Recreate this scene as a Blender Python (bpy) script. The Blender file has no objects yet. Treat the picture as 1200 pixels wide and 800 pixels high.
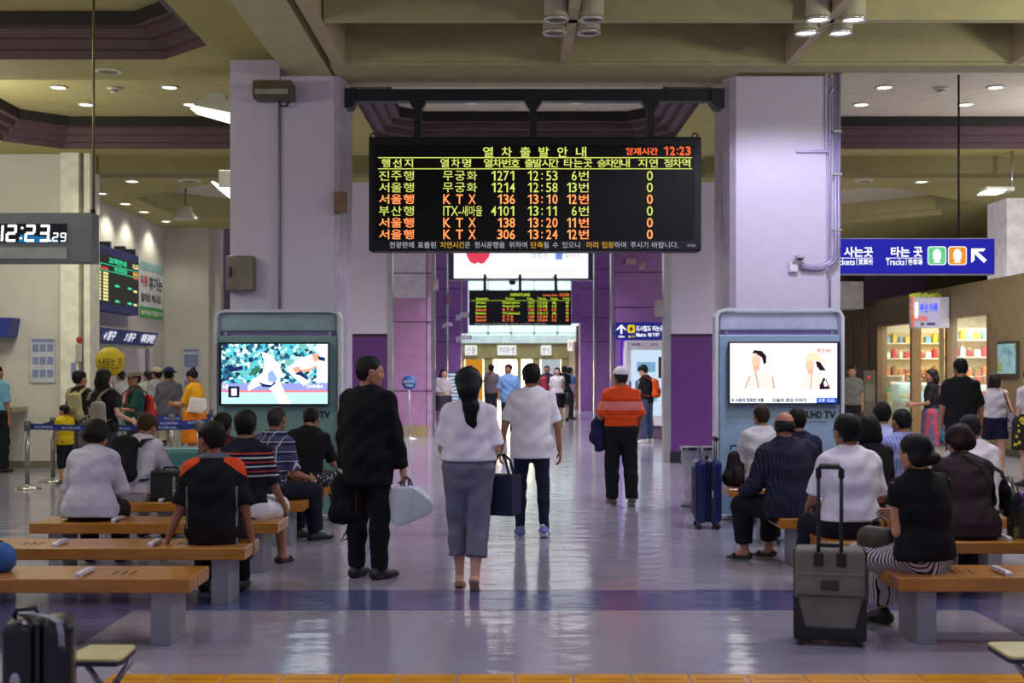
import bpy, bmesh, math, random
import numpy as np
from mathutils import Vector, Matrix, Euler
random.seed(7); np.random.seed(7)
sc = bpy.context.scene
COL = sc.collection
PI = math.pi
F, HC, VX, VY = 1500.0, 1.65, 597.0, 432.0      # focal length (px), eye height, vanishing point

# ---------------------------------------------------------------- camera, world, exposure
cd = bpy.data.cameras.new('camera'); cam = bpy.data.objects.new('camera', cd); COL.objects.link(cam)
cam.location = (0, 0, HC); cam.rotation_euler = (PI/2, 0, 0)
cd.sensor_width = 36; cd.lens = 36*F/1200
cd.shift_x = (600-VX)/1200; cd.shift_y = (VY-400)/1200
cd.clip_end = 200
cd.dof.use_dof = True; cd.dof.focus_distance = 13.0; cd.dof.aperture_fstop = 2.4
sc.camera = cam
sc.view_settings.view_transform = 'Standard'; sc.view_settings.look = 'None'
sc.view_settings.gamma = 1; sc.view_settings.use_curve_mapping = False
sc.view_settings.exposure = 0.0
w = bpy.data.worlds.new('world'); sc.world = w; w.use_nodes = True
w.node_tree.nodes['Background'].inputs[0].default_value = (0.72, 0.70, 1.0, 1)
w.node_tree.nodes['Background'].inputs[1].default_value = 0.33

def px(x, Y): return (x-VX)*Y/F                 # photo measurements turned into metres at depth Y
def pz(y, Y): return HC-(y-VY)*Y/F

# ---------------------------------------------------------------- materials
def s2l(c):
    c = c/255.0
    return c/12.92 if c <= .04045 else ((c+.055)/1.055)**2.4
def rgb(c): return (s2l(c[0]), s2l(c[1]), s2l(c[2]), 1)
MC = {}
class NT:
    def __init__(s, name):
        s.m = bpy.data.materials.new(name); s.m.use_nodes = True; s.t = s.m.node_tree
        s.b = s.t.nodes['Principled BSDF']
    def n(s, ty, **kw):
        nd = s.t.nodes.new(ty)
        for k, v in kw.items(): setattr(nd, k, v)
        return nd
    def l(s, a, b): s.t.links.new(a, b)
    def coord(s, scale=(1, 1, 1), kind='Object'):
        tc = s.n('ShaderNodeTexCoord'); mp = s.n('ShaderNodeMapping')
        mp.inputs['Scale'].default_value = scale
        s.l(tc.outputs[kind], mp.inputs[0]); return mp.outputs[0]
    def bump(s, height, strength, dist=.01):
        b = s.n('ShaderNodeBump'); b.inputs['Strength'].default_value = strength; b.inputs['Distance'].default_value = dist
        s.l(height, b.inputs['Height']); s.l(b.outputs[0], s.b.inputs['Normal'])
    def noise(s, co, scale, detail=3):
        n = s.n('ShaderNodeTexNoise'); n.inputs['Scale'].default_value = scale; n.inputs['Detail'].default_value = detail
        s.l(co, n.inputs['Vector']); return n.outputs['Fac']
    def ramp(s, fac, stops, const=False):
        r = s.n('ShaderNodeValToRGB'); e = r.color_ramp.elements
        if const: r.color_ramp.interpolation = 'CONSTANT'
        while len(e) > 1: e.remove(e[-1])
        e[0].position = stops[0][0]; e[0].color = rgb(stops[0][1])
        for p, c in stops[1:]:
            q = e.new(p); q.color = rgb(c)
        s.l(fac, r.inputs[0]); return r.outputs[0]
    def math(s, op, a, b=None):
        m = s.n('ShaderNodeMath', operation=op)
        for i, v in enumerate((a, b)):
            if v is None: continue
            if isinstance(v, (int, float)): m.inputs[i].default_value = v
            else: s.l(v, m.inputs[i])
        return m.outputs[0]
    def mix(s, fac, a, b):
        m = s.n('ShaderNodeMix', data_type='RGBA')
        if isinstance(fac, (int, float)): m.inputs[0].default_value = fac
        else: s.l(fac, m.inputs[0])
        for i, v in ((6, a), (7, b)):
            if isinstance(v, tuple): m.inputs[i].default_value = rgb(v)
            else: s.l(v, m.inputs[i])
        return m.outputs[2]
    def sep(s, co):
        x = s.n('ShaderNodeSeparateXYZ'); s.l(co, x.inputs[0]); return x.outputs
def M(c, rough=.55, metal=0., noise=.06, bump=0., bscale=60, emit=0., spec=.5, alpha=1., trans=0.):
    key = (tuple(c), rough, metal, noise, bump, bscale, emit, spec, alpha, trans)
    if key in MC: return MC[key]
    k = NT('mat'); b = k.b
    b.inputs['Base Color'].default_value = rgb(c); b.inputs['Roughness'].default_value = rough
    b.inputs['Metallic'].default_value = metal; b.inputs['Specular IOR Level'].default_value = spec
    if noise and not emit:
        co = k.coord(); f = k.noise(co, 5, 4)
        d = tuple(max(0, v*(1-noise)) for v in c); u = tuple(min(255, v*(1+noise)) for v in c)
        k.l(k.ramp(f, [(.3, d), (.7, u)]), b.inputs['Base Color'])
    if bump:
        co = k.coord(); h = k.noise(co, bscale, 3)
        if spec <= .2: h = k.math('ADD', h, k.math('MULTIPLY', k.noise(k.coord((1.6, 1.6, 1)), 9, 3), 7.))
        k.bump(h, bump, .004)
    if emit:
        b.inputs['Emission Color'].default_value = rgb(c); b.inputs['Emission Strength'].default_value = emit
    if alpha < 1: b.inputs['Alpha'].default_value = alpha
    if trans: b.inputs['Transmission Weight'].default_value = trans
    MC[key] = k.m; return k.m
def fabric(c, rough=.85): return M(c, rough, 0, .07, .35, 140, spec=.2)
def cloth(kind, cols, s=1.):
    """patterned cloth in the wearer's own coordinates"""
    key = (kind, cols, s)
    if key in MC: return MC[key]
    k = NT('cloth_'+kind); b = k.b; b.inputs['Roughness'].default_value = .85; b.inputs['Specular IOR Level'].default_value = .2
    co = k.coord(); X, Y, Z = k.sep(co)
    def band(v, period, width, off=0.):
        f = k.math('FRACT', k.math('MULTIPLY', k.math('ADD', v, 10+off), 1/period))
        return k.math('LESS_THAN', f, width)
    if kind == 'pinstripe':
        o = k.mix(band(X, .022*s, .22), cols[0], cols[1])
        o = k.mix(band(Z, .02*s, .3), o, k.mix(.25, o, cols[1]))
    elif kind == 'plaid':
        o = k.mix(band(Z, .09*s, .45), cols[0], cols[1]); o = k.mix(band(X, .09*s, .35, .03), o, k.mix(.5, o, cols[1]))
        o = k.mix(band(X, .09*s, .1), o, cols[2]); o = k.mix(band(Z, .09*s, .1, .02), o, cols[2])
    elif kind == 'check':
        o = k.mix(band(X, .03*s, .4), cols[0], cols[1]); o = k.mix(band(Z, .03*s, .4), o, k.mix(.5, o, cols[1]))
    elif kind == 'wavy':
        n = k.n('ShaderNodeTexNoise'); n.inputs['Scale'].default_value = 9; k.l(co, n.inputs['Vector'])
        v = k.math('ADD', k.math('ADD', X, k.math('MULTIPLY', Y, .9)), k.math('MULTIPLY', n.outputs['Fac'], .03))
        o = k.mix(band(v, .021*s, .45), cols[0], cols[1])
    elif kind == 'blotch':
        n = k.n('ShaderNodeTexVoronoi'); n.inputs['Scale'].default_value = 26*s; k.l(co, n.inputs['Vector'])
        o = k.ramp(n.outputs['Distance'], [(0, cols[0]), (.28, cols[0]), (.34, cols[1])])
    elif kind == 'zbands':               # cols: (base, ((z0,z1,colour),...))
        o = k.mix(0., cols[0], cols[0])
        for z0, z1, c in cols[1]:
            o = k.mix(k.math('MULTIPLY', k.math('GREATER_THAN', Z, z0), k.math('LESS_THAN', Z, z1)), o, c)
    elif kind == 'sport':                # black back, orange shoulder yokes, grey side piping
        ax = k.math('ABSOLUTE', X)
        o = k.mix(k.math('MULTIPLY', k.math('GREATER_THAN', k.math('ADD', Z, k.math('MULTIPLY', ax, .75)), cols[3]), k.math('GREATER_THAN', ax, .085)), cols[0], cols[1])
        o = k.mix(k.math('GREATER_THAN', Z, cols[4]), o, cols[2])
        side = k.math('MULTIPLY', k.math('GREATER_THAN', ax, .168), k.math('LESS_THAN', ax, .18))
        o = k.mix(k.math('MULTIPLY', side, k.math('LESS_THAN', Z, cols[4]-.2)), o, (120, 120, 122))
    elif kind == 'vbands':
        f = k.math('FRACT', k.math('MULTIPLY', k.math('ADD', X, 10), 1/(.3*s)))
        o = k.ramp(f, [(i/len(cols), c) for i, c in enumerate(cols)], True)
    k.l(o, b.inputs['Base Color'])
    k.bump(k.noise(co, 120, 2), .3, .004)
    MC[key] = k.m; return k.m
def emit(c, s=1.0):
    key = ('em', tuple(c), s)
    if key not in MC:
        k = NT('glow'); k.b.inputs['Base Color'].default_value = (0, 0, 0, 1); k.b.inputs['Roughness'].default_value = .5
        k.b.inputs['Specular IOR Level'].default_value = .1
        k.b.inputs['Emission Color'].default_value = rgb(c); k.b.inputs['Emission Strength'].default_value = s
        MC[key] = k.m
    return MC[key]
def glass_mat(c=(225, 240, 240), alpha=.15):
    key = ('gl', c, alpha)
    if key not in MC:
        k = NT('pane_glass'); k.b.inputs['Base Color'].default_value = rgb(c); k.b.inputs['Roughness'].default_value = .04
        k.b.inputs['Alpha'].default_value = alpha; MC[key] = k.m
    return MC[key]

# ---------------------------------------------------------------- mesh helpers
def wloc(o):
    v = Vector((0, 0, 0))
    while o is not None: v = v+o.location; o = o.parent
    return v
def mesh_obj(name, verts, faces, mat, parent=None, smooth=False, world=False):
    me = bpy.data.meshes.new(name)
    if world and parent is not None:
        L = wloc(parent); verts = [(v[0]-L.x, v[1]-L.y, v[2]-L.z) for v in verts]
    me.from_pydata(verts, [], faces)
    if smooth: me.polygons.foreach_set('use_smooth', [True]*len(me.polygons))
    me.materials.append(mat); me.update()
    o = bpy.data.objects.new(name, me); COL.objects.link(o)
    if parent is not None: o.parent = parent
    return o
class MB:
    def __init__(s): s.bm = bmesh.new(); s.sm = False
    def box(s, x0, x1, y0, y1, z0, z1, bev=0., rot=None, seg=2):
        x0, x1 = min(x0, x1), max(x0, x1); y0, y1 = min(y0, y1), max(y0, y1); z0, z1 = min(z0, z1), max(z0, z1)
        c = Vector(((x0+x1)/2, (y0+y1)/2, (z0+z1)/2))
        r = bmesh.ops.create_cube(s.bm, size=1); vs = r['verts']
        for v in vs: v.co = Vector((v.co.x*(x1-x0), v.co.y*(y1-y0), v.co.z*(z1-z0)))
        if bev:
            es = list({e for v in vs for e in v.link_edges})
            r = bmesh.ops.bevel(s.bm, geom=es, offset=min(bev, .49*min(x1-x0, y1-y0, z1-z0)), segments=seg, profile=.5, affect='EDGES')
            vs = list({v for f in r['faces'] for v in f.verts} | {v for v in vs if v.is_valid})
        m = rot if rot else Matrix()
        for v in vs: v.co = m @ v.co + c
        return s
    def tube(s, pts, r, n=10, r2=None, cap=True):
        pts = [Vector(p) for p in pts]; rings = []; N = len(pts)
        for i, p in enumerate(pts):
            t = (pts[min(i+1, N-1)]-pts[max(i-1, 0)]).normalized()
            up = Vector((0, 0, 1)) if abs(t.z) < .95 else Vector((0, 1, 0))
            a = t.cross(up).normalized(); b = a.cross(t).normalized()
            rr = r if r2 is None else r+(r2-r)*i/(N-1)
            rings.append([s.bm.verts.new(p+a*math.cos(2*PI*k/n)*rr+b*math.sin(2*PI*k/n)*rr) for k in range(n)])
        for A, B in zip(rings, rings[1:]):
            for k in range(n): s.bm.faces.new((A[k], A[(k+1) % n], B[(k+1) % n], B[k])).smooth = True
        if cap: s.bm.faces.new(rings[0][::-1]); s.bm.faces.new(rings[-1])
        return s
    def strap(s, pts, w, t, side=(1, 0, 0)):
        pts = [Vector(p) for p in pts]; N = len(pts); rings = []; sd = Vector(side).normalized()
        for i, p in enumerate(pts):
            tg = (pts[min(i+1, N-1)]-pts[max(i-1, 0)]).normalized(); nn = tg.cross(sd).normalized(); s2 = nn.cross(tg).normalized()
            rings.append([s.bm.verts.new(p+s2*w/2*a+nn*t/2*b) for a, b in ((-1, -1), (1, -1), (1, 1), (-1, 1))])
        for A, B in zip(rings, rings[1:]):
            for k in range(4): s.bm.faces.new((A[k], A[(k+1) % 4], B[(k+1) % 4], B[k]))
        s.bm.faces.new(rings[0][::-1]); s.bm.faces.new(rings[-1]); return s
    def lathe(s, prof, c, n=24, axis='z', caps=True):
        rings = []
        for r, h in prof:
            ring = []
            for k in range(n):
                a = 2*PI*k/n; u, v = r*math.cos(a), r*math.sin(a)
                q = {'z': (u, v, h), 'y': (u, h, -v), 'x': (h, u, v)}[axis]
                ring.append(s.bm.verts.new((c[0]+q[0], c[1]+q[1], c[2]+q[2])))
            rings.append(ring)
        for A, B in zip(rings, rings[1:]):
            for k in range(n): s.bm.faces.new((A[k], A[(k+1) % n], B[(k+1) % n], B[k])).smooth = True
        if caps:
            s.bm.faces.new(rings[0][::-1]); s.bm.faces.new(rings[-1])
        return s
    def prism(s, poly, d, axis='z', at=0.):
        """polygon (u,v) extruded from 'at' by d along axis"""
        def q(u, v, h): return {'z': (u, v, h), 'y': (u, h, v), 'x': (h, u, v)}[axis]
        A = [s.bm.verts.new(q(u, v, at)) for u, v in poly]; B = [s.bm.verts.new(q(u, v, at+d)) for u, v in poly]
        n = len(A); s.bm.faces.new(A[::-1]); s.bm.faces.new(B)
        for k in range(n): s.bm.faces.new((A[k], A[(k+1) % n], B[(k+1) % n], B[k]))
        return s
    def ball(s, c, r, n=16, rot=None):
        rr = bmesh.ops.create_uvsphere(s.bm, u_segments=n, v_segments=max(6, n//2), radius=1)
        if not hasattr(r, '__len__'): r = (r, r, r)
        for v in rr['verts']:
            q = Vector((v.co.x*r[0], v.co.y*r[1], v.co.z*r[2])); v.co = (rot @ q if rot else q)+Vector(c)
            for f in v.link_faces: f.smooth = True
        return s
    def face(s, pts):
        s.bm.faces.new([s.bm.verts.new(p) for p in pts]); return s
    def build(s, name, mat, parent=None, world=False):
        me = bpy.data.meshes.new(name)
        bmesh.ops.recalc_face_normals(s.bm, faces=s.bm.faces)
        if world and parent is not None: bmesh.ops.translate(s.bm, verts=s.bm.verts, vec=-wloc(parent))
        s.bm.to_mesh(me); s.bm.free(); me.materials.append(mat)
        o = bpy.data.objects.new(name, me); COL.objects.link(o)
        if parent is not None: o.parent = parent
        return o
def tag(o, label, cat, group=None):
    o['label'] = label; o['category'] = cat
    if group: o['group'] = group
    return o
def thing(name, label, cat, loc=(0, 0, 0), rz=0, group=None):
    o = bpy.data.objects.new(name, None); COL.objects.link(o); o.empty_display_size = .1
    o.location = loc; o.rotation_euler = (0, 0, rz); return tag(o, label, cat, group)
def struct(o, label=None):
    o['kind'] = 'structure'
    if label: o['label'] = label
    return o
def dup(root, loc=None, rz=None, label=None):
    r = root.copy(); COL.objects.link(r)
    if loc is not None: r.location = loc
    if rz is not None: r.rotation_euler = (0, 0, rz)
    if label: r['label'] = label
    for ch in list(root.children):
        c = ch.copy(); COL.objects.link(c); c.parent = r
        for g in list(ch.children):
            d = g.copy(); COL.objects.link(d); d.parent = c
    return r
def text_geo(body, bold=0., ):
    cu = bpy.data.curves.new('t', 'FONT'); cu.body = body; cu.offset = bold; cu.resolution_u = 3
    o = bpy.data.objects.new('t', cu); COL.objects.link(o)
    dg = bpy.context.evaluated_depsgraph_get(); e = o.evaluated_get(dg); m = e.to_mesh()
    n = len(m.vertices); co = np.empty(n*3, dtype=np.float32); m.vertices.foreach_get('co', co); co = co.reshape(-1, 3)[:, :2].copy()
    fs = [tuple(p.vertices) for p in m.polygons]
    e.to_mesh_clear(); bpy.data.objects.remove(o); bpy.data.curves.remove(cu)
    return co, fs
class TX:
    """flat lettering collected into one mesh; u to the viewer's right, v up, in a plane"""
    def __init__(s): s.v = []; s.f = []
    def add(s, body, u0, u1, v0, v1, bold=0.02, skew=0.):
        if body == '1':
            a, b = u1-(u1-u0)*.42, u1-(u1-u0)*.05; h = v1-v0
            return s.poly([(a, v0), (b, v0), (b, v1), (a+.1*(b-a), v1), (u0, v1-.2*h), (u0, v1-.32*h), (a, v1-.2*h)])
        co, fs = text_geo(body, bold)
        if not len(co): return s
        lo = co.min(0); hi = co.max(0); sc_ = (hi-lo); sc_[sc_ == 0] = 1
        k = len(s.v)
        for a, b in co:
            a = (a-lo[0])/sc_[0]; b = (b-lo[1])/sc_[1]
            s.v.append((u0+a*(u1-u0)+skew*b, v0+b*(v1-v0)))
        s.f += [tuple(i+k for i in f) for f in fs]; return s
    def rect(s, u0, u1, v0, v1):
        k = len(s.v); s.v += [(u0, v0), (u1, v0), (u1, v1), (u0, v1)]; s.f.append((k, k+1, k+2, k+3)); return s
    def poly(s, pts):
        k = len(s.v); s.v += list(pts); s.f.append(tuple(range(k, k+len(pts)))); return s
    def disc(s, u, v, ru, rv=None, n=20):
        rv = rv or ru; return s.poly([(u+ru*math.cos(2*PI*i/n), v+rv*math.sin(2*PI*i/n)) for i in range(n)])
    def build(s, name, mat, parent, O=(0, 0, 0), U=(1, 0, 0), V=(0, 0, 1), world=True):
        O, U, V = Vector(O), Vector(U), Vector(V)
        return mesh_obj(name, [tuple(O+U*a+V*b) for a, b in s.v], s.f, mat, parent, world=world)
def pxplane(Y):            # origin/axes so that photo pixels can be used as (u, v=-y) on the plane at depth Y
    return dict(O=(-VX*Y/F, Y, HC+VY*Y/F), U=(Y/F, 0, 0), V=(0, 0, Y/F))
# ---------------------------------------------------------------- implicit surfaces for bodies and clothes
def _arr(v): return np.array(v, dtype=np.float32)
def E(a, b, w0, w1=None, d0=None, d1=None, X=(1, 0, 0), k=.03, cap=0):
    w1 = w0 if w1 is None else w1; d0 = w0 if d0 is None else d0; d1 = w1 if d1 is None else d1
    return ('e', _arr(a), _arr(b), w0, d0, w1, d1, _arr(X), k, cap)
def S(c, r, R=None, k=.02):
    r = (r, r, r) if not hasattr(r, '__len__') else r
    return ('s', _arr(c), _arr(r), None if R is None else np.array(R, dtype=np.float32), k)
def sdf(prims, res, cuts=(), wr=0., subs=()):
    lo = np.full(3, 1e9); hi = -lo; bbs = []
    for p in prims:
        if p[0] == 'e':
            r = max(p[3:7]); a = np.minimum(p[1], p[2])-r; b = np.maximum(p[1], p[2])+r
        else:
            r = max(p[2]); a = p[1]-r; b = p[1]+r
        bbs.append((a, b)); lo = np.minimum(lo, a); hi = np.maximum(hi, b)
    lo = lo-3*res; n = np.ceil((hi-lo)/res).astype(int)+4
    ax = [(lo[i]+res*np.arange(n[i])).astype(np.float32) for i in range(3)]
    D = np.full(n, .3, dtype=np.float32)
    for p, (a, b) in zip(prims, bbs):
        k = p[-2] if p[0] == 'e' else p[-1]
        m = k+3*res
        i0 = np.maximum(0, np.floor((a-m-lo)/res).astype(int)); i1 = np.minimum(n, np.ceil((b+m-lo)/res).astype(int)+1)
        sl = tuple(slice(i0[i], i1[i]) for i in range(3))
        x = ax[0][sl[0]][:, None, None]; y = ax[1][sl[1]][None, :, None]; z = ax[2][sl[2]][None, None, :]
        if p[0] == 'e':
            _, A, B, w0, d0, w1, d1, X, k, cap = p
            ab = B-A; L = float(np.linalg.norm(ab)); L = max(L, 1e-5); t_ = ab/L
            X = X-t_*np.dot(X, t_)
            if np.linalg.norm(X) < 1e-3: X = np.cross(t_, _arr((0, .3, 1)))
            X = X/np.linalg.norm(X); Fv = np.cross(t_, X)
            qx, qy, qz = x-A[0], y-A[1], z-A[2]
            h = qx*t_[0]+qy*t_[1]+qz*t_[2]; u = qx*X[0]+qy*X[1]+qz*X[2]; v = qx*Fv[0]+qy*Fv[1]+qz*Fv[2]
            t = np.clip(h/L, 0, 1); w = h-t*L
            W = w0+(w1-w0)*t; Dp = d0+(d1-d0)*t; mn = np.minimum(W, Dp)
            d = (np.sqrt((u/W)**2+(v/Dp)**2+(w/mn)**2)-1)*mn
            if cap: d = np.maximum(d, h-L)
            if cap == 2: d = np.maximum(d, -h)
        else:
            _, c, r, R, k = p
            q = [x-c[0], y-c[1], z-c[2]]
            if R is not None:
                q = [q[0]*R[0][i]+q[1]*R[1][i]+q[2]*R[2][i] for i in range(3)]
            k0 = np.sqrt((q[0]/r[0])**2+(q[1]/r[1])**2+(q[2]/r[2])**2)
            k1 = np.sqrt((q[0]/r[0]**2)**2+(q[1]/r[1]**2)**2+(q[2]/r[2]**2)**2)+1e-6
            d = k0*(k0-1)/k1
        o = D[sl]; hh = np.maximum(k-np.abs(o-d), 0)/k
        D[sl] = np.minimum(o, d)-hh*hh*k*.25
    x = ax[0][:, None, None]; y = ax[1][None, :, None]; z = ax[2][None, None, :]
    if wr:
        D = D+wr*(np.sin(z*38+4*np.sin(x*11+2)+3*np.sin(y*13))*.6+np.sin(x*31-z*24+2*np.sin(z*9))*.5).astype(np.float32)
    for nrm, c in cuts: D = np.maximum(D, x*nrm[0]+y*nrm[1]+z*nrm[2]-c)
    for f in subs: D = np.maximum(D, f(x, y, z))
    return surfnet(D, lo, res)
def surfnet(D, lo, res):
    n = D.shape; s = D < 0
    c = [(i, j, k) for i in (0, 1) for j in (0, 1) for k in (0, 1)]
    def sh(A, o): return A[o[0]:n[0]-1+o[0], o[1]:n[1]-1+o[1], o[2]:n[2]-1+o[2]]
    cnt = sum(sh(s, o).astype(np.int8) for o in c)
    act = (cnt > 0) & (cnt < 8); idx = np.full(act.shape, -1, dtype=np.int64)
    I = np.argwhere(act); idx[act] = np.arange(len(I))
    V = np.zeros((len(I), 3)); N = np.zeros(len(I))
    val = {o: D[I[:, 0]+o[0], I[:, 1]+o[1], I[:, 2]+o[2]].astype(np.float64) for o in c}
    for a in c:
        for d in range(3):
            if a[d]: continue
            b = list(a); b[d] = 1; b = tuple(b)
            va, vb = val[a], val[b]; cr = (va < 0) != (vb < 0)
            den = np.where(np.abs(va-vb) < 1e-9, 1, va-vb); t = np.clip(va/den, 0, 1)
            for q in range(3): V[:, q] += np.where(cr, a[q]+(t if q == d else 0), 0)
            N += cr
    V = (I+V/np.maximum(N, 1)[:, None])*res+np.array(lo)
    Q = []
    for d in range(3):
        e1, e2 = (d+1) % 3, (d+2) % 3
        sl0 = [slice(1, n[q]-1) for q in range(3)]; sl1 = list(sl0)
        sl0[d] = slice(0, n[d]-1); sl1[d] = slice(1, n[d])
        A = s[tuple(sl0)]; B = s[tuple(sl1)]; ch = np.argwhere(A != B)
        if not len(ch): continue
        fl = A[ch[:, 0], ch[:, 1], ch[:, 2]]
        base = ch.copy()
        for q in range(3):
            if q != d: base[:, q] += 1
        def cell(a, b):
            g = base.copy(); g[:, e1] -= a; g[:, e2] -= b; return idx[g[:, 0], g[:, 1], g[:, 2]]
        q4 = np.stack([cell(1, 1), cell(0, 1), cell(0, 0), cell(1, 0)], 1)
        q4[~fl] = q4[~fl][:, ::-1]; Q.append(q4)
    Q = np.concatenate(Q) if Q else np.zeros((0, 4), dtype=np.int64)
    Q = Q[(Q >= 0).all(1)]
    return V, Q
def np_mesh(name, parts, mat, parent, tf=None, smooth=True):
    vs, fs, k = [], [], 0
    for V, Q in parts:
        if not len(V): continue
        vs.append(V); fs.append(Q+k); k += len(V)
    V = np.concatenate(vs); Q = np.concatenate(fs)
    me = bpy.data.meshes.new(name)
    me.vertices.add(len(V)); me.vertices.foreach_set('co', V.astype(np.float32).ravel())
    me.loops.add(len(Q)*4); me.loops.foreach_set('vertex_index', Q.astype(np.int32).ravel())
    me.polygons.add(len(Q)); me.polygons.foreach_set('loop_start', np.arange(len(Q), dtype=np.int32)*4)
    me.polygons.foreach_set('loop_total', np.full(len(Q), 4, dtype=np.int32))
    me.polygons.foreach_set('use_smooth', np.full(len(Q), smooth)); me.update(calc_edges=True); me.validate()
    me.materials.append(mat)
    o = bpy.data.objects.new(name, me); COL.objects.link(o); o.parent = parent
    return o
def unit(v): v = np.array(v, dtype=float); return v/np.linalg.norm(v)
def rotx(a): c, s = math.cos(a), math.sin(a); return np.array([[1, 0, 0], [0, c, -s], [0, s, c]])
def rotz(a): c, s = math.cos(a), math.sin(a); return np.array([[c, -s, 0], [s, c, 0], [0, 0, 1]])
def hand_prims(wr, d, pal, side, curl=.5, r=1.):
    """palm, four bent fingers and a thumb. d: hand direction, pal: direction the palm faces, side: thumb side"""
    d = unit(d); pal = unit(np.array(pal)-d*np.dot(pal, d)); lat = np.cross(d, pal)*side
    P = [E(wr-d*.02, wr+d*.03, .026*r, .036*r, .018*r, .015*r, lat, .015), E(wr+d*.03, wr+d*.075, .037*r, .04*r, .014*r, .012*r, lat, .012)]
    kn = wr+d*.078
    for i, (o, L) in enumerate(((.029, .066), (.0095, .074), (-.0105, .069), (-.0295, .053))):
        a = kn+lat*o*r; b0 = unit(d*math.cos(curl*.7)+pal*math.sin(curl*.7)); b1 = unit(d*math.cos(curl*1.8)+pal*math.sin(curl*1.8))
        m = a+b0*L*.55; P += [E(a-d*.015, m, .0088*r, .0082*r, X=lat, k=.004), E(m, m+b1*L*.5, .0082*r, .0068*r, X=lat, k=.004)]
    t0 = wr+d*.02+lat*.026*r; t1 = t0+unit(d*.6+lat*.7+pal*.35)*.042; t2 = t1+unit(d+lat*.15+pal*(.2+curl*.5))*.034
    P += [E(t0, t1, .013*r, .010*r, X=lat, k=.01), E(t1, t2, .0098*r, .0075*r, X=lat, k=.004)]
    return P

def head_prims(face=True):
    P = [S((0, -.012, .030), (.077, .096, .086), k=.03), S((0, .022, -.03), (.062, .068, .08), k=.04),
         E((-.02, .052, -.088), (.02, .052, -.088), .026, k=.04), E((-.045, .0, -.06), (-.028, .04, -.085), .022, k=.03),
         E((.045, .0, -.06), (.028, .04, -.085), .022, k=.03)]
    for s in (-1, 1):
        P.append(E((s*.080, -.004, .010), (s*.080, -.006, -.032), .021, .015, .011, .009, (0, 1, .2), .008))
        P.append(S((s*.038, .062, -.03), (.026, .024, .022), k=.03))
        if face: P.append(E((s*.015, .086, .022), (s*.045, .07, .024), .010, k=.014))
    if face:
        P += [E((0, .086, .014), (0, .101, -.024), .009, .0125, k=.018), E((-.011, .090, -.03), (.011, .090, -.03), .009, k=.012),
              E((-.02, .082, -.058), (.02, .082, -.058), .0065, k=.006), E((-.017, .08, -.068), (.017, .08, -.068), .0075, k=.006)]
    else: P += [E((0, .085, .012), (0, .104, -.026), .011, .015, k=.014)]
    return P
def hair_mesh(style, res):
    P, subs = [], []
    face = lambda x, y, z: np.minimum(y-(.006+.45*(z+.03)+.55*np.maximum(z-.015, 0)), .064-z-.05*y)      # carve the face out of the hair
    front = True
    base = S((0, -.014, .034), (.0865, .107, .092), k=.02)
    if style in ('short', 'crop'):
        g = .0 if style == 'short' else -.005
        P = [S((0, -.014, .034), (.0855+g, .105+g, .092+g), k=.02), E((0, -.068, .0), (0, -.05, -.095), .058+g, .05, .04+g, .026, k=.03)]
        subs = [lambda x, y, z: -.082-z-.25*y]
    elif style == 'full':
        P = [S((0, -.018, .04), (.094, .115, .095), k=.02), E((0, -.068, .0), (0, -.05, -.10), .066, .05, .05, .03, k=.035)]
        subs = [lambda x, y, z: -.086-z-.25*y]
    elif style == 'curly':
        P = [S((0, -.02, .035), (.106, .122, .105), k=.02), E((-.045, -.065, -.03), (.045, -.065, -.03), .055, k=.04)]
        subs = [lambda x, y, z: -.085-z]
    elif style == 'bald':
        P = [S((0, -.012, .0), (.0835, .103, .10), k=.02), E((0, -.066, .0), (0, -.05, -.09), .06, .05, .042, .026, k=.03)]
        subs = [lambda x, y, z: -.062-z-.25*y, lambda x, y, z: -(np.sqrt((x/1.)**2+((y+.055)/1.1)**2+((z-.105)/1.1)**2)-.068)]
    elif style == 'bob':
        P = [base, S((0, -.026, -.02), (.098, .102, .115), k=.04), E((-.06, -.04, -.08), (.06, -.04, -.08), .05, k=.04)]
        subs = [lambda x, y, z: -.14-z+.03*np.sin(x*40)]
    elif style == 'long':
        P = [base, S((0, -.03, -.03), (.098, .098, .13), k=.04), E((0, -.06, -.06), (0, -.105, -.3), .092, .06, .055, .03, (1, 0, 0), .05)]
    elif style == 'ponytail':
        P = [base, S((0, -.03, .035), (.095, .112, .102), k=.04), E((0, -.06, .03), (0, -.115, -.04), .085, .066, k=.06), E((0, -.115, -.04), (.01, -.13, -.17), .066, .058, .05, .044, k=.05),
             E((.01, -.14, -.16), (.02, -.125, -.29), .054, .045, .042, .036, k=.03), E((.02, -.125, -.29), (.03, -.12, -.39), .043, .012, .034, .01, k=.02)]
    elif style == 'bun':
        P = [S((0, -.016, .03), (.093, .115, .098), k=.02), S((.035, -.118, -.045), (.05, .045, .042), k=.03), E((-.04, -.06, -.04), (.04, -.06, -.04), .05, k=.04)]
        subs = [lambda x, y, z: -.10-z]
    elif style == 'topbun':
        P = [base, S((0, -.07, .115), (.04, .04, .035), k=.02)]
        subs = [lambda x, y, z: -.062-z-.25*y]
    if style in ('short', 'crop', 'full', 'bald'): subs = subs+[lambda x, y, z: .030-np.sqrt((np.abs(x)-.088)**2+((y-.0)/.8)**2+((z+.014)/1.1)**2)]
    V, Q = sdf(P, res, wr=.0046 if style not in ('bald', 'crop') else .0015, subs=subs+[face])
    return V, Q
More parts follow.
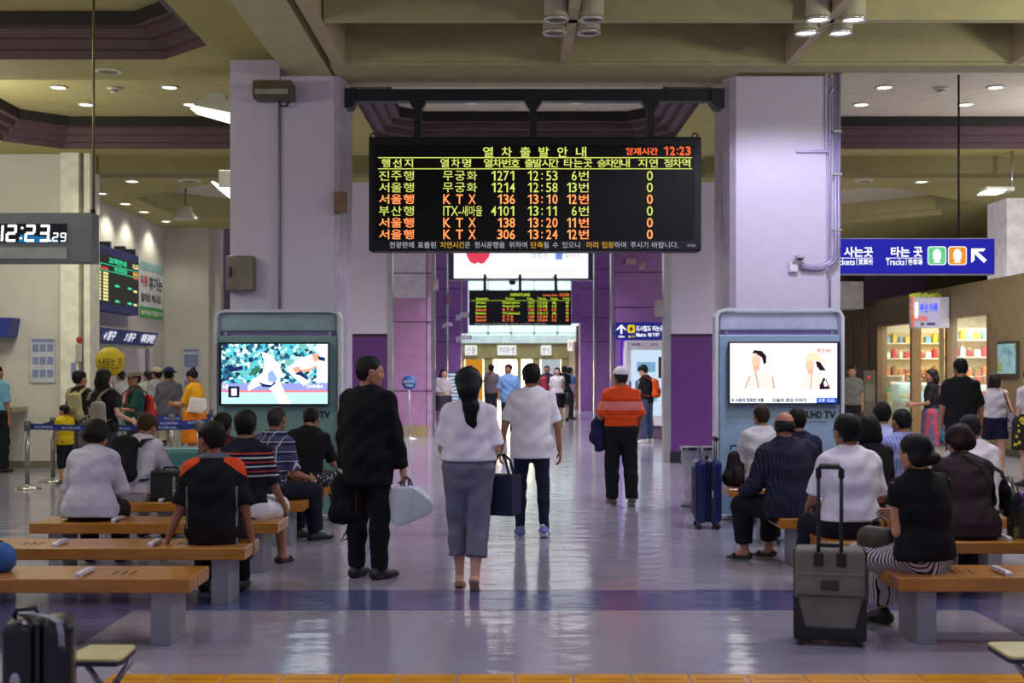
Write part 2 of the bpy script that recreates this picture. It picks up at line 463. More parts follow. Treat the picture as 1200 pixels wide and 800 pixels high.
def hairmat(c):
    key = ('hair', c)
    if key in MC: return MC[key]
    k = NT('hair'); k.b.inputs['Roughness'].default_value = .6; k.b.inputs['Specular IOR Level'].default_value = .22
    n = k.noise(k.coord((90, 90, 14)), 1.5, 3); k.l(k.ramp(n, [(.3, tuple(int(v*.6) for v in c)), (.75, tuple(int(v*1.15) for v in c))]), k.b.inputs['Base Color']); k.bump(n, .5, .006)
    MC[key] = k.m; return k.m
def person(label, loc, H=1.70, rz=0., sex='m', pose='stand', seat=.41, lean=(0., 0.), twist=0., roll=0., head=(0., 0.),
           arms=None, legs=None, skin=(176, 128, 102), hair=('short', (22, 20, 20)), top=None, bottom=None, shoes=(25, 24, 26),
           res=.0115, face=True, hat=None, extra=None, wide=1., group=None, curl=(.6, .6), hair_res=None, jacket=None, socks=None, eyes=False, cat='person', name='person'):
    """angles in degrees; +y is the way the person faces, +x the person's right; arms/legs: two unit directions per limb"""
    R_ = math.radians; s = H/1.70
    root = thing(name, label, cat, loc, R_(rz), group)
    f = sex == 'f'; hw = wide
    # spine
    l0, l1 = R_(lean[0]), R_(lean[1])
    def spine(d):                     # point and tilt at distance d above the pelvis
        n = 12; p = np.zeros(3); 
        for i in range(n):
            a = l0+(l1-l0)*((i+.5)/n*d/.55 if d > 0 else 0); p = p+np.array((math.sin(R_(roll))*.6, math.sin(a), math.cos(a)))*d/n
        return p
    def tilt(d): return l0+(l1-l0)*max(0, d)/.55
    sitting = pose == 'sit'
    P0 = np.array((0, 0, .90)) if not sitting else np.array((0, 0, seat/s+.095))
    sh_w = (.148 if f else .160)*hw
    lg = legs or ({'stand': (((-.02, .02, -1), (0, -.03, -1)), ((.02, .02, -1), (0, -.03, -1))),
                   'sit': (((-.12, 1, -.06), (0, .06, -1)), ((.12, 1, -.06), (0, .06, -1)))}[pose])
    ft = []
    for i, sd in enumerate((-1, 1)):
        hip = P0+np.array((sd*.088, .0, -.015)); th, shn = unit(lg[i][0]), unit(lg[i][1])
        kn = hip+th*.415
        Ls = .405
        if sitting and shn[2] < -.5 and len(lg[i]) < 4: Ls = (kn[2]-.085/s)/-shn[2]
        an = kn+shn*min(Ls, .47); yaw = R_(lg[i][2]) if len(lg[i]) > 2 else -sd*R_(8)
        ft.append((hip, kn, an, yaw, lg[i][3] if len(lg[i]) > 3 else 0.))
    if not sitting:
        dz = min(q[2][2]-.08 for q in ft)
        lift = np.array((0, 0, dz)); P0 = P0-lift; ft = [(a-lift, b-lift, c-lift, y, h) for a, b, c, y, h in ft]
    def T(d, x=0., y=0.):             # torso point: d along the spine, x lateral, y forward
        a = tilt(d); tw = R_(twist)*max(0, d)/.5
        q = rotz(tw) @ np.array((x, y, 0)); return P0+spine(d)+np.array((q[0], q[1]*math.cos(a), -q[1]*math.sin(a)))
    X = rotz(R_(twist)*.6) @ np.array((1, 0, 0)); X0 = np.array((1, 0, 0))
    if f: st = [(-.07, .13, .105), (.02, .176, .118), (.15, .128, .098), (.29, .148, .112), (.40, .142, .098), (.475, .098, .066)]
    else: st = [(-.07, .13, .10), (.02, .165, .115), (.15, .15, .105), (.29, .17, .118), (.40, .164, .108), (.48, .112, .07)]
    st = [(d, a*hw, b*(.5+.5*hw)) for d, a, b in st]
    def torso(i0, i1, g, k=.04, flare=0.):
        return [E(T(st[i][0]), T(st[i+1][0]), st[i][1]+g+flare*(i < 2), st[i+1][1]+g+flare*(i+1 < 2), st[i][2]+g+flare*(i < 2), st[i+1][2]+g+flare*(i+1 < 2), X if i > 1 else X0, k) for i in range(i0, i1)]
    body = torso(0, 5, 0.)
    # arms
    ar = arms or (((-.16, .0, -1), (-.03, .16, -1)), ((.16, .0, -1), (.03, .16, -1)))
    aj = []
    for i, sd in enumerate((-1, 1)):
        sh = T(.447, sd*sh_w); el = sh+unit(ar[i][0])*.285; wr = el+unit(ar[i][1])*.245; aj.append((sh, el, wr))
        body += [E(sh, el, .048*(.86 if f else 1), .037*(.88 if f else 1), k=.035), E(el, wr, .037*(.88 if f else 1), .025*(.9 if f else 1), k=.015),
                 E(T(.44, sd*.08), sh, .06, .05, k=.05)]
    for hip, kn, an, yaw, hl in ft:
        cm = kn+(an-kn)*.32+np.array((0, -.012, 0))
        body += [E(hip, kn, .083*(.5+.5*hw), .052, k=.04), E(kn, cm, .05, .052, k=.02), E(cm, an, .052, .033, k=.02)]
        fd = np.array((-math.sin(yaw), math.cos(yaw), 0)); pit = hl
        fd = unit(fd*math.cos(pit)+np.array((0, 0, -math.sin(pit))))
        body += [E(an+np.array((0, 0, -.035))-fd*.03, an+np.array((0, 0, -.052))+fd*.11, .032, .036, .028, .016, np.cross(fd, (0, 0, 1)), k=.03)]
    nb = T(.50, 0, -.012); a = tilt(.55); hp = R_(head[1]); hd0 = nb+np.array((0, math.sin(a*.6), math.cos(a*.6)))*.07
    Rh = rotz(R_(head[0]+twist)) @ rotx(-hp)
    hc = hd0+Rh @ np.array((0, .022, .085))
    body += [E(T(.45, 0, -.01), hd0+Rh @ np.array((0, .0, .045)), .062, .051*(.88 if f else 1), k=.03)]
    parts = [sdf(body, res)]
    parts.append(None)
    hr = min(res*.62, .0075)
    hv, hq = sdf(head_prims(face), hr); hv = hv @ Rh.T+hc; parts[1] = (hv, hq)
    for i, sd in enumerate((-1, 1)):
        sh, el, wr = aj[i]; d = unit(unit(wr-el)+(np.array(ar[i][2]) if len(ar[i]) > 2 else np.zeros(3)))
        pal = np.array((-sd, .0, -.2)) if len(ar[i]) < 4 else np.array(ar[i][3])
        parts.append(sdf(hand_prims(wr+d*.012, d, pal, sd, curl[i]), .0048 if res < .014 else .0065))
    def fin(ps): return [((V*s), Q) for V, Q in ps]
    bo = np_mesh('body', fin(parts), M(skin, .55, 0, .05, .1, 90, spec=.35), root)
    hd = lambda V: (V @ Rh.T+hc)*s
    if hair:
        V, Q = hair_mesh(hair[0], hair_res or hr*1.05); np_mesh('hair', [(hd(V), Q)], hairmat(hair[1]), root)
    if eyes:
        for sd in (-1, 1):
            V, Q = sdf([S((sd*.032, .083, .006), (.013, .008, .006))], .004); np_mesh('eye', [(hd(V), Q)], M((30, 24, 22), .2), root)
    # trousers, skirts, shorts
    if bottom:
        kind, bm_, g, length = bottom[:4]
        if kind == 'skirt':
            c = (ft[0][1]+ft[1][1])/2; pr = torso(0, 2, .018)
            e = T(.02)*(1-length)+c*length if sitting else T(-.05)+np.array((0, 0, -length*.55))
            pr.append(E(T(-.02), e, .175+g, .19+g, .125+g, .15+g, X0, .03, 1)); pr.append(E(T(.02), T(.1), .17, .14, .118, .105, X0, .03))
            P_, Q_ = sdf(pr, res, [((0, 0, 1), T(.13)[2])] if not sitting else (), wr=.003)
        else:
            pr = torso(0, 1, g*.6+.012)+[E(T(.02), T(.12), st[1][1]+.012, st[2][1]+.016, st[1][2]+.012, st[2][2]+.014, X0, .03)]
            for hip, kn, an, yaw, hl in ft:
                L = length*2
                if L <= 1:
                    pr.append(E(hip, hip+(kn-hip)*L, .088*(.5+.5*hw)+g*1.2, .07+g*1.5, X=X0, k=.03, cap=1))
                else:
                    e = kn+(an-kn)*(L-1)
                    kk = .035 if kind != 'wide' else .012; cq = min(1., .32/max(.05, L-1)) ; cm = kn+(e-kn)*cq+np.array((0, -.012, 0))
                    if kind != 'wide': pr += [E(hip, kn, .086*(.5+.5*hw)+g, .058+g, X=X0, k=kk), E(kn, cm, .058+g, .056+g, X=X0, k=.02), E(cm, e, .056+g, .04+g*1.15, X=X0, k=.02, cap=1)]
                    else: pr += [E(hip, kn, .088*(.5+.5*hw)+g, .060+g, X=X0, k=kk), E(kn, e, .060+g, .058+g, X=X0, k=kk, cap=1)]
            P_, Q_ = sdf(pr, res, wr=.0045 if g < .04 else .006)
        np_mesh({'skirt': 'skirt', 'shorts': 'shorts'}.get(kind, 'trousers'), [(P_*s, Q_)], bm_, root)
    # tops
    def shirt(nm, mat_, g, hem, slv, long_=False, flare=0., open_neck=0.):
        pr = torso(1, 5, g, .04, flare)
        pr.append(E(T(hem), T(max(.06, hem+.06)), st[1][1]+g+flare, st[1][1]+g-.004+flare*.6, st[1][2]+g+flare, st[1][2]+g+flare*.6, X0, .04, 0))
        for i, sd in enumerate((-1, 1)):
            sh, el, wr = aj[i]; fa = .86 if f else 1
            if slv > 0:
                pr.append(E(T(.43, sd*.07), sh, .064+g*.3, .047+g*.35, k=.05))
                if slv <= 1: pr.append(E(sh, sh+(el-sh)*slv, .048*fa+g*.5, .044*fa+g*(.8+.5*(slv > .9)), k=.03, cap=1))
                else: pr += [E(sh, el, .052*fa+g*.8, .042*fa+g, k=.03), E(el, el+(wr-el)*(slv-1), .042*fa+g, .033*fa+g, k=.02, cap=1)]
            elif slv == 0: pr.append(E(T(.44, sd*.07), sh+(T(.44)-sh)*.18, .06, .046+g*.3, k=.04))
        pr.append(E(T(.45, 0, -.01), T(.515 if nm != 'jacket' else .497, 0, -.008), .085, .062+g*.3, k=.03, cap=1))
        ax_ = unit(T(.15)-T(0.)); c = -float(np.dot(ax_, T(hem)))
        P_, Q_ = sdf(pr, res, [(-ax_, c)], wr=.0055 if not f else .0045)
        return np_mesh(nm, [(P_*s, Q_)], mat_, root)
    if top: shirt(*top)
    if jacket: shirt(*jacket)
    # shoes
    if shoes:
        kind = 'shoe'; mat_s = shoes
        if isinstance(shoes, tuple) and isinstance(shoes[0], str): kind, mat_s, sole = shoes
        else: sole = (18, 18, 18)
        for hip, kn, an, yaw, hl in ft:
            fd = np.array((-math.sin(yaw), math.cos(yaw), 0)); fd = unit(fd*math.cos(hl)+np.array((0, 0, -math.sin(hl)))); lat = np.cross(fd, (0, 0, 1)); up = np.cross(lat, fd)
            o = an-up*.08
            hh = .012
            if kind == 'sandal':
                pr = [E(o-fd*.05+up*hh, o+fd*.15+up*hh*.8, .036, .043, .012, .012, lat, .01), E(o+fd*.085+up*.032-lat*.03, o+fd*.085+up*.032+lat*.03, .02, k=.012), 
                      E(o-fd*.05+up*.035-lat*.018, o-fd*.05+up*.035+lat*.018, .022, k=.02)]
                if hl > .3: pr.append(E(o-fd*.035, o-fd*.035-np.array((0, 0, max(.0, o[2]-.01))), .026, .02, k=.01))
                col = mat_s
            else:
                pr = [E(o-fd*.045+up*.036, o+fd*.06+up*.04, .041, .046, .04, .036, lat, .03), E(o+fd*.06+up*.032, o+fd*.165+up*.026, .046, .036, .034, .024, lat, .03),
                      E(o-fd*.03+up*.04, an-up*.002-fd*.01, .043, .043, k=.03)]
                col = mat_s
            V, Q = sdf(pr, min(res, .009), [(-up, -float(np.dot(up, o))-.002)])
            sho = np_mesh('sandal' if kind == 'sandal' else 'shoe', [(V*s, Q)], M(col, .5, 0, .1), root)
            if kind == 'sneaker':
                V, Q = sdf([E(o-fd*.056+up*.014, o+fd*.165+up*.014, .049, .044, .020, .018, lat, .02)], min(res, .009)); np_mesh('sole', [(V*s, Q)], M(sole, .6), sho)
            if socks:
                V, Q = sdf([E(an-up*.03, an+unit(kn-an)*.09, .042, .043, k=.01, cap=1)], min(res, .01)); np_mesh('sock', [(V*s, Q)], M(socks, .9), root)
    # hats
    if hat:
        kind, c1, c2 = hat
        if kind == 'cap':
            V, Q = sdf([S((0, -.012, .045), (.094, .116, .096))], .007, [((0, .12, -1), -.045)]); o = np_mesh('cap', [(hd(V), Q)], fabric(c1), root)
            V, Q = sdf([E((0, .085, .058), (0, .155, .042), .075, .055, .008, .007, (1, 0, 0), .01)], .006); np_mesh('visor', [(hd(V), Q)], fabric(c2), o)
        else:
            V, Q = sdf([S((0, -.012, .055), (.098, .12, .085))], .007, [((0, 0, -1), -.045)]); o = np_mesh('hat', [(hd(V), Q)], fabric(c1), root)
            V, Q = sdf([S((0, -.008, .048), (.15, .172, .013))], .007); np_mesh('brim', [(hd(V), Q)], fabric(c2), o)
    Rz = rotz(R_(rz)); W = lambda q: tuple(Rz @ (np.array(q)*s)+np.array(loc))
    return dict(root=root, W=W, T=T, aj=aj, ft=ft, hc=hc, hd=hd, s=s, st=st, Rh=Rh, Rz=Rz)
def glasses(p, col=(25, 25, 28)):
    m = MB(); 
    for sd in (-1, 1):
        pts = [(sd*.034+.022*math.cos(a), .1, .004+.017*math.sin(a)) for a in np.linspace(0, 2*PI, 13)]
        m.tube([tuple(q) for q in p['hd'](np.array(pts))], .0028, 6, cap=False)
        m.tube([tuple(q) for q in p['hd'](np.array([(sd*.055, .098, .008), (sd*.08, .05, .012), (sd*.083, -.005, .01)]))], .0028, 6)
    m.tube([tuple(q) for q in p['hd'](np.array([(-.012, .103, .006), (.012, .103, .006)]))], .0028, 6)
    return m.build('glasses', M(col, .3), p['root'])
# ================================================================ LIGHTS OF THE HALL
def spot(loc, power, col, ang=120, blend=.6, r=.07, rot=(0, 0, 0)):
    l = bpy.data.lights.new('hall_spot', 'SPOT'); l.energy = power; l.color = col; l.spot_size = math.radians(ang); l.spot_blend = blend; l.shadow_soft_size = r
    o = bpy.data.objects.new('hall_spot', l); COL.objects.link(o); o.location = loc; o.rotation_euler = rot; return o
COOL = (.80, .78, 1.0); WARM = (1.0, .97, .80); NEUT = (.95, .93, 1.0)
K_COOL, K_WARM, K_PEND, K_BACK = 50., 55., 95., 360.

# ================================================================ STRUCTURE
OLIVE = M((168, 158, 96), .8, noise=.03); OLIVE2 = M((172, 164, 112), .8, noise=.03); CREAM = M((190, 182, 140), .8, noise=.03)
MAROON = M((92, 68, 74), .6, noise=.05); RISER_SHADE = M((40, 34, 34), .8); TRAYTOP = M((172, 162, 108), .8, noise=.03); TRAYGREY = M((200, 190, 170), .8, noise=.03)  # tray risers: shade inside the recess is painted in as near-black
LAV = M((204, 198, 220), .5, noise=.01); WALLW = M((206, 202, 192), .75, noise=.012)
PURPLE = M((96, 48, 120), .38, noise=.04); PURPLE2 = M((150, 100, 168), .38, noise=.04); PINK = M((190, 140, 186), .35, noise=.04)
STEEL = M((178, 178, 182), .28, .9, .04); DKMET = M((34, 35, 40), .45, .3); WHITE = M((235, 235, 238), .45)

def floor_mat():
    k = NT('polished_floor'); b = k.b
    co = k.coord(); X, Y, Z = k.sep(co)
    n1 = k.noise(co, .55, 3); n2 = k.noise(co, 22, 4)
    c = k.ramp(n1, [(.3, (150, 147, 163)), (.7, (168, 165, 181))]); c = k.mix(k.math('MULTIPLY', n2, .22), c, (96, 92, 100))
    def groove(v, per, off):
        f = k.math('FRACT', k.math('MULTIPLY', k.math('ADD', v, 60+off), 1/per)); return k.math('LESS_THAN', f, .006/per)
    g = k.math('MAXIMUM', groove(X, .6, .1), groove(Y, .6, .25))
    c = k.mix(k.math('MULTIPLY', g, .14), c, (60, 56, 62)); k.l(c, b.inputs['Base Color'])
    b.inputs['Specular IOR Level'].default_value = .6; b.inputs['IOR'].default_value = 1.8
    k.l(k.math('ADD', k.math('MULTIPLY', n2, .08), .08), b.inputs['Roughness'])
    mp = k.n('ShaderNodeMapping'); mp.inputs['Scale'].default_value = (1.2, 2.4, 1); tc = k.n('ShaderNodeTexCoord'); k.l(tc.outputs['Object'], mp.inputs[0])
    w1 = k.noise(mp.outputs[0], 1.5, 3)
    k.bump(k.math('SUBTRACT', k.math('MULTIPLY', w1, 1.), k.math('MULTIPLY', g, .01)), .38, .022)
    return k.m
FLOORM = floor_mat()
def inlay(c):
    k = NT('blue_inlay'); b = k.b; co = k.coord(); n2 = k.noise(co, 25, 4)
    k.l(k.ramp(n2, [(.3, tuple(int(v*.85) for v in c)), (.7, c)]), b.inputs['Base Color']); b.inputs['Roughness'].default_value = .16
    mp = k.n('ShaderNodeMapping'); mp.inputs['Scale'].default_value = (1.2, 2.4, 1); tc = k.n('ShaderNodeTexCoord'); k.l(tc.outputs['Object'], mp.inputs[0])
    k.bump(k.noise(mp.outputs[0], 1.5, 3), .35, .022); return k.m
struct(MB().box(-16, 16, -4, 64, -.2, 0).build('floor', FLOORM))
BLUE_IN = inlay((92, 94, 140))
m = MB(); m.box(-12, -2.57, 8.75, 9.6, -.02, .0015); m.box(-2.57, 3.17, 8.75, 9.55, -.02, .0015); m.box(3.17, 12, 8.75, 9.6, -.02, .0015)
m.box(-4.6, -2.57, 7.45, 8.75, -.02, .0015); m.box(3.17, 5.6, 7.35, 8.75, -.02, .0015)
struct(m.build('floor_inlay', BLUE_IN))
# yellow guiding strip of raised tiles near the camera
YEL = M((216, 148, 8), .35, noise=.08); m = MB(); x0 = -4.3
t0 = -2.14
while t0 < 2.75:
    m.box(t0+.004, t0+.306, 6.2, 6.9, -.02, .006, .003, seg=1)
    for j in range(7): m.box(t0+.03, t0+.28, 6.24+j*.09, 6.275+j*.09, .005, .011, .003, seg=1)
    t0 += .31
struct(m.build('floor_tactile_strip', YEL))

# walls
struct(MB().box(-13, -7.42, 21.3, 21.7, 0, 6.2).build('wall_left_front', WALLW))
m = MB().box(-7.42, -7.12, 21.15, 21.7, 0, 6.0).box(-7.05, -6.95, 21.2, 21.7, 0, 6.0); struct(m.build('wall_left_corner', M((232, 230, 214), .7)))
struct(MB().box(-13, -7.42, 21.28, 21.3, 0, .12).build('baseboard_left', M((120, 116, 100), .5)))
struct(MB().box(-8.3, -8.0, 21.7, 30.2, 0, 6.2).build('wall_left', WALLW))
struct(MB().box(-8.0, -6.98, 29.7, 30.1, 0, 6.2).box(-6.98, -6.75, 29.9, 30.2, 0, 6.2).build('wall_left_back', WALLW))
struct(MB().box(-8.0, -3.2, 36, 36.3, 0, 6.2).build('wall_alcove', M((120, 108, 100), .7)))
struct(MB().box(-16, -15.7, -4, 40, 0, 6.2).build('wall_outer_left', WALLW))
struct(MB().box(16, 16.3, -4, 60, 0, 9).build('wall_outer_right', CREAM))

# ---------------------------------------------------------------- ceiling
ZS = 5.22
def tray(name, x0, x1, y0, y1, ch, zs, hx0, hx1, hy0, hy1, top_mat=None, steps=3, rise=.1, inset=.12, gap=.16, soff=None, corn=None, gapm=None):
    """soffit rectangle with an octagonal stepped recess"""
    def octo(i):
        a, b, c, d, q = hx0+i, hx1-i, hy0+i, hy1-i, ch-i*.35
        return [(a+q, c), (b-q, c), (b, c+q), (b, d-q), (b-q, d), (a+q, d), (a, d-q), (a, c+q)]
    o = octo(0); R = [(x0, y0), (x1, y0), (x1, y1), (x0, y1)]
    v = [(x, y, zs) for x, y in R]+[(x, y, zs) for x, y in o]
    f = [(0, 1, 5, 4), (1, 6, 5), (1, 2, 7, 6), (2, 8, 7), (2, 3, 9, 8), (3, 10, 9), (3, 0, 11, 10), (0, 4, 11)]
    struct(mesh_obj('ceiling_'+name, v, [q[::-1] for q in f], soff or OLIVE))
    v, f, z, i = [], [], zs, 0.; rings = [[(x, y, z) for x, y in octo(0)]]
    for s in range(steps):
        z += rise; rings.append([(x, y, z) for x, y in octo(i)]); i += inset; rings.append([(x, y, z) for x, y in octo(i)])
    for r in rings: v += r
    for a in range(len(rings)-1):
        for k in range(8): f.append((a*8+k, a*8+(k+1) % 8, a*8+8+(k+1) % 8, a*8+8+k))
    if steps: struct(mesh_obj('ceiling_cornice_'+name, v, f, corn or MAROON))
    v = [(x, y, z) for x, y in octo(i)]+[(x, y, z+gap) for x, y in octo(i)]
    struct(mesh_obj('ceiling_shadow_gap_'+name, v, [(k, (k+1) % 8, 8+(k+1) % 8, 8+k) for k in range(8)], gapm or RISER_SHADE))
    struct(mesh_obj('ceiling_tray_'+name, [(x, y, z+gap) for x, y in octo(i)], [tuple(range(8))], top_mat or TRAYTOP))
    return z+gap
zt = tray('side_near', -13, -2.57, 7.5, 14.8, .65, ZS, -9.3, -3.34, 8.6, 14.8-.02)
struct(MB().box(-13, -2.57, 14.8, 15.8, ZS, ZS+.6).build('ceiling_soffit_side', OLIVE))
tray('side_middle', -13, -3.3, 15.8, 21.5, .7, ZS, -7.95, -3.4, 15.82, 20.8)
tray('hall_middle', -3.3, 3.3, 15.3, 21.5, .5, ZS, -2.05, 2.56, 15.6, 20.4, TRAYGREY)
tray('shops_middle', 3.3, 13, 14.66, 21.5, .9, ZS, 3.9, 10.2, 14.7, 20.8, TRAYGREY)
struct(MB().box(-13, -2.2, 21.5, 22.0, 4.93, 6.0).box(3.3, 13, 21.5, 22.0, 4.93, 6).build('ceiling_beam_middle', M((128, 118, 76), .8, noise=.02)))
tray('side_far', -8.3, -2.2, 22.0, 30, 1.9, 4.93, -7.2, -2.6, 22.7, 28.9, TRAYGREY, 1, .12, .15, .3, None, OLIVE2, OLIVE2)
tray('shops_far', 3.3, 16, 22.0, 36, 2.2, 4.93, 4.2, 9.2, 23.2, 29.5, TRAYGREY, 1, .12, .15, .3, None, OLIVE2, OLIVE2)
struct(MB().box(-3.3, 3.4, 21.5, 33, ZS, ZS+.3).build('ceiling_hall_far', OLIVE2))
struct(MB().box(3.3, 16, 36, 36.4, 3.0, 6.2).build('wall_shops_end', M((92, 84, 60), .8)))
# coffers above the concourse: deep main beams and thin fins
BEAMM = M((178, 170, 128), .75, noise=.03)
struct(MB().box(-2.57, -2.05, 4, 14.8, 5.03, 6.3).build('ceiling_beam_long', CREAM))
m = MB().box(-2.0, 9.5, 14.2, 14.64, 5.06, 6.3).box(-2.0, 9.5, 14.26, 14.62, 5.03, 5.07); m.box(-2.0, 2.62, 14.6, 15.35, 5.03, 6.3)
struct(m.build('ceiling_beam_cross', BEAMM))
FIN = M((184, 168, 138), .75)
m = MB()
for y in (12.4, 9.9, 7.4): m.box(-1.8, 9.5, y, y+.12, 5.03, 6.1)
struct(m.build('ceiling_fin_cross', BEAMM))
m = MB().box(-1.97, -1.82, 4, 14.2, 5.03, 6.1)
for x in (.56, 3.06, 5.56, 8.06): m.box(x, x+.1, 4, 14.2, 5.03, 6.1)
struct(m.build('ceiling_fin_long', FIN))
struct(MB().box(-2.6, 9.6, 4, 14.3, 6.1, 6.3).build('ceiling_coffer', BEAMM))
struct(MB().box(9.5, 16, 4, 14.66, ZS, 6.3).build('ceiling_soffit_shops', OLIVE))

# ---------------------------------------------------------------- pillars
def pillar(name, parts): 
    for nm, mt, bx in parts:
        m = MB()
        for b in bx: m.box(*b)
        if not bx:
            a, c = (-2.03, -1.915) if 'side' in name else (2.62, 2.5)
            m.prism([(a, 14.8), (a+(c-a)*.55, 14.86), (c, 15.0), (c, 15.6), (a, 15.8)], 5.03, 'z', 0)
        struct(m.build(name+nm, mt))
pillar('pillar_near_side', [('', LAV, [(-3.23, -2.655, 14.8, 15.8, 0, ZS), (-2.645, -2.03, 14.8, 15.8, 0, 5.03), (-2.66, -2.64, 14.83, 15.7, 0, 5.03)]),
       ('_flutes', M((186, 176, 196), .4), [])])
pillar('pillar_near_shops', [('', LAV, [(2.62, 3.66, 14.8, 15.8, 0, 5.03), (3.66, 3.84, 14.86, 15.8, 0, 5.03)]),
       ('_flutes', M((186, 176, 196), .4), [])])
Y2 = 22.5; zsp = pz(391, Y2)
pillar('pillar_second_side', [('_upper', LAV, [(-3.6, px(454, Y2), Y2, Y2+1, zsp, 5.4)]), ('_band', M((60, 22, 44), .5), [(-3.6, px(454, Y2), Y2+.02, Y2+1, zsp-.05, zsp)]),
       ('_lower', PURPLE, [(-3.6, px(454, Y2), Y2, Y2+1, .2, zsp-.05)]), ('_plinth', M((30, 24, 34), .4), [(-3.6, px(455, Y2), Y2-.02, Y2+1, 0, .2)]),
       ('_corner', STEEL, [(px(454, Y2), px(460, Y2), Y2-.02, Y2+.2, 0, 5.4)])])
pillar('pillar_second_shops', [('_upper', LAV, [(px(786, Y2), 4.2, Y2, Y2+1, zsp, 5.4)]), ('_band', M((60, 22, 44), .5), [(px(786, Y2), 4.2, Y2+.02, Y2+1, zsp-.05, zsp)]),
       ('_lower', PURPLE, [(px(786, Y2), 4.2, Y2, Y2+1, .2, zsp-.05)]), ('_plinth', M((26, 22, 30), .4), [(px(785, Y2), 4.2, Y2-.02, Y2+1, 0, .2)]),
       ('_corner', STEEL, [(px(778, Y2), px(786, Y2), Y2-.02, Y2+.25, 0, 5.4)])])
Y3 = 31
def seams(zs, x0, x1, y): 
    m = MB()
    for z in zs: m.box(x0, x1, y-.004, y+.01, z-.015, z+.015)
    return m
zz = lambda y: pz(y, Y3)
pillar('pillar_third_side', [('_upper', M((212, 208, 226), .4), [(-3.4, px(500, Y3), Y3, Y3+1.2, zz(349), 6.2)]), ('_lower', PINK, [(-3.4, px(500, Y3), Y3, Y3+1.2, zz(498), zz(349))]),
       ('_plinth', M((170, 155, 120), .4), [(-3.4, px(502, Y3), Y3-.02, Y3+1.2, 0, zz(498))]), ('_corner', M((205, 170, 205), .3), [(px(500, Y3), px(507, Y3), Y3+.02, Y3+1.2, 0, 6.2)]),
       ('_edge', STEEL, [(px(507, Y3), px(510, Y3), Y3+.0, Y3+.2, 0, 6.2)])])
m = seams([zz(v) for v in (320, 377, 458)], -3.4, px(506, Y3), Y3); m.box(px(499.5, Y3), px(500.5, Y3), Y3-.004, Y3+.1, zz(498), 6.2); struct(m.build('pillar_third_side_seams', M((112, 80, 112), .5)))
pillar('pillar_third_shops', [('_panel', PURPLE2, [(px(719, Y3), 4.4, Y3, Y3+1.2, zz(500), 6.2)]), ('_plinth', M((165, 140, 110), .4), [(px(718, Y3), 4.4, Y3-.02, Y3+1.2, 0, zz(500))]),
       ('_edge', STEEL, [(px(716, Y3), px(719, Y3), Y3-.02, Y3+.3, 0, 6.2)])])
struct(seams([zz(v) for v in (319, 360)], px(719, Y3), 4.4, Y3).build('pillar_third_shops_seams', M((70, 36, 84), .5)))
for nm, Y, a, b, mt in (('side_fourth', 40, 511, 522.5, PURPLE2), ('side_fifth', 50, 524, 540, PURPLE2), ('shops_fourth', 40, 698, 716, PURPLE2), ('shops_fifth', 50, 680, 697, PURPLE2)):
    struct(MB().box(px(a, Y), px(b, Y), Y, Y+1.2, 0, 8).build('pillar_'+nm, mt))
    struct(seams([pz(v, Y) for v in (315, 338, 372, 400)], px(a, Y), px(b, Y), Y).build('pillar_seams_'+nm, M((80, 44, 92), .5)))
    e = (b, b+2) if 'side' in nm else (a-2, a)
    if '4' in nm or 'fourth' in nm: struct(MB().box(px(e[0], Y), px(e[1], Y), Y-.02, Y+.3, 0, 8).build('pillar_edge_'+nm, STEEL))
# pillars behind the near ones, on the shop side
struct(MB().box(px(1013, 33.5), px(1085, 33.5), 33.5, 34.6, 3.385, 4.93).build('pillar_dark', M((70, 44, 76), .5)))
struct(MB().box(px(985, 33), px(1012, 33), 33, 34, 3.2, 3.9).build('wall_vent_box', M((214, 210, 214), .6)))
struct(MB().box(9.56, 11, 24.6, 25.6, 3.385, 4.93).build('pillar_white', M((236, 232, 240), .6)))

# ---------------------------------------------------------------- shop wall along the side
XS = 9.4; WOOD = M((126, 108, 76), .55, noise=.07); WOOD2 = M((140, 118, 84), .5, noise=.08)
yW = [25.1, 32.7]
m = MB().box(XS, XS+.14, 17, yW[0], 0, 3.4).box(XS, XS+.25, yW[0], yW[1], 2.72, 3.4).box(XS, XS+.25, yW[1], 36, 0, 3.4)
struct(m.build('wall_shops', WOOD))
m = MB()
for y in (33.4, 34.1, 35): m.box(XS-.01, XS, y-.012, y+.012, 0, 3.4)
m.box(XS-.012, XS, 17, 36, .0, .14); struct(m.build('trim_1', M((70, 58, 40), .5)))
m = MB()
for y in (yW[0], 27.5, 29.9, yW[1]): m.box(XS-.02, XS+.2, y-.07, y+.07, 0, 2.74)
struct(m.build('trim_2', M((120, 92, 60), .5)))
struct(MB().box(XS+3.2, XS+3.4, 24, 34, 0, 3.2).box(XS+.25, XS+3.3, 24, 24.2, 0, 3.2).box(XS+.25, XS+3.3, 33.8, 34, 0, 3.2).build('wall_shop_inside', M((240, 232, 205), .7)))
struct(MB().box(XS+.15, XS+3.4, 24, 34, 3.2, 3.38).build('ceiling_shop', M((240, 238, 230), .7)))
for i, (a, b) in enumerate(((yW[0]+.07, 27.43), (29.97, yW[1]-.07))):
    struct(MB().box(XS+.08, XS+.1, a, b, .1, 2.72).build('window_%d' % (i+1), glass_mat()))
for y in (26, 28.8, 31.6):
    l = bpy.data.lights.new('shop_light', 'AREA'); l.energy = 110; l.size = 1.6; l.color = (1, .95, .82); o = bpy.data.objects.new('shop_light', l); COL.objects.link(o); o.location = (XS+1.6, y, 3.12)
# counter line of the ticket hall
struct(MB().box(-12, px(25, 21), 20.6, 21.28, .95, 1.02).build('wall_ledge', M((150, 146, 128), .5)))

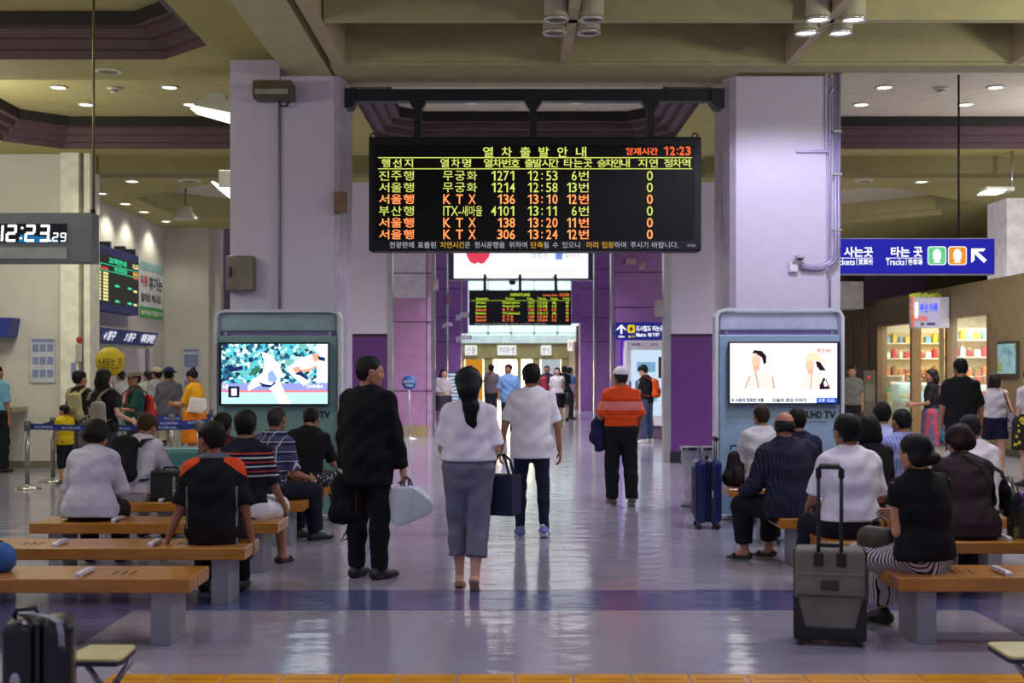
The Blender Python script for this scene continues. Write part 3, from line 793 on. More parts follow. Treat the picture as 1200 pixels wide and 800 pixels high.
# ---------------------------------------------------------------- far end: bright atrium and its shops
YB = 57
FASC = M((148, 138, 88), .6, noise=.06)
m = MB().box(px(500, YB), px(720, YB), YB, YB+.4, pz(421, YB), pz(401, YB))
for a, b in ((498, 544), (567, 578), (606, 611), (624, 633), (658, 672)): m.box(px(a, YB), px(b, YB), YB, YB+.4, 0, pz(420, YB))
struct(m.build('wall_back', FASC))
struct(MB().box(px(540, YB), px(682, YB), YB-.1, YB+.1, pz(402, YB), pz(393, YB)).build('trim_3', M((214, 235, 228), .4)))
struct(MB().box(px(500, YB), px(720, YB), YB+4, YB+4.2, 0, 3).build('wall_back_inside', M((220, 205, 170), .7)))
struct(MB().box(px(500, YB), px(720, YB), YB+.4, YB+4, pz(412, YB), pz(408, YB)).build('ceiling_back_shops', WHITE))
DAY = emit((214, 244, 238), 1.35)
struct(MB().box(px(490, 62), px(730, 62), 62, 62.2, 2.2, 14).build('window_3', DAY))
m = MB()
for x in range(545, 700, 27): m.box(px(x, 61.8)-.05, px(x, 61.8)+.05, 61.7, 61.95, 2.2, 14)
for y in (340, 366, 390): m.box(px(530, 61.8), px(700, 61.8), 61.7, 61.95, pz(y, 61.8)-.04, pz(y, 61.8)+.04)
struct(m.build('window_frame_3', M((190, 205, 205), .4)))
for i, (a, b, c) in enumerate(((545, 566, (226, 150, 40)), (634, 657, (190, 205, 215)))):
    struct(MB().box(px(a, YB+.5), px(b, YB+.5), YB+.5, YB+.55, pz(475, YB), pz(421, YB)).build('window_%d' % (4+i), emit(c, .8)))
for x, e in ((556, 260), (592, 800), (646, 500)):
    l = bpy.data.lights.new('shop_light', 'AREA'); l.energy = e; l.size = 2.2; l.color = (1, .95, .85); o = bpy.data.objects.new('shop_light', l); COL.objects.link(o); o.location = (px(x, YB), YB+2, pz(413, YB))
# shop on the side of the passage near the far end
m = MB().box(px(673, 52), px(682, 52), 51.5, 57, 0, pz(400, 52)).box(px(681, 48), px(700, 48), 51.4, 51.8, pz(401, 48), pz(378, 48)); struct(m.build('wall_passage', WOOD2))
struct(MB().box(px(682, 51.6), px(700, 51.6), 51.6, 51.7, .1, pz(401, 51.6)).build('window_6', emit((205, 215, 150), .8)))
# cross wall over the passage that carries the advertisement, clad in purple
m = MB().box(px(541, 50), px(548, 50), 50.2, 51, pz(390, 50), 8); m.box(px(670, 50), px(680, 50), 50.2, 51, pz(378, 50), 8); struct(m.build('wall_passage_clad', PURPLE2))
struct(MB().box(px(524, 46), px(697, 46), 46.4, 47, pz(327, 46), 9).build('ceiling_beam_far', M((150, 140, 150), .6)))
struct(MB().box(-12, px(510, 40), 41.5, 42, 0, 8).build('wall_hall_side', M((150, 110, 150), .6)))
struct(MB().box(px(740, 40), 12, 41.5, 42, 0, 8).build('wall_hall_shops', M((120, 100, 90), .6)))
l = bpy.data.lights.new('atrium_daylight', 'AREA'); l.energy = 1500; l.shape = 'RECTANGLE'; l.size = 6; l.size_y = 8; l.color = (.9, 1, .98)
o = bpy.data.objects.new('atrium_daylight', l); COL.objects.link(o); o.location = (.6, 55, 9.5)

# ---------------------------------------------------------------- downlights
ring = MB().lathe([(.115, 0), (.13, -.015), (.105, -.02), (.10, 0)], (0, 0, 0), 20, caps=False)
dl0 = thing('ceiling_downlight', 'recessed round downlight', 'downlight', (0, 0, 0), 0, 'recessed downlights')
ring.build('trim_ring', M((225, 225, 215), .4), dl0); MB().lathe([(.001, -.006), (.10, -.006), (.10, -.002), (.001, -.002)], (0, 0, 0), 20).build('lens', emit((255, 255, 244), 7), dl0)
DL = []
zt = 5.22+.3+.16
def desc(a): return a
for x, y, z, c, lab in ((-6.45, 18.3, zt, WARM, 'recessed downlight left of the hanging clock rod, near the tray edge'), (-4.86, 18.3, zt, WARM, 'recessed downlight above the wall floodlight beside the lavender pillar'),
        (-6.45, 19.5, zt, WARM, 'recessed downlight just beside the clock rod, by the maroon cornice'), (-4.86, 19.5, zt, WARM, 'recessed downlight touching the floodlight lamp in view'),
        (-.57, 19.3, zt, NEUT, 'recessed downlight behind the truss, over the first letters of the departure board'), (1.01, 19.3, zt, NEUT, 'recessed downlight behind the truss, over the middle of the departure board'),
        (5.36, 18.3, zt, NEUT, 'recessed downlight by the conduit pillar, further from the cornice'), (6.95, 18.3, zt, NEUT, 'recessed downlight at the far end of the tray row, away from the cornice'),
        (5.36, 19.5, zt, NEUT, 'recessed downlight by the conduit pillar, closer to the maroon cornice'), (6.95, 19.5, zt, NEUT, 'recessed downlight above the sign rod, closer to the maroon cornice'),
        (px(155, 22.35), 22.35, 4.93, WARM, 'downlight alone on the olive soffit above the queue'),
        (-7.62, 23.9, 4.93, WARM, 'first wall-washing downlight of the row above the counter display, beside the wall corner'), (-7.62, 25.4, 4.93, WARM, 'second wall-washing downlight of the row above the counter display'),
        (-7.62, 26.7, 4.93, WARM, 'third wall-washing downlight of the row above the counter display'), (-7.62, 28.4, 4.93, WARM, 'last wall-washing downlight of the row, by the end wall'),
        (px(1080, 22.4), 22.4, 4.93, NEUT, 'downlight on the soffit above the blue hanging direction sign')):
    DL.append((x, y, z, c, lab))
for i, (x, y, z, c, lab) in enumerate(DL):
    o = dl0 if i == 0 else dup(dl0); o.location = (x, y, z); o['label'] = lab
    wash = x < -7.5
    spot((x, y, z-.05), K_WARM*(.9 if wash else 1.6) if c == WARM else K_COOL*2.2, c, 130)
def glow(loc, p, c, r=.18):
    l = bpy.data.lights.new('ceiling_fill', 'POINT'); l.energy = p; l.color = c; l.shadow_soft_size = r
    o = bpy.data.objects.new('ceiling_fill', l); COL.objects.link(o); o.location = loc
# unseen point lights without fixtures, added to brighten the ceilings and coffers
GLOW = [((-6.6, 11, 4.3), 130, WARM), ((-7.6, 17.8, 4.3), 120, WARM), ((-12, 19, 4), 90, WARM), ((6.6, 11, 4.3), 150, (1, .98, .85)), ((8.6, 19, 4.2), 120, NEUT), ((4.2, 9, 4.5), 110, (1, .98, .80)), ((.8, 7.5, 4.5), 8, COOL), ((-4.6, 8, 4.3), 50, WARM)]
for g_ in GLOW: glow(*g_)
# downlight rows continue over near bays; fixtureless spots added to light the shop wall
for x, y, c, p in ((-6.4, 10.5, WARM, 1.), (-4.9, 12, WARM, 1.), (-7, 6, WARM, 1.), (-4.5, 6, WARM, .6), (7.5, 17, NEUT, 1.6), (6.8, 25, WARM, 4.), (7.2, 20, WARM, 2.5), (-5.5, 26, WARM, 2.)): spot((x, y, 5.15), K_WARM*p, c, 140)
# ================================================================ DEPARTURE BOARD AND TRUSS
YT = 15.0
t = thing('board_truss', 'black beam spanning the two lavender pillars and carrying the departure board', 'truss', (px(625, YT), YT+.08, pz(118, YT)))
m = MB().box(px(403, YT), px(850, YT), YT, YT+.16, pz(118, YT), pz(104, YT), .008); m.build('beam', DKMET, t, True)
for a, b, c in ((403, 416, 0), (833, 850, 1)):
    xs = [px(a, YT), px(b, YT)]; 
    pts = [(xs[0], pz(104, YT)), (xs[1], pz(104, YT)), (xs[1], pz(119 if not c else 127, YT)), (xs[1]-.04 if not c else xs[0]+.06, pz(127, YT)), (xs[0], pz(127 if not c else 119, YT))]
    MB().prism(pts, .24, 'y', YT-.04).build('end_bracket', DKMET, t, True)
for x in (489, 625, 763):
    P_ = [(x-10, 104), (x+10, 104), (x+10, 118), (x+4, 127), (x+4, 162), (x-4, 162), (x-4, 127), (x-10, 118)]
    MB().prism([(px(a, YT), pz(b, YT)) for a, b in P_], .14, 'y', YT+.03).build('hanger', DKMET, t, True)
YD = 14.86
bd = thing('departure_board', 'large black electronic departure board hanging from the truss between the pillars', 'departure board', (px(627, YD), YD+.15, pz(294, YD)))
MB().box(px(432, YD), px(822, YD), YD, YD+.3, pz(294, YD), pz(160, YD), .02).build('housing', M((28, 28, 34), .6, .0, .03, spec=.25), bd, True)
MB().box(px(440, YD), px(814, YD), YD-.006, YD+.02, pz(281, YD), pz(170, YD)).build('display', M((14, 13, 13), .6, 0, .02, spec=.2), bd, True)
for x in (436, 816):
    pts = [(px(x, YD)+.035*math.cos(a), YD+.1, pz(160, YD)+.005+.05*math.sin(a)) for a in np.linspace(0, PI, 9)]
    MB().tube(pts, .009, 8).build('lifting_eye', DKMET, bd, True)
YG = emit((226, 238, 112), 1.0); ORG = emit((255, 100, 52), 1.2); ORG2 = emit((255, 178, 104), 1.2); GREYT = emit((178, 180, 190), .9); AMB = emit((222, 170, 50), .95)
yd = YD-.010; PP = pxplane(yd)
def brd(name, mat, items, parent=bd, plane=None, bold=.012, lines=()):
    """items: (text, x0, x1, y_top, y_bottom) in photo measurements on the board's own plane"""
    tx = TX()
    for it in items: tx.add(it[0], it[1], it[2], -it[4], -it[3], bold)
    for a, b, y0, y1 in lines: tx.rect(a, b, -y1, -y0)
    return tx.build(name, mat, parent, **(plane or PP))
def spread(s, x0, x1, w, y0, y1):
    ch = list(s); n = len(ch); st = (x1-x0-w)/(n-1) if n > 1 else 0
    return [(c, x0+i*st, x0+i*st+w, y0, y1) for i, c in enumerate(ch) if c != ' ']
brd('title_lettering', YG, spread('열차출발안내', 566, 687, 12, 172, 184))
brd('clock_lettering', ORG, [('현재시간', 733, 771, 173, 181.5), ('1', 778, 783, 171.5, 182), ('2', 785, 791, 171.5, 182), (':', 793, 794.6, 174, 181), ('2', 796, 802, 171.5, 182), ('3', 803.5, 809.5, 171.5, 182)], bold=.03)
hdr = []
for s, a, b in (('행선지', 447, 484), ('열차명', 516, 552), ('열차번호', 567, 609), ('출발시간', 615, 655), ('타는곳', 661, 694), ('승차안내', 700, 738), ('지연', 748, 771), ('정차역', 778, 809)):
    hdr += spread(s, a, b, 10.2, 186, 196)
brd('header_lettering', YG, hdr, lines=[(443, 811, 184.2, 185.2), (443, 811, 197.2, 198.2)])
rows = [('진주행', '무궁화', '1271', '12:53', '6번', 0), ('서울행', '무궁화', '1214', '12:58', '13번', 0), ('서울행', 'KTX', '136', '13:10', '12번', 1),
        ('부산행', 'ITX-새마을', '4101', '13:11', '6번', 0), ('서울행', 'KTX', '138', '13:20', '11번', 1), ('서울행', 'KTX', '306', '13:24', '12번', 1)]
for i, (d, n, no, tm, pl, k) in enumerate(rows):
    y0, y1 = 200.2+i*13.75, 211.4+i*13.75
    it = spread(d, 444, 485, 12.2, y0, y1)
    if n == 'KTX': it += [('K', 519.5, 528, y0, y1), ('T', 534.5, 542.5, y0, y1), ('X', 549, 557.5, y0, y1)]
    elif n[0] == 'I': it += [('ITX-', 519.5, 540, y0, y1), ('새마을', 541, 565, y0-.5, y1+.5)]
    else: it += spread(n, 519, 559, 12, y0, y1)
    x = 603.5
    for c in reversed(no):
        wd = 4.8 if c == '1' else 6.2; it.append((c, x-wd-(.7 if c == '1' else 0), x-(.7 if c == '1' else 0), y0, y1)); x -= 7.3
    for c, a in zip(tm, (618, 625, 633.4, 640, 647.4)):
        if c == ':': it.append((':', a+1, a+2.6, y0+2.5, y1-1))
        elif c == '1': it.append(('1', a+.6, a+5.2, y0, y1))
        else: it.append((c, a, a+6, y0, y1))
    for c, a in zip(pl[:-1].rjust(2), (664, 670)):
        if c == '1': it.append(('1', a+.4, a+5., y0, y1))
        elif c != ' ': it.append((c, a, a+5.8, y0, y1))
    it.append(('번', 678.5, 690, y0, y1)); it.append(('0', 758, 765, y0, y1))
    brd('train_lettering', ORG if k else YG, it, bold=.022 if k else .002)
    if k: 
        o = brd('train_lettering_core', ORG2, it, plane=pxplane(yd-.002), bold=-.008)
ft = lambda L: [(s, a, b, 283.2, 290.6) for s, a, b in L]
brd('footer_lettering', GREYT, ft([('전광판에', 456.5, 485), ('표출된', 489.5, 511), ('은', 545, 551), ('정시운행을', 556, 591.5), ('위하여', 596.5, 617.5), ('될', 637, 643), ('수', 647.5, 654), ('있으니', 659, 679.5), ('하여', 720, 733.5), ('주시기', 739, 759.5), ('바랍니다.', 764, 795)])+[('코레일▾', 805, 816, 286, 289)], bold=.005)
brd('footer_accent_lettering', AMB, ft([('지연시간', 516, 544.5), ('단축', 622, 636.5), ('미리', 687.5, 701), ('입장', 705.5, 719.5)]), bold=.005)

# ================================================================ TV STANDS
def tv_stand(lab, tlab, xa, xb, ytop, hdr_y, main_y, tvx, tvy, Y, col, hcol, txt_x, full):
    x0, x1 = px(xa, Y), px(xb, Y)
    st = thing('tv_stand', lab, 'display stand', ((x0+x1)/2, Y+.15, 0))
    zt_ = pz(ytop, Y)
    ac = M((205, 212, 222), .2, 0, .03, spec=.8)
    pts = [(x0+.02, Y+.1, .05), (x0+.02, Y+.1, zt_-.1), (x0+.05, Y+.1, zt_-.04), (x0+.12, Y+.1, zt_-.02), (x1-.12, Y+.1, zt_-.02), (x1-.05, Y+.1, zt_-.04), (x1-.02, Y+.1, zt_-.1), (x1-.02, Y+.1, .05)]
    MB().strap(pts, .2, .035, (0, 1, 0)).build('frame', ac, st, True)
    MB().box(x0-.02, x1+.02, Y-.12, Y+.34, 0, .05, .01).build('base', M((205, 205, 220), .35), st, True)
    MB().box(x0+.06, x1-.06, Y+.04, Y+.1, pz(hdr_y[1], Y), pz(hdr_y[0], Y), .02).build('header_panel', M(hcol, .3), st, True)
    MB().box(x0+.06, x1-.06, Y+.07, Y+.12, pz(main_y, Y), pz(hdr_y[1], Y)).build('gap_strip', M((132, 116, 176), .35), st, True)
    m = MB()
    for xx in (x0+.13, x1-.13): m.lathe([(.022, 0), (.022, .04), (.012, .05)], (xx, Y+.03, (pz(hdr_y[1], Y)+pz(main_y, Y))/2), 14, 'y')
    m.build('standoff', STEEL, st, True)
    MB().box(x0+.05, x1-.05, Y+.02, Y+.1, .05, pz(main_y, Y), .012).build('main_panel', M(col, .3, 0, .03), st, True)
    tx = TX()
    if full: tx.add('SUHD', txt_x, txt_x+21, -490, -481.5, .03)
    else: tx.add('SUHD', txt_x, txt_x+17, -490, -481.5, .03)
    tx.add('TV', txt_x+(23.5 if full else 19), txt_x+(37.5 if full else 32), -490, -481.5, .03)
    tx.add('quantum dot display', txt_x+1, txt_x+(25 if full else 20), -495, -492.6, .0)
    tx.build('lettering', M((26, 30, 44), .4, 0, 0), st, **pxplane(Y+.015))
    tv = thing('wall_tv', tlab, 'television', (px((tvx[0]+tvx[1])/2, Y), Y-.02, pz(tvy[1], Y)))
    MB().box(px(tvx[0], Y), px(tvx[1], Y), Y-.06, Y+.02, pz(tvy[1], Y), pz(tvy[0], Y), .008).build('body', M((22, 24, 30), .3), tv, True)
    return st, tv
def on_tv(tv, Y):
    k = [0]
    def put(name, c, shapes, s=1.25):
        tx = TX(); 
        for sh in shapes:
            if sh[0] == 'r': tx.rect(sh[1], sh[2], -sh[4], -sh[3])
            elif sh[0] == 'd': tx.disc(sh[1], -sh[2], sh[3], sh[4])
            elif sh[0] == 'p': tx.poly([(a, -b) for a, b in sh[1]])
            elif sh[0] == 't': tx.add(sh[1], sh[2], sh[3], -sh[5], -sh[4], .03)
        k[0] += 1
        return tx.build(name, c if not isinstance(c, tuple) else emit(c, s), tv, **pxplane(Y-.061-.0008*k[0]))
    return put
YS = 14.1
st, tv = tv_stand('teal-backed television stand in front of the pillar with the metal box', 'wall television showing a baseball game on the teal stand', 250, 400, 362, (366, 388), 393, (257.5, 386), (401, 475), YS, (128, 168, 168), (150, 176, 184), 355, False)
put = on_tv(tv, YS)
def crowd():
    k = NT('broadcast_crowd'); co = k.coord((1, 1, 1)); v = k.n('ShaderNodeTexVoronoi'); v.inputs['Scale'].default_value = 26; k.l(co, v.inputs['Vector'])
    sp = k.n('ShaderNodeSeparateColor'); k.l(v.outputs['Color'], sp.inputs[0])
    c = k.ramp(sp.outputs[0], [(0, (40, 110, 150)), (.2, (90, 210, 225)), (.45, (190, 245, 250)), (.6, (20, 60, 90)), (.72, (120, 200, 190)), (.85, (230, 250, 255))], True)
    k.l(c, k.b.inputs['Emission Color']); k.b.inputs['Emission Strength'].default_value = 1.15; k.b.inputs['Base Color'].default_value = (0, 0, 0, 1); return k.m
put('picture_crowd', crowd(), [('r', 259.5, 384, 403, 449)]); put('picture_wall', (150, 160, 225), [('r', 259.5, 384, 449, 457)])
put('picture_band', (245, 130, 150), [('r', 259.5, 384, 457, 459.5)]); put('picture_field', (190, 238, 248), [('r', 259.5, 384, 459.5, 473)])
put('picture_board', (255, 255, 255), [('r', 371, 384, 403, 448), ('t', 'NE', 261, 268, 450.5, 455.5), ('t', 'ONNBA', 359, 379, 450.5, 454.5)])
put('picture_batter', (255, 255, 255), [('p', [(306, 412), (314, 414), (325, 424), (331, 436), (328, 446), (334, 460), (341, 473), (327, 473), (320, 460), (311, 450), (303, 452), (291, 458), (290, 453), (298, 444), (308, 436), (310, 424)]), ('p', [(337, 430), (346, 424), (356, 419), (364, 415), (370, 414), (372, 428), (362, 434), (352, 437), (362, 448), (356, 452), (344, 442), (338, 436)])], 1.35)
put('picture_cap', (60, 120, 90), [('p', [(294, 433), (304, 428), (306, 434), (300, 439), (295, 440)])]); put('picture_jersey', (150, 180, 225), [('p', [(314, 437), (319, 433), (325, 443), (322, 449), (314, 446)])])
put('picture_face', (250, 170, 140), [('p', [(343, 431), (350, 429), (353, 433), (364, 431), (371, 427), (371, 430), (362, 435), (350, 437), (345, 436)]), ('p', [(365, 415), (373, 414), (376, 421), (368, 424)])])
put('picture_shade', (30, 45, 100), [('p', [(302, 447), (310, 450), (318, 451), (322, 447), (323, 449), (317, 454), (308, 453)]), ('p', [(345, 438), (353, 434), (354, 436), (361, 443), (358, 444), (352, 440)]), ('p', [(372, 417), (381, 419), (381, 423), (374, 422)]), ('p', [(264, 430), (272, 427), (274, 431), (284, 428), (285, 433), (270, 436)])])
put('picture_caption', (30, 25, 50), [('r', 267.5, 280.5, 452.5, 465.5)]); put('picture_caption_inset', (240, 240, 250), [('r', 271, 277.5, 455, 463.5)])
st, tv = tv_stand('pale blue television stand in front of the conduit pillar', 'wall television showing a couple being interviewed on the pale blue stand', 838, 990, 360.5, (366, 387), 392, (853.5, 983), (400, 473.5), YS, (150, 178, 208), (182, 188, 218), 942, True)
put = on_tv(tv, YS)
put('picture_ground', (255, 254, 255), [('r', 855.5, 981, 402, 468)], 1.25)
put('picture_suit', (255, 236, 228), [('p', [(872, 455), (878, 438), (884, 433), (893, 433), (906, 438), (911, 456)]), ('p', [(938, 456), (942, 440), (948, 436), (958, 438), (966, 444), (968, 456)])], 1.15)
put('picture_face', (250, 205, 180), [('d', 886, 423, 5.6, 8.5), ('d', 949, 428, 5.2, 7.6)], 1.15); put('picture_lapel', (226, 196, 180), [('p', [(884, 433), (886, 433), (890, 455), (888, 455)]), ('p', [(872, 455), (878, 440), (879.5, 441), (874, 455)]), ('p', [(904, 441), (906, 441), (908, 455), (906, 455)]), ('p', [(950, 437), (951.5, 437), (951, 456), (949.5, 456)])], 1.0); put('picture_neck', (240, 190, 165), [('r', 882.5, 890, 428, 434), ('r', 947, 953, 433, 438)], 1.1)
put('picture_hat', (255, 226, 190), [('p', [(943, 421), (947, 413), (956, 412), (960, 418), (967, 422), (968, 425), (957, 422), (945, 423)])], 1.2)
put('picture_hair', (60, 30, 35), [('p', [(881, 414), (884, 410), (893, 411), (898, 417), (898, 425), (895, 427), (893, 419), (886, 414)]), ('p', [(956, 423), (961, 424), (968, 434), (961, 434), (957, 429)])], .6)
put('picture_emblem', (225, 110, 100), [('p', [(960, 450), (966, 447), (972, 451), (972, 456), (961, 456)]), ('t', '건강365', 957, 974, 408, 413)], 1.); put('picture_signer', (30, 25, 45), [('p', [(960, 456), (962, 449), (965, 442), (969, 445), (971, 453), (974, 455)])], .6); put('picture_signer_shirt', (255, 255, 255), [('p', [(965, 448), (967.5, 444), (970, 452), (966, 453)])], 1.)
put('picture_ticker', (245, 246, 255), [('r', 855.5, 981, 466, 472)], 1.1); put('picture_ticker_lettering', (34, 38, 90), [('t', '두 사람의 행복한 여름', 857, 895, 466.5, 471), ('t', '오늘의 건강 이야기', 905, 945, 466.5, 471)], .7); put('picture_ticker_end', (40, 90, 220), [('r', 957, 981, 466, 472)], 1.); put('picture_ticker_clock', (230, 240, 255), [('t', '오후 12:23', 959, 978, 467, 471)], 1.1)

# ================================================================ SIGNS
Y = 15.6
sg = thing('direction_sign', 'blue hanging direction sign reading Tickets and Tracks beside the conduit pillar', 'sign', (px(1076, Y), Y+.09, pz(279, Y)))
MB().box(px(930, Y), px(1166, Y), Y, Y+.18, pz(321.5, Y), pz(279, Y), .006).build('box', M((150, 150, 160), .4), sg, True)
MB().box(px(932, Y), px(1165, Y), Y-.006, Y+.02, pz(320.5, Y), pz(280, Y)).build('panel', emit((34, 36, 172), .95), sg, True)
MB().tube([(px(1126.5, Y), Y+.09, pz(279, Y)), (px(1126.5, Y), Y+.09, ZS+.03)], .014, 8).build('rod', DKMET, sg, True)
PS = pxplane(Y-.009); WH = emit((250, 250, 255), 1.1)
tx = TX(); 
for s, a, b in (('표', 966, 980), ('사는곳', 989, 1023), ('타는', 1044, 1066), ('곳', 1070.5, 1081)): tx.add(s, a, b, -301, -289, .035)
tx.rect(962, 1023, -302.6, -301.8); tx.rect(1038, 1081, -302.6, -301.8)
tx.add('Tickets', 975, 1002, -310.5, -303.2, .02); tx.rect(1003.6, 1004.4, -310.5, -303.2); tx.add('買票所', 1006, 1023, -310.5, -303.4, .02)
tx.add('Tracks', 1038, 1060, -310.5, -303.2, .02); tx.rect(1061.6, 1062.4, -310.5, -303.2); tx.add('乘車場', 1064, 1081, -310.5, -303.4, .02)
tx.poly([(1138, -291), (1155, -291), (1152.5, -294.5), (1145.5, -294.5), (1156.5, -304.5), (1153, -308), (1142, -297.5), (1142, -305), (1138, -308)])
tx.build('lettering', WH, sg, **PS)
def rrect(x0, x1, y0, y1, r):
    pts = []
    for cx, cy, a0 in ((x1-r, y0+r, 270), (x1-r, y1-r, 0), (x0+r, y1-r, 90), (x0+r, y0+r, 180)):
        for k in range(5):
            a = math.radians(a0+k*22.5); pts.append((cx+r*math.cos(a), -(cy+r*math.sin(a))))
    return pts
def rr(x0, x1, y0, y1, r): # photo y grows downward
    return [(a, b) for a, b in [(x, y) for x, y in ((x0+r, -y0), (x1-r, -y0), (x1-.3*r, -y0-.3*r), (x1, -y0-r), (x1, -y1+r), (x1-.3*r, -y1+.3*r), (x1-r, -y1), (x0+r, -y1), (x0+.3*r, -y1+.3*r), (x0, -y1+r), (x0, -y0-r), (x0+.3*r, -y0-.3*r))]]
tx = TX(); tx.poly(rr(1087, 1109, 288.5, 310.5, 3)); tx.poly(rr(1111, 1133, 288.5, 310.5, 3)); tx.build('pictogram_border', WH, sg, **pxplane(Y-.0095))
TX().poly(rr(1088, 1108, 289.5, 309.5, 2.5)).build('green_pictogram', emit((110, 214, 150), .95), sg, **pxplane(Y-.0105))
TX().poly(rr(1112, 1132, 289.5, 309.5, 2.5)).build('orange_pictogram', emit((248, 150, 40), 1.), sg, **pxplane(Y-.0105))
tx = TX()
for cx in (1098, 1122):
    tx.poly([(cx-4.6, -303), (cx-5, -297), (cx-3, -292.5), (cx, -291.3), (cx+3, -292.5), (cx+5, -297), (cx+4.6, -303), (cx+2.6, -305), (cx+4.2, -307.6), (cx-4.2, -307.6), (cx-2.6, -305)])
tx.build('train_symbol', WH, sg, **pxplane(Y-.0115))

# hanging clock at the side
Y = 11.5
ck = thing('hanging_clock', 'grey hanging digital clock showing 12:23.29', 'clock', (px(40, Y), Y+.1, pz(307, Y)))
MB().box(px(-75, Y), px(108, Y), Y, Y+.2, pz(307.5, Y), pz(249, Y), .006).build('housing', M((128, 134, 132), .45, .3, .03), ck, True)
MB().box(px(-60, Y), px(78.5, Y), Y-.008, Y+.02, pz(284, Y), pz(262, Y)).build('display', M((14, 14, 18), .25), ck, True)
MB().box(px(-60, Y), px(78.5, Y), Y-.008, Y+.02, pz(303, Y), pz(290, Y)).build('name_strip', M((172, 178, 174), .5), ck, True)
MB().tube([(px(105.5, Y), Y+.1, pz(249, Y)), (px(105.5, Y), Y+.1, ZS+.02)], .013, 8).build('rod', M((120, 116, 84), .4, .5), ck, True)
MB().lathe([(.012, 0), (.026, .005), (.026, .035), (.012, .045)], (px(104.5, Y), Y+.1, pz(249, Y)-.002), 12).build('rod_collar', DKMET, ck, True)
def seg7(tx, ch, x, y0, w, h, t, sk=.06):
    on = {'1': 'bc', '2': 'abged', '3': 'abgcd', '9': 'abcdfg'}[ch]; y1 = y0+h; ym = (y0+y1)/2; g = .3
    R_ = dict(a=(x+t*.5, x+w-t*.3, y0, y0+t), d=(x+t*.5, x+w-t*.3, y1-t, y1), g=(x+t*.5, x+w-t*.5, ym-t/2, ym+t/2), b=(x+w-t, x+w, y0+g+.6, ym-g), c=(x+w-t, x+w, ym+g, y1-g-.6), f=(x, x+t, y0+g+.6, ym-g), e=(x, x+t, ym+g, y1-g-.6))
    for s in on:
        a, b, c, d = R_[s]; o = lambda yy: (y1-yy)*sk
        tx.poly([(a+o(d), -d), (b+o(d), -d), (b+o(c), -c), (a+o(c), -c)])
tx = TX()
for ch, x in (('1', -9), ('2', 6.3), ('2', 28.2), ('3', 45)): seg7(tx, ch, x, 263, 12.6, 20.4, 3.1)
tx.disc(26, -267, 1.7, 1.5); tx.disc(24.3, -279, 1.7, 1.5); tx.disc(59, -282, 1.3)
for ch, x in (('2', 61), ('9', 70.2)): seg7(tx, ch, x, 272.5, 7, 10.6, 1.6)
tx.build('digits', emit((255, 255, 255), 1.3), ck, **pxplane(Y-.013))
TX().poly([(21, -284), (24, -274.5), (50, -277), (68, -280), (69, -284)]).build('blue_glow', emit((20, 120, 180), .8), ck, **pxplane(Y-.0105))

# LED board on the side wall (wall x = -8): u runs along +y
class SideP: pass
def sidepl(X, sgn=1): return dict(O=(X, 0, 0), U=(0, 1, 0), V=(0, 0, 1))
XW = -7.9
YL0, YL1 = 24.2, 27.2
def yside(x, X): return X*F/(x-VX)
def zside(y, Y): return pz(y, Y)
Xl = -7.75
ya, yb = yside(104, Xl), yside(163, Xl)
z1, z0 = pz(300, yb), pz(370, yb)
lb = thing('counter_led_board', 'blue-framed green and yellow electronic board on the ticket hall wall', 'information board', (Xl-.1, (ya+yb)/2, z0))
MB().box(-7.98, Xl, ya, yb, z0, z1, .02).build('housing', M((52, 62, 122), .4), lb, True)
MB().box(Xl-.02, Xl+.008, ya+.06, yb-.06, z0+.16, z1-.17).build('display', M((44, 46, 36), .4), lb, True)
m = MB()
for q in (.12, .42, .72, .93): m.box(-7.98, Xl-.02, ya+(yb-ya)*q-.05, ya+(yb-ya)*q+.05, z1-.01, z1+.12)
m.build('mounting_bracket', DKMET, lb, True)
def onside(name, mat, rects, X, parent, ya, yb, z0, z1, texts=()):
    tx = TX(); f = lambda u: ya+(yb-ya)*u; g = lambda v: z0+(z1-z0)*v
    for a, b, c, d in rects: tx.rect(f(a), f(b), g(c), g(d))
    for s, a, b, c, d in texts: tx.add(s, f(a), f(b), g(c), g(d), .04)
    return tx.build(name, mat, parent, (X, 0, 0), (0, 1, 0), (0, 0, 1))
Lp = (lb, ya+.06, yb-.06, z0+.16, z1-.17); TEAL = emit((60, 226, 160), 1.); YLW = emit((250, 236, 160), 1.); RED_E = emit((240, 70, 60), 1.)
onside('teal_lettering', TEAL, [(0, 1, .80, .815), (0, 1, .665, .68)]+[(a, a+.09, b, b+.05) for a, b in ((.48, .37), (.75, .37), (.48, .04), (.75, .04))], Xl+.012, *Lp, texts=[('고객안내', .35, .72, .84, .97), ('안내번호', .46, .74, .69, .79), ('표사는곳', .02, .2, .69, .79)])
onside('yellow_lettering', YLW, [(a, a+.1, .045+i*.068, .095+i*.068) for i in range(9) for a in (.1, .24)]+[(.88, .96, .33, .38), (.88, .96, .03, .08), (-.0, .05, .6, .65), (0, .05, .2, .25)], Xl+.012, *Lp, texts=[('12:23', .86, .99, .86, .96)])
onside('orange_lettering', emit((250, 160, 70), 1.), [(.87, .92, .70, .78), (.93, .98, .70, .78)], Xl+.012, *Lp); onside('red_lettering', RED_E, [(.1, .21, .69, .74), (.23, .34, .69, .74), (.88, .97, .63, .66)], Xl+.012, *Lp)
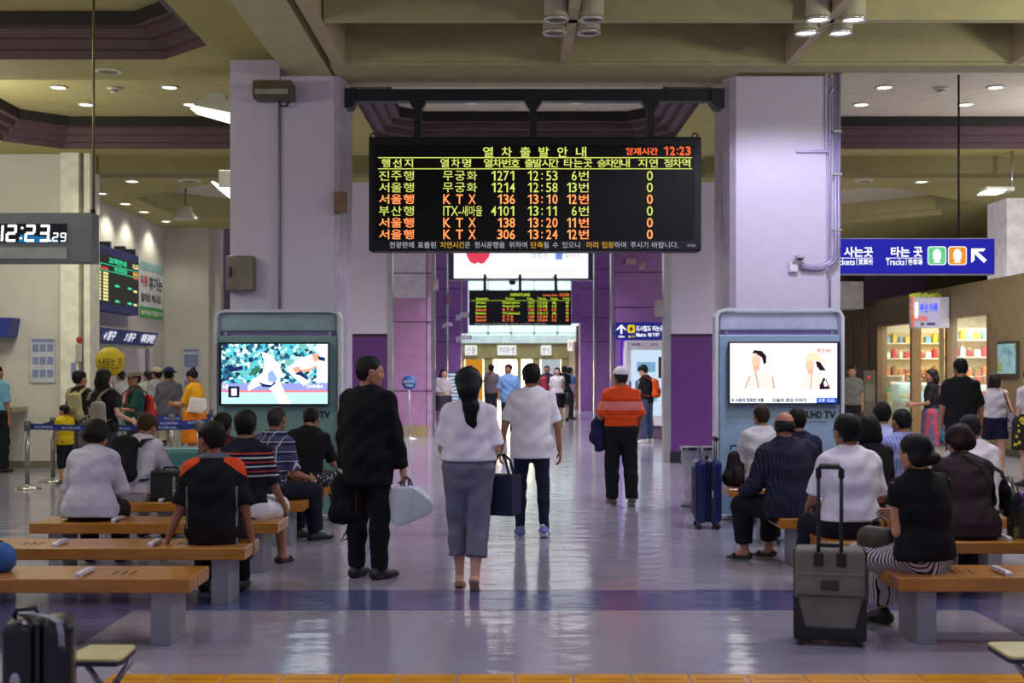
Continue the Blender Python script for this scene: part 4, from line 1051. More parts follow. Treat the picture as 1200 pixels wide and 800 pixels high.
# poster next to it
ya, yb = yside(163.5, -7.97), yside(191, -7.97); z1, z0 = pz(313, yb), pz(375, yb)
ps = thing('wall_banner', 'white banner with red and black lettering and a green foot beside the blue-framed board', 'banner', (-7.98, (ya+yb)/2, z0))
MB().box(-7.99, -7.97, ya, yb, z0, z1).build('sheet', M((222, 226, 226), .6), ps, True)
onside('head_band', M((150, 190, 190), .6), [(0, 1, .84, 1)], -7.967, ps, ya, yb, z0, z1); onside('foot_band', M((60, 168, 70), .6), [(0, 1, 0, .2)], -7.967, ps, ya, yb, z0, z1)
onside('red_lettering', M((200, 90, 90), .6), [], -7.966, ps, ya, yb, z0, z1, [('여름', .03, .33, .56, .76)]); onside('dark_lettering', M((60, 64, 80), .6), [], -7.966, ps, ya, yb, z0, z1, [('휴가는', .38, .97, .52, .76), ('열차로', .05, .45, .28, .44), ('떠나요', .5, .9, .28, .44)]); onside('white_lettering', M((230, 240, 226), .6), [], -7.965, ps, ya, yb, z0, z1, [('승차권구입문의', .05, .95, .05, .14)])
# counter name sign: canted blue lightbox
Xc = -7.45; ya, yb = yside(96, Xc), yside(186, Xc); z1, z0 = pz(390.5, yb), pz(405.5, yb)+.0
cs = thing('counter_sign', 'long canted blue sign with white counter numbers over the ticket windows', 'sign', (-7.8, (ya+yb)/2, z0))
MB().prism([(-7.98, z0), (Xc-.12, z0), (Xc, z1), (-7.98, z1)], yb-ya, 'y', ya).build('box', M((52, 66, 148), .4), cs, True)
tx = TX()
Ls = yb-ya
for s, a, b in (('4 창구', .28, .42), ('3 창구', .55, .68), ('예매 장애인', .77, .97)): tx.add(s, ya+Ls*a, ya+Ls*b, (z1-z0)*.2, (z1-z0)*.85, .04)
tx.build('lettering', emit((240, 244, 250), .9), cs, (Xc-.12+.014, 0, z0), (0, 1, 0), (.12/(z1-z0), 0, 1))
MB().box(-7.98, Xc-.16, ya+.1, yb-.1, z0-.06, z0-.005).build('light_strip', M((200, 205, 170), .4), cs, True)
# ticket window opening with lit inside
ow = struct(MB().box(-7.995, -7.94, yside(112, -8), yside(176, -8), .9, pz(407, 27)).build('window_7', M((226, 218, 226), .4)))
struct(MB().box(-8.0, -7.9, 27.9, 28.1, .0, z0-.02).build('trim_4', M((150, 140, 140), .5)))
# small blue wedge sign at the edge of the picture
Y = 20.9
e = thing('counter_sign', 'small blue counter sign cut off by the picture edge below the clock', 'sign', (px(-20, Y), Y+.2, pz(396, Y)))
MB().prism([(px(-70, Y), pz(395, Y)), (px(9.5, Y), pz(395, Y)), (px(13.5, Y), pz(372, Y)), (px(-70, Y), pz(372, Y))], .38, 'y', Y).build('box', M((44, 58, 140), .45), e, True)
# notices
def notice(lab, x0, x1, y0, y1, Y, lines):
    n = thing('wall_notice', lab, 'notice', (px((x0+x1)/2, Y), Y, pz(y1, Y)))
    MB().box(px(x0, Y), px(x1, Y), Y-.02, Y, pz(y1, Y), pz(y0, Y)).build('board', M((196, 200, 212), .5), n, True)
    tx = TX()
    for a, b, c, d in lines: tx.rect(a, b, -d, -c)
    tx.build('print', M((130, 142, 182), .5), n, **pxplane(Y-.022)); return n
notice('timetable notice on the white wall below the clock', 35.5, 64.5, 396, 448, 21.29, [(37, 63.5, 397, 401)]+[(38+i*8.6, 45+i*8.6, 403+j*15, 412+j*15) for i in range(3) for j in range(3)])
notice('small notice on the grey end wall above the yellow-shirted woman', 214, 234, 408, 462, 29.69, [(215, 233, 409, 412), (216, 232, 415, 430), (216, 232, 445, 458)])
notice('tiny blue notice on the wall corner beside the counter', 83, 89, 424, 440, 21.14, [(83.5, 88.5, 425, 439)])
al = thing('fire_alarm_bell', 'tiny red alarm light on the white wall corner', 'alarm', (px(93.5, 21.15), 21.12, pz(398, 21.15)))
MB().lathe([(.05, 0), (.05, -.03), (.03, -.05), (.001, -.05)], (0, 0.03, 0), 16, 'y').build('lens', M((170, 30, 30), .3), al)
al = thing('wall_intercom', 'narrow grey metal panel on the white wall corner', 'panel', (px(93, 21.15), 21.14, pz(424, 21.15)))
MB().box(-.05, .05, -.03, .01, -.0, .3, .01).build('plate', M((170, 172, 166), .4), al)
# round yellow hanging sign
Y = 17.5
rs = thing('round_sign', 'round yellow exit sign standing over the queue', 'sign', (px(129.5, Y), Y, 0))
MB().lathe([(.001, 0), (17*Y/F, 0), (17*Y/F, .03), (.001, .03)], (px(129.5, Y), Y-.03, pz(423.5, Y)), 40, 'y').build('disc', M((214, 186, 16), .5), rs, True)
MB().tube([(px(129.5, Y), Y+.02, .02), (px(129.5, Y), Y+.02, pz(423.5, Y))], .016, 8).build('post', STEEL, rs, True)
MB().lathe([(.17, 0), (.17, .015), (.03, .04), (.02, .06)], (px(129.5, Y), Y+.02, 0), 24).build('foot', STEEL, rs, True)
tx = TX()
for s, a, b in (('나', 116, 123.5), ('오', 123, 129.5), ('는', 130, 135), ('곳', 137.5, 143.5)): tx.add(s, a, b, -427, -420, .02)
tx.rect(116, 143, -428.8, -428.3); tx.add('EXIT', 119, 128.5, -432.5, -430, .02); tx.add('出口', 131, 140, -432.5, -430, .02)
tx.build('lettering', M((60, 50, 14), .5, 0, 0), rs, **pxplane(Y-.032))
# round blue sign post by the pink pillar
Y = 30
rs = thing('round_sign', 'round blue sign on a slim steel post before the pink pillar', 'sign', (px(479.5, Y), Y, 0))
MB().lathe([(.001, 0), (8.6*Y/F, 0), (8.6*Y/F, .03), (.001, .03)], (px(479.5, Y), Y-.03, pz(448, Y)), 32, 'y').build('disc', M((40, 100, 180), .4), rs, True)
MB().tube([(px(479.5, Y), Y+.02, .02), (px(479.5, Y), Y+.02, pz(448, Y))], .022, 8).build('post', M((200, 200, 206), .3, .6), rs, True)
MB().lathe([(.26, 0), (.26, .02), (.04, .05), (.03, .08)], (px(479.5, Y), Y+.02, 0), 24).build('foot', M((200, 200, 206), .3, .6), rs, True)
TX().add('승차권확인', 472.5, 486.5, -448.5, -445, .02).add('Ticket', 475, 484, -452.5, -450, .02).build('lettering', WHITE, rs, **pxplane(Y-.033))
# far advertisement
Y = 46
ad = thing('advertisement_lightbox', 'wide white lit advertisement with a red apple above the far departure board', 'advertisement', (px(610, Y), Y, pz(328, Y)))
MB().box(px(524, Y), px(697, Y), Y, Y+.4, pz(327.5, Y), pz(238, Y)).build('frame', M((76, 78, 100), .5), ad, True)
MB().box(px(532, Y), px(689, Y), Y-.03, Y+.1, pz(326, Y), pz(240, Y)).build('panel', emit((250, 250, 255), 1.15), ad, True)
TX().poly([(544, -286), (549, -282), (556, -283), (560, -285), (566, -282), (573, -284), (576, -291), (573, -301), (567, -308.5), (563, -309), (560.5, -307.5), (556, -309.3), (551, -307), (547, -300)]).build('apple_print', emit((228, 66, 96), 1.), ad, **pxplane(Y-.035))
TX().add('생명의', 622, 641, -302, -294, .0).add('입니다', 662, 679, -302, -294, .0).rect(600, 680, -317, -316.6).build('grey_lettering', emit((150, 160, 175), .9), ad, **pxplane(Y-.035))
TX().add('물', 650, 660, -304, -293, .03).build('blue_lettering', emit((60, 110, 220), 1.), ad, **pxplane(Y-.035))
# far departure board
Y = 44
b2 = thing('departure_board', 'small far departure board in English under the white advertisement', 'departure board', (px(610, Y), Y+.1, pz(381, Y)))
MB().box(px(549.5, Y), px(669.5, Y), Y, Y+.3, pz(381, Y), pz(340, Y), .02).build('housing', M((26, 28, 30), .4), b2, True)
for x in (568, 609.5, 651.5): MB().tube([(px(x, Y), Y+.15, pz(341, Y)), (px(x, Y), Y+.15, 4.8), (px(x, Y), Y+.3, 4.88), (px(x, Y), 46.5, 4.9)], .05, 8).build('hanger', DKMET, b2, True)
P2 = pxplane(Y-.01)
it = [('DEPARTURES', 598, 621, 343.5, 347), ('Destination', 558, 572, 348.5, 351), ('Train', 592, 603, 348.5, 351), ('No.', 618, 625, 348.5, 351), ('Time', 630, 640, 348.5, 351), ('Track', 645, 654, 348.5, 351), ('Delay', 660, 668, 348.5, 351)]
it2 = [('Current Time', 636, 653, 344.5, 347), ('12:23', 656, 667, 343.5, 347)]
for i, (d, n, no, tm, pl, k) in enumerate(rows):
    y0 = 353.2+i*4.05; y1 = y0+2.9; L = it2 if k else it
    L += [({'진': 'Jinju', '서': 'Seoul', '부': 'Busan'}[d[0]], 557.5, 569.5, y0, y1), ('K T X' if n == 'KTX' else 'Mugunghwa' if n[0] == '무' else 'ITX-Saemaeul', 589, 602 if n == 'KTX' else 609, y0, y1), (no, 619, 626, y0, y1), (tm, 630, 641.5, y0, y1), (pl[:-1], 647, 652, y0, y1), ('0', 663, 666.5, y0, y1)]
brd('green_lettering', emit((190, 220, 60), 1.), it, b2, P2, .03, [(552, 668, 351.8, 352.3)]); brd('orange_lettering', emit((250, 130, 70), 1.), it2, b2, P2, .03)
brd('footer_lettering', GREYT, [('Please board the train early', 557, 640, 378.4, 380.2)], b2, P2, 0)
dc = thing('dome_camera', 'black dome camera hanging between the advertisement and the far board', 'camera', (px(600.5, 46.6), 46.6, pz(327, 46.6)))
MB().lathe([(.02, 0), (.1, -.02), (.13, -.08), (.001, -.08)], (0, 0, 0), 20).build('mount', M((180, 182, 186), .4), dc); MB().lathe([(.13, -.08), (.12, -.15), (.07, -.2), (.001, -.215)], (0, 0, 0), 20).build('dome', M((24, 24, 28), .15), dc)
# purple-pillar sign and kiosk
Y = 30.4
s2 = thing('direction_sign', 'blue subway direction sign with an up arrow above the white kiosk', 'sign', (px(751, Y), Y, pz(398, Y)))
MB().box(px(722, Y), px(778, Y), Y, Y+.3, pz(397.5, Y), pz(377.5, Y), .01).build('box', emit((38, 46, 150), .7), s2, True)
tx = TX(); tx.poly([(728, -380), (735, -386.5), (732, -386.5), (729.3, -384), (729.3, -391), (727, -391), (727, -384), (724, -386.5), (721.5, -386.5)][:]); tx.add('200m', 724.5, 732, -395.5, -393, .03)
tx.add('도시철도 타는곳', 745.5, 777.5, -388, -381.5, .03); tx.add('Metro', 745.5, 757, -394.5, -389.8, .03); tx.add('地下鐵', 759, 773, -394.5, -389.8, .03); tx.build('lettering', WH, s2, **pxplane(Y-.01))
TX().poly(rr(735.5, 744, 380.5, 390, 1.5)).add('출구', 736, 744, -395.5, -393, .03).build('yellow_symbol', emit((240, 210, 40), .9), s2, **pxplane(Y-.01)); TX().disc(739.8, -385.3, 2, 2.4).build('symbol_dot', M((60, 50, 20), .5), s2, **pxplane(Y-.012))
kk = thing('information_kiosk', 'white information kiosk with a bright screen against the purple pillar', 'kiosk', (px(755, 30.2), 30.4, 0))
Y = 30.0
MB().box(px(733.5, Y), px(779, Y), Y, Y+.8, pz(499, Y), pz(399, Y), .02).build('cabinet', M((222, 218, 232), .4), kk, True); MB().box(px(733.5, Y)+.1, px(779, Y)-.1, Y+.1, Y+.8, 0, pz(498.5, Y)).build('plinth', M((110, 80, 120), .4), kk, True)
MB().box(px(739.5, Y), px(775, Y), Y-.01, Y+.05, pz(487, Y), pz(410, Y)).build('screen', emit((205, 226, 246), 1.), kk, True)
TX().rect(746, 768, -436, -424).rect(744, 756, -470, -446).rect(758, 770, -470, -446).build('screen_print', emit((130, 180, 220), .9), kk, **pxplane(Y-.012))
TX().add('INFORM', 740, 750, -405, -402, .03).add('안내', 762, 770, -405, -402, .03).build('lettering', M((90, 100, 210), .4), kk, **pxplane(Y-.002))
MB().box(px(771.5, Y), px(774.8, Y), Y-.03, Y, pz(443, Y), pz(418, Y)).build('handset', M((24, 24, 32), .4), kk, True)
for x, yy in ((738.5, 450),): MB().box(px(x-1.2, Y), px(x+1.2, Y), Y-.03, Y, pz(yy+3, Y), pz(yy-3, Y)).build('badge', M((40, 70, 150), .4), kk, True)
struct(MB().box(px(727, 30.95), px(734, 30.95), 30.97, 31, zz(500), zz(398)).build('trim_5', emit((110, 60, 220), .6)))
# lit cabinets of notices beside the far purple columns
for lab, a, b, c, d, Y in (('blue lit locker panel on the slim dark purple column', 511, 517, 441, 480, 40), ('pale lit locker panel on the broad far purple column', 525, 538, 436, 482, 50)):
    n = thing('lit_panel', lab, 'panel', (px((a+b)/2, Y), Y, pz(d, Y))); MB().box(px(a, Y), px(b, Y), Y-.1, Y, pz(d, Y), pz(c, Y)).build('box', M((60, 70, 140), .4), n, True)
    tx = TX()
    for j in range(int((d-c)/4)): tx.rect(a+.8, b-.8, -(c+4+j*4), -(c+1.5+j*4))
    tx.build('rows', emit((200, 220, 240), .9), n, **pxplane(Y-.11))
# shop name boards at the far end
for s, a, b, lab in (('선물', 545, 559, 'far shop name board over the orange shop front'), ('커피와 빵', 583, 605, 'far shop name board in the middle, over the glazed shop front'), ('분식', 634, 646, 'far shop name board over the slanted white shop window')):
    Y = 57; n = thing('shop_sign', lab, 'sign', (px((a+b)/2, Y), Y, pz(416, Y))); MB().box(px(a, Y), px(b, Y), Y-.15, Y, pz(416, Y), pz(404.5, Y), .02).build('box', emit((244, 246, 250), 1.), n, True)
    TX().add(s, a+1.5, b-1.5, -414.5, -406, .0).build('lettering', M((120, 110, 90), .5), n, **pxplane(Y-.155))
Y = 53.5; n = thing('shop_sign', 'white side-on shop name board by the purple cladding at the far end', 'sign', (px(671, Y), Y, pz(410, Y))); MB().box(px(665, Y), px(679, Y), Y-.2, Y, pz(411, Y), pz(398, Y), .02).build('box', emit((250, 240, 240), 1.), n, True)
TX().add('Pizza', 667, 677, -408, -401, .0).build('lettering', M((190, 60, 60), .5), n, **pxplane(Y-.205))
# small things on walls and pillars
def wallbox(name, lab, cat, x0, x1, y0, y1, Y, dep, mt, knob=None):
    o = thing(name, lab, cat, (px((x0+x1)/2, Y), Y, pz(y1, Y))); MB().box(px(x0, Y), px(x1, Y), Y-dep, Y, pz(y1, Y), pz(y0, Y), .012).build('case', mt, o, True)
    if knob: MB().box(px(knob[0], Y)-.015, px(knob[0], Y)+.015, Y-dep-.015, Y-dep, pz(knob[1], Y)-.06, pz(knob[1], Y)+.06).build('handle', M((60, 58, 54), .4, .6), o, True)
    return o
wallbox('junction_box', 'dull metal junction box on the lavender pillar above the baseball television', 'box', 268, 300, 301, 341.5, 14.8, .16, M((120, 112, 100), .4, .7, .12), (273.5, 320))
sp = wallbox('wall_speaker', 'small beige speaker on the lavender pillar edge beside the departure board', 'speaker', 392.5, 407, 226, 250, 14.84, .12, M((128, 98, 80), .6))
wallbox('wall_speaker', 'small grey speaker on the steel corner of the white-topped pink pillar', 'speaker', 507, 513.5, 327.5, 340, 31, .2, M((180, 168, 170), .6))
wallbox('wall_speaker', 'small tan speaker on the slim purple column', 'speaker', 522.5, 527.5, 344, 357, 40, .2, M((170, 130, 130), .6))
wallbox('wall_speaker', 'grey speaker on the steel corner beside the subway sign', 'speaker', 766.5, 777, 351.5, 371, 22.4, .18, M((150, 144, 150), .6))
wallbox('wall_speaker', 'brown speaker high on the second pillar behind the departure board', 'speaker', 402, 424, 190, 203, 22.4, .25, M((96, 76, 74), .6))
def cctv(lab, x, y, Y, d=1, s=1., mtc=(220, 220, 226)):
    o = thing('security_camera', lab, 'camera', (px(x, Y), Y, pz(y, Y)), 0)
    MB().box(-.04*s, .04*s, -.03*s, 0, -.05*s, .05*s, .008).build('bracket', M(mtc, .4), o)
    MB().tube([(0, -.03*s, 0), (d*.05*s, -.1*s, 0.02*s)], .015*s, 8).build('arm', M(mtc, .4), o)
    R_ = Euler((0, math.radians(d*14), 0)).to_matrix().to_4x4()
    b = MB().box(-.02*s+d*.06*s, .2*s*d+.02*s*d, -.15*s, -.07*s, -.0*s, .08*s, .015, None); b.build('camera_body', M(mtc, .35), o)
    MB().lathe([(.032*s, 0), (.032*s, .02*s*d)], (.2*s*d+.02*d*s, -.11*s, .04*s), 14, 'x').build('lens', M((20, 20, 24), .15), o)
    return o
cctv('white security camera on the far broad purple column, upper one', 537, 372, 50, 1, 2.2); cctv('white security camera on the far broad purple column, lower one', 537, 398, 50, 1, 2.2)
cctv('white security camera low on the slim purple column', 520, 382, 40, 1, 1.2)
cctv('grey security camera on the purple pillar above the subway sign', 752, 311, 31, -1, 1.9, (170, 140, 150))
Y = 14.8
o = thing('security_camera', 'white dome camera on a conduit arm on the lavender pillar', 'camera', (px(930, Y), Y, pz(310, Y)))
MB().box(-.06, .04, -.06, 0, -.09, .03, .01).build('bracket', M((214, 210, 226), .4), o); MB().lathe([(.05, .06), (.062, .075), (.062, .10), (.001, .11)], (.05, -.1, 0), 18).build('hood', M((200, 198, 214), .35), o); MB().ball((.05, -.1, .075), (.055, .055, .035)).build('dome', M((12, 12, 16), .12), o)
MB().tube([(-.02, -.06, .02), (.05, -.1, .06)], .018, 8).build('arm', M((214, 210, 226), .4), o)
cp = thing('conduit', 'bundle of lavender-painted conduits running down the pillar to the dome camera', 'conduit', (px(970, Y), Y-.03, pz(310, Y)))
CON = M((164, 156, 196), .35, .3)
def C_(pts, r, nm='pipe'): MB().tube([(px(a, Y), Y-dd, pz(b, Y)) for a, b, dd in pts], r, 8).build(nm, CON, cp, True)
C_([(985, 80, .03), (984.5, 88, .03), (973, 108, .03), (972, 115, .03), (972, 330, .02), (972, 360, .02)], .012)
C_([(978.5, 82, .03), (978.5, 290, .05), (977, 300, .05), (971, 308, .05), (960, 313, .05), (950, 313.5, .05), (938, 310, .06)], .024)
C_([(982, 84, .05), (982, 290, .05), (980, 301, .05), (974, 309, .05), (962, 315, .05), (950, 315.5, .05), (938, 313, .06)], .02)
for y in (155, 205, 270): MB().box(px(975, Y), px(985, Y), Y-.08, Y-.0, pz(y+1, Y), pz(y-1, Y)).build('clamp', STEEL, cp, True)
cp2 = thing('conduit', 'thin square conduit with an elbow on the lavender pillar face', 'conduit', (px(967.5, Y), Y-.02, pz(178, Y)))
MB().box(px(966.4, Y), px(969, Y), Y-.03, Y, pz(178, Y), pz(79, Y)).build('pipe', CON, cp2, True); MB().box(px(933, Y), px(969, Y), Y-.035, Y, pz(179, Y), pz(175.8, Y)).build('pipe', CON, cp2, True)
cp3 = thing('conduit', 'thin pipe below the floodlight on the lavender pillar seam', 'conduit', (px(327.5, Y), Y-.03, pz(360, Y)))
MB().tube([(px(327.5, Y), Y-.03, pz(123, Y)), (px(327.5, Y), Y-.03, pz(362, Y))], .014, 8).build('pipe', M((150, 142, 166), .4), cp3, True)
# floodlights
fl = thing('floodlight', 'dark floodlight box mounted on the lavender pillar seam', 'floodlight', (px(325, Y), Y-.02, pz(122, Y)))
xs = [px(a, Y) for a in (303, 306, 344, 347)]
MB().prism([(Y-.36, pz(118, Y)), (Y-.34, pz(102, Y)), (Y-.04, pz(102, Y)), (Y-.04, pz(121, Y)), (Y-.3, pz(122, Y))], xs[3]-xs[0], 'x', xs[0]).build('case', M((96, 92, 74), .5, .4), fl, True)
MB().box(xs[1], xs[2], Y-.37, Y-.355, pz(118, Y), pz(112, Y)).build('glass', M((150, 150, 140), .2), fl, True)
m = MB(); [m.box(xs[1]+(xs[2]-xs[1])*i/9, xs[1]+(xs[2]-xs[1])*i/9+.012, Y-.33, Y-.06, pz(102, Y), pz(100.5, Y)) for i in range(10)]; m.build('cooling_fins', M((80, 78, 62), .5, .4), fl, True)
MB().tube([(px(328, Y), Y-.05, pz(121, Y)), (px(330, Y), Y-.06, pz(125, Y)), (px(336, Y), Y-.06, pz(126, Y)), (px(341, Y), Y-.1, pz(121, Y))], .012, 8).build('cable', M((30, 28, 30), .5), fl, True)
def flood(lab, x0, x1, y0, y1, Y, tilt=0):
    o = thing('floodlight', lab, 'floodlight', (px((x0+x1)/2, Y), Y, pz(y0, Y)))
    a, b = px(x0, Y), px(x1, Y); zt_, zb = pz(y0, Y), pz(y1, Y); h = zt_-zb
    MB().prism([(a, zb+h*.42), (a+(b-a)*.25, zb+h*.72), (b, zb+h*.72), (b, zb+h*.05), (b, zb+h*.0)], .36, 'y', Y-.2).build('case', M((196, 196, 176), .4), o, True)
    MB().face([(a+.01, Y-.19, zb+h*.40), (b, Y-.19, zb-.012), (b, Y+.15, zb-.012), (a+.01, Y+.15, zb+h*.40)]).build('lens', emit((255, 255, 225), 3.), o, True)
    MB().face([(a+.01, Y-.205, zb+h*.40), (b, Y-.205, zb-.012), (b, Y-.205, zb+h*.22), (a+.05, Y-.205, zb+h*.5)]).build('front_lens', emit((255, 255, 225), 2.), o, True)
    MB().box(a+(b-a)*.3, a+(b-a)*.72, Y-.05, Y+.05, zb+h*.7, zt_, .006).build('bracket', M((206, 206, 190), .4), o, True); 
    spot(((a+b)/2, Y-.02, zb-.1), 70, (1, 1, .85), 140); return o
flood('white floodlight lamp hanging beside the lavender pillar with its lit face down', 226.5, 281, 110, 145, 15.45)
o = thing('floodlight', 'white floodlight lamp lower on the far side of the lavender pillar', 'floodlight', (px(262, 15.5), 15.5, pz(202, 15.5)))
Y = 15.5; MB().box(px(260.5, Y), -3.23, Y-.2, Y+.15, pz(222, Y), pz(202, Y), .01).build('case', M((206, 204, 188), .4), o, True)
MB().prism([(px(251, Y), pz(215.5, Y)), (px(254, Y), pz(214.5, Y)), (px(276, Y), pz(227, Y)), (px(276, Y), pz(237, Y)), (px(262, Y), pz(226, Y))], .35, 'y', Y-.18).build('lens', emit((255, 255, 235), 2.5), o, True)
Y = 25.5
o = thing('ceiling_lamp', 'clear bell-shaped lamp hanging from the far tray ceiling', 'lamp', (px(217.5, Y), Y, pz(257, Y)))
k = Y/F; zc = pz(257, Y)
MB().lathe([(15*k, 0), (14*k, 3*k), (8.5*k, 9*k)], (px(217.5, Y), Y, zc), 20, caps=False).build('glass_shade', M((214, 214, 200), .15, 0, .05, alpha=.75), o, True)
MB().lathe([(8.5*k, 9*k), (8*k, 15*k), (2*k, 16*k)], (px(217.5, Y), Y, zc), 20).build('cap', M((206, 204, 176), .5), o, True); MB().tube([(px(217.5, Y), Y, zc+15*k), (px(217.5, Y), Y, 5.35)], .02, 8).build('stem', M((130, 126, 100), .4), o, True)
Y = 21
o = thing('floodlight', 'slim lit floodlight near the white pillar above the shop wall', 'floodlight', (px(1166, Y), Y, pz(222, Y))); MB().box(px(1152, Y), px(1185, Y), Y-.15, Y+.2, pz(225, Y), pz(220, Y), .01).build('case', M((190, 188, 170), .4), o, True)
MB().prism([(px(1148, Y), pz(227.5, Y)), (px(1153, Y), pz(223.5, Y)), (px(1176, Y), pz(223.5, Y)), (px(1171, Y), pz(227.5, Y))], .3, 'y', Y-.16).build('lens', emit((255, 255, 235), 2.2), o, True)
MB().tube([(px(1184, Y), Y, pz(222, Y)), (px(1186, Y), Y, pz(205, Y)), (px(1186, Y), Y, 5.23)], .02, 8).build('stem', STEEL, o, True); spot((px(1166, Y), Y, pz(230, Y)), 420, (1, 1, .92), 150, .4, .1, (math.radians(35), 0, math.radians(-25)))
# smoke detectors, air grilles
for lab, x, y, z in (('smoke detector between the downlights in the tray over the queue', px(133.5, 18.35), 18.35, 5.68), ('smoke detector between the downlights above the blue direction sign', px(1103, 18.35), 18.35, 5.68)):
    o = thing('smoke_detector', lab, 'smoke detector', (x, y, z)); MB().lathe([(.10, 0), (.10, -.02), (.06, -.035), (.055, -.07), (.001, -.075)], (0, 0, 0), 20).build('case', M((206, 200, 180), .5), o); MB().lathe([(.062, -.045), (.062, -.055)], (0, 0, 0), 18).build('slot_ring', M((40, 38, 34), .6), o)
for lab, x, y, z, r in (('oval-looking air vent in the olive soffit above the clock', 127, 15.35, ZS, .155), ('air vent on the olive soffit beside the far downlight', 222, 22.35, 4.93, .2), ('air vent on the soffit above the blue direction sign', 1012, 22.3, 4.93, .16), ('air vent on the yellowish soffit by the conduit pillar', 846, 20.95, ZS, .16)):
    o = thing('air_vent', lab, 'air vent', (px(x, y), y, z)); MB().lathe([(r, 0), (r, -.015), (r*.8, -.02), (r*.78, 0)], (0, 0, 0), 24, caps=False).build('rim', M((206, 202, 176), .5), o)
    m = MB(); [m.lathe([(r*q, -.004), (r*q, -.016), (r*(q-.06), -.016), (r*(q-.06), -.004)], (0, 0, 0), 24, caps=False) for q in (.7, .52, .34)]; m.build('louvre', M((150, 146, 122), .5), o); MB().lathe([(.001, -.003), (r*.79, -.003)], (0, 0, 0), 24, caps=False).build('duct', M((40, 38, 30), .8), o)
# cylinder lamps at the crossings of the coffer fins
def cyl_lamp():
    t = thing('cylinder_lamp', 'x', 'lamp', (0, 0, 0), 0, 'cylinder lamps under the coffers')
    MB().lathe([(.115, 0), (.115, 1.05), (.02, 1.07)], (0, 0, 0), 28).build('tube', M((190, 186, 156), .45), t)
    MB().lathe([(.117, .0), (.122, -.01), (.122, -.03), (.108, -.035), (.10, 0.0)], (0, 0, 0), 28, caps=False).build('rim', M((205, 200, 196), .25, .6), t)
    return t
def lens(p, on): 
    MB().lathe([(.001, -.012), (.102, -.012)], (0, 0, 0), 28, caps=False).build('lens', emit((246, 244, 255), 6) if on else M((120, 118, 110), .15, .6, .2), p)
for on, xc, labs in ((0, .61, ('unlit cylinder lamp at the centre fin crossing, nearer of the pair beside the beam shadow', 'unlit cylinder lamp at the centre fin crossing, on the brighter side, nearer', 'unlit cylinder lamp behind the darker one at the centre crossing', 'unlit cylinder lamp behind the brighter one at the centre crossing')),
                     (1, 3.11, ('lit cylinder lamp over the conduit pillar, upper disc on the pillar side', 'lit cylinder lamp over the conduit pillar, upper disc toward the shops', 'lit cylinder lamp over the conduit pillar, lower disc on the pillar side', 'lit cylinder lamp over the conduit pillar, lower disc toward the shops'))):
    for i, (dx, yy) in enumerate(((-.165, 12.22), (.175, 12.22), (-.165, 12.7), (.175, 12.7))):
        c = cyl_lamp(); c['label'] = labs[i]; c.location = (xc+dx, yy, 5.0); lens(c, on)
        if on: spot((xc+dx, yy, 4.95), K_PEND, COOL, 158, .25, .09)
# the same lamp clusters continue over the concourse outside the picture
for x, y, p in ((.6, 9.2, .35), (3.1, 9.2, .6), (3.1, 6.2, .6), (-.9, 6.5, .35), (.6, 3, .8), (-2.3, 8, .35)): spot((x, y, 4.95), K_PEND*2*p, COOL, 125, .7, .12)
for x, y, p in ((-.6, 18.2, 1.), (1, 18.2, 1.), (-.8, 26, 1.6), (1.2, 26, 1.6), (.4, 30, 2.0), (.4, 35.5, 2.2), (.4, 40, 2.0), (-.5, 47, 2.), (1.5, 47, 2.)): spot((x, y, 5.0), K_BACK*p, NEUT, 130, .7, .12)
# ================================================================ BENCHES
def wood():
    k = NT('bench_wood'); b = k.b; co = k.coord((1.2, 9, 9)); n = k.noise(co, 3, 5)
    k.l(k.ramp(n, [(.25, (158, 98, 28)), (.6, (188, 122, 38)), (.85, (200, 138, 48))]), b.inputs['Base Color'])
    b.inputs['Roughness'].default_value = .28; b.inputs['Coat Weight'].default_value = .4; b.inputs['Coat Roughness'].default_value = .15
    return k.m
WOODB = wood(); LEGM = M((150, 150, 158), .42, .3, .06); DIV = M((206, 206, 216), .3)
def bench0():
    t = thing('bench', 'x', 'bench', (0, 0, 0), 0, 'wooden slab benches')
    m = MB()
    for i in range(5): m.box(-1, 1, i*.1+.0004, i*.1+.0994, .325, .41, .006, seg=1)
    m.build('slab', WOODB, t)
    for s in (-1, 1): MB().box(s*.81-.06, s*.81+.06, .07, .43, 0, .322, .004).build('leg', LEGM, t)
    MB().box(-.9, .9, .2, .3, .30, .325).build('rail', DKMET, t)
    for x in (-.333, .333):
        MB().prism([(.03, .41), (.03, .432), (.05, .442), (.27, .442), (.30, .425), (.30, .418), (.05, .425), (.045, .41)], .034, 'x', x-.017).build('divider', DIV, t)
    m = MB()
    for x in (-.55, .55):
        for j in (-1, 0, 1): m.box(x+j*.055-.007, x+j*.055+.007, .16, .29, .4095, .4112, 0, Matrix.Rotation(-.0, 4, 'Z'))
    m.build('slot', M((26, 20, 16), .7), t)
    return t
BL = [(7.56, -1.89), (8.86, -1.83), (10.28, -1.86), (11.85, -1.91), (13.2, -1.9)]
BR = [(7.6, 2.31), (9.16, 2.26), (10.6, 2.24), (11.9, 2.25), (13.2, 2.27)]
names_l = ['front bench of the row before the baseball television, by the black suitcase', 'bench under the man in the black shirt with orange shoulders', 'bench under the woman in the pale knit top, third of the row', 'bench under the plaid-shirted man and the backpack wearer, fourth of the row', 'last bench of the row, next to the baseball television']
names_r = ['front bench with the woman in striped trousers at its end', 'bench under the man in the white shirt behind the upright grey case', 'bench under the balding man in the pinstriped shirt', 'bench between the balding man and the row by the interview television', 'last bench of the row, next to the interview television']
b0 = bench0()
for i, (y, x) in enumerate(BL):
    o = b0 if i == 0 else dup(b0); o.location = (x-1, y, 0); o['label'] = names_l[i]
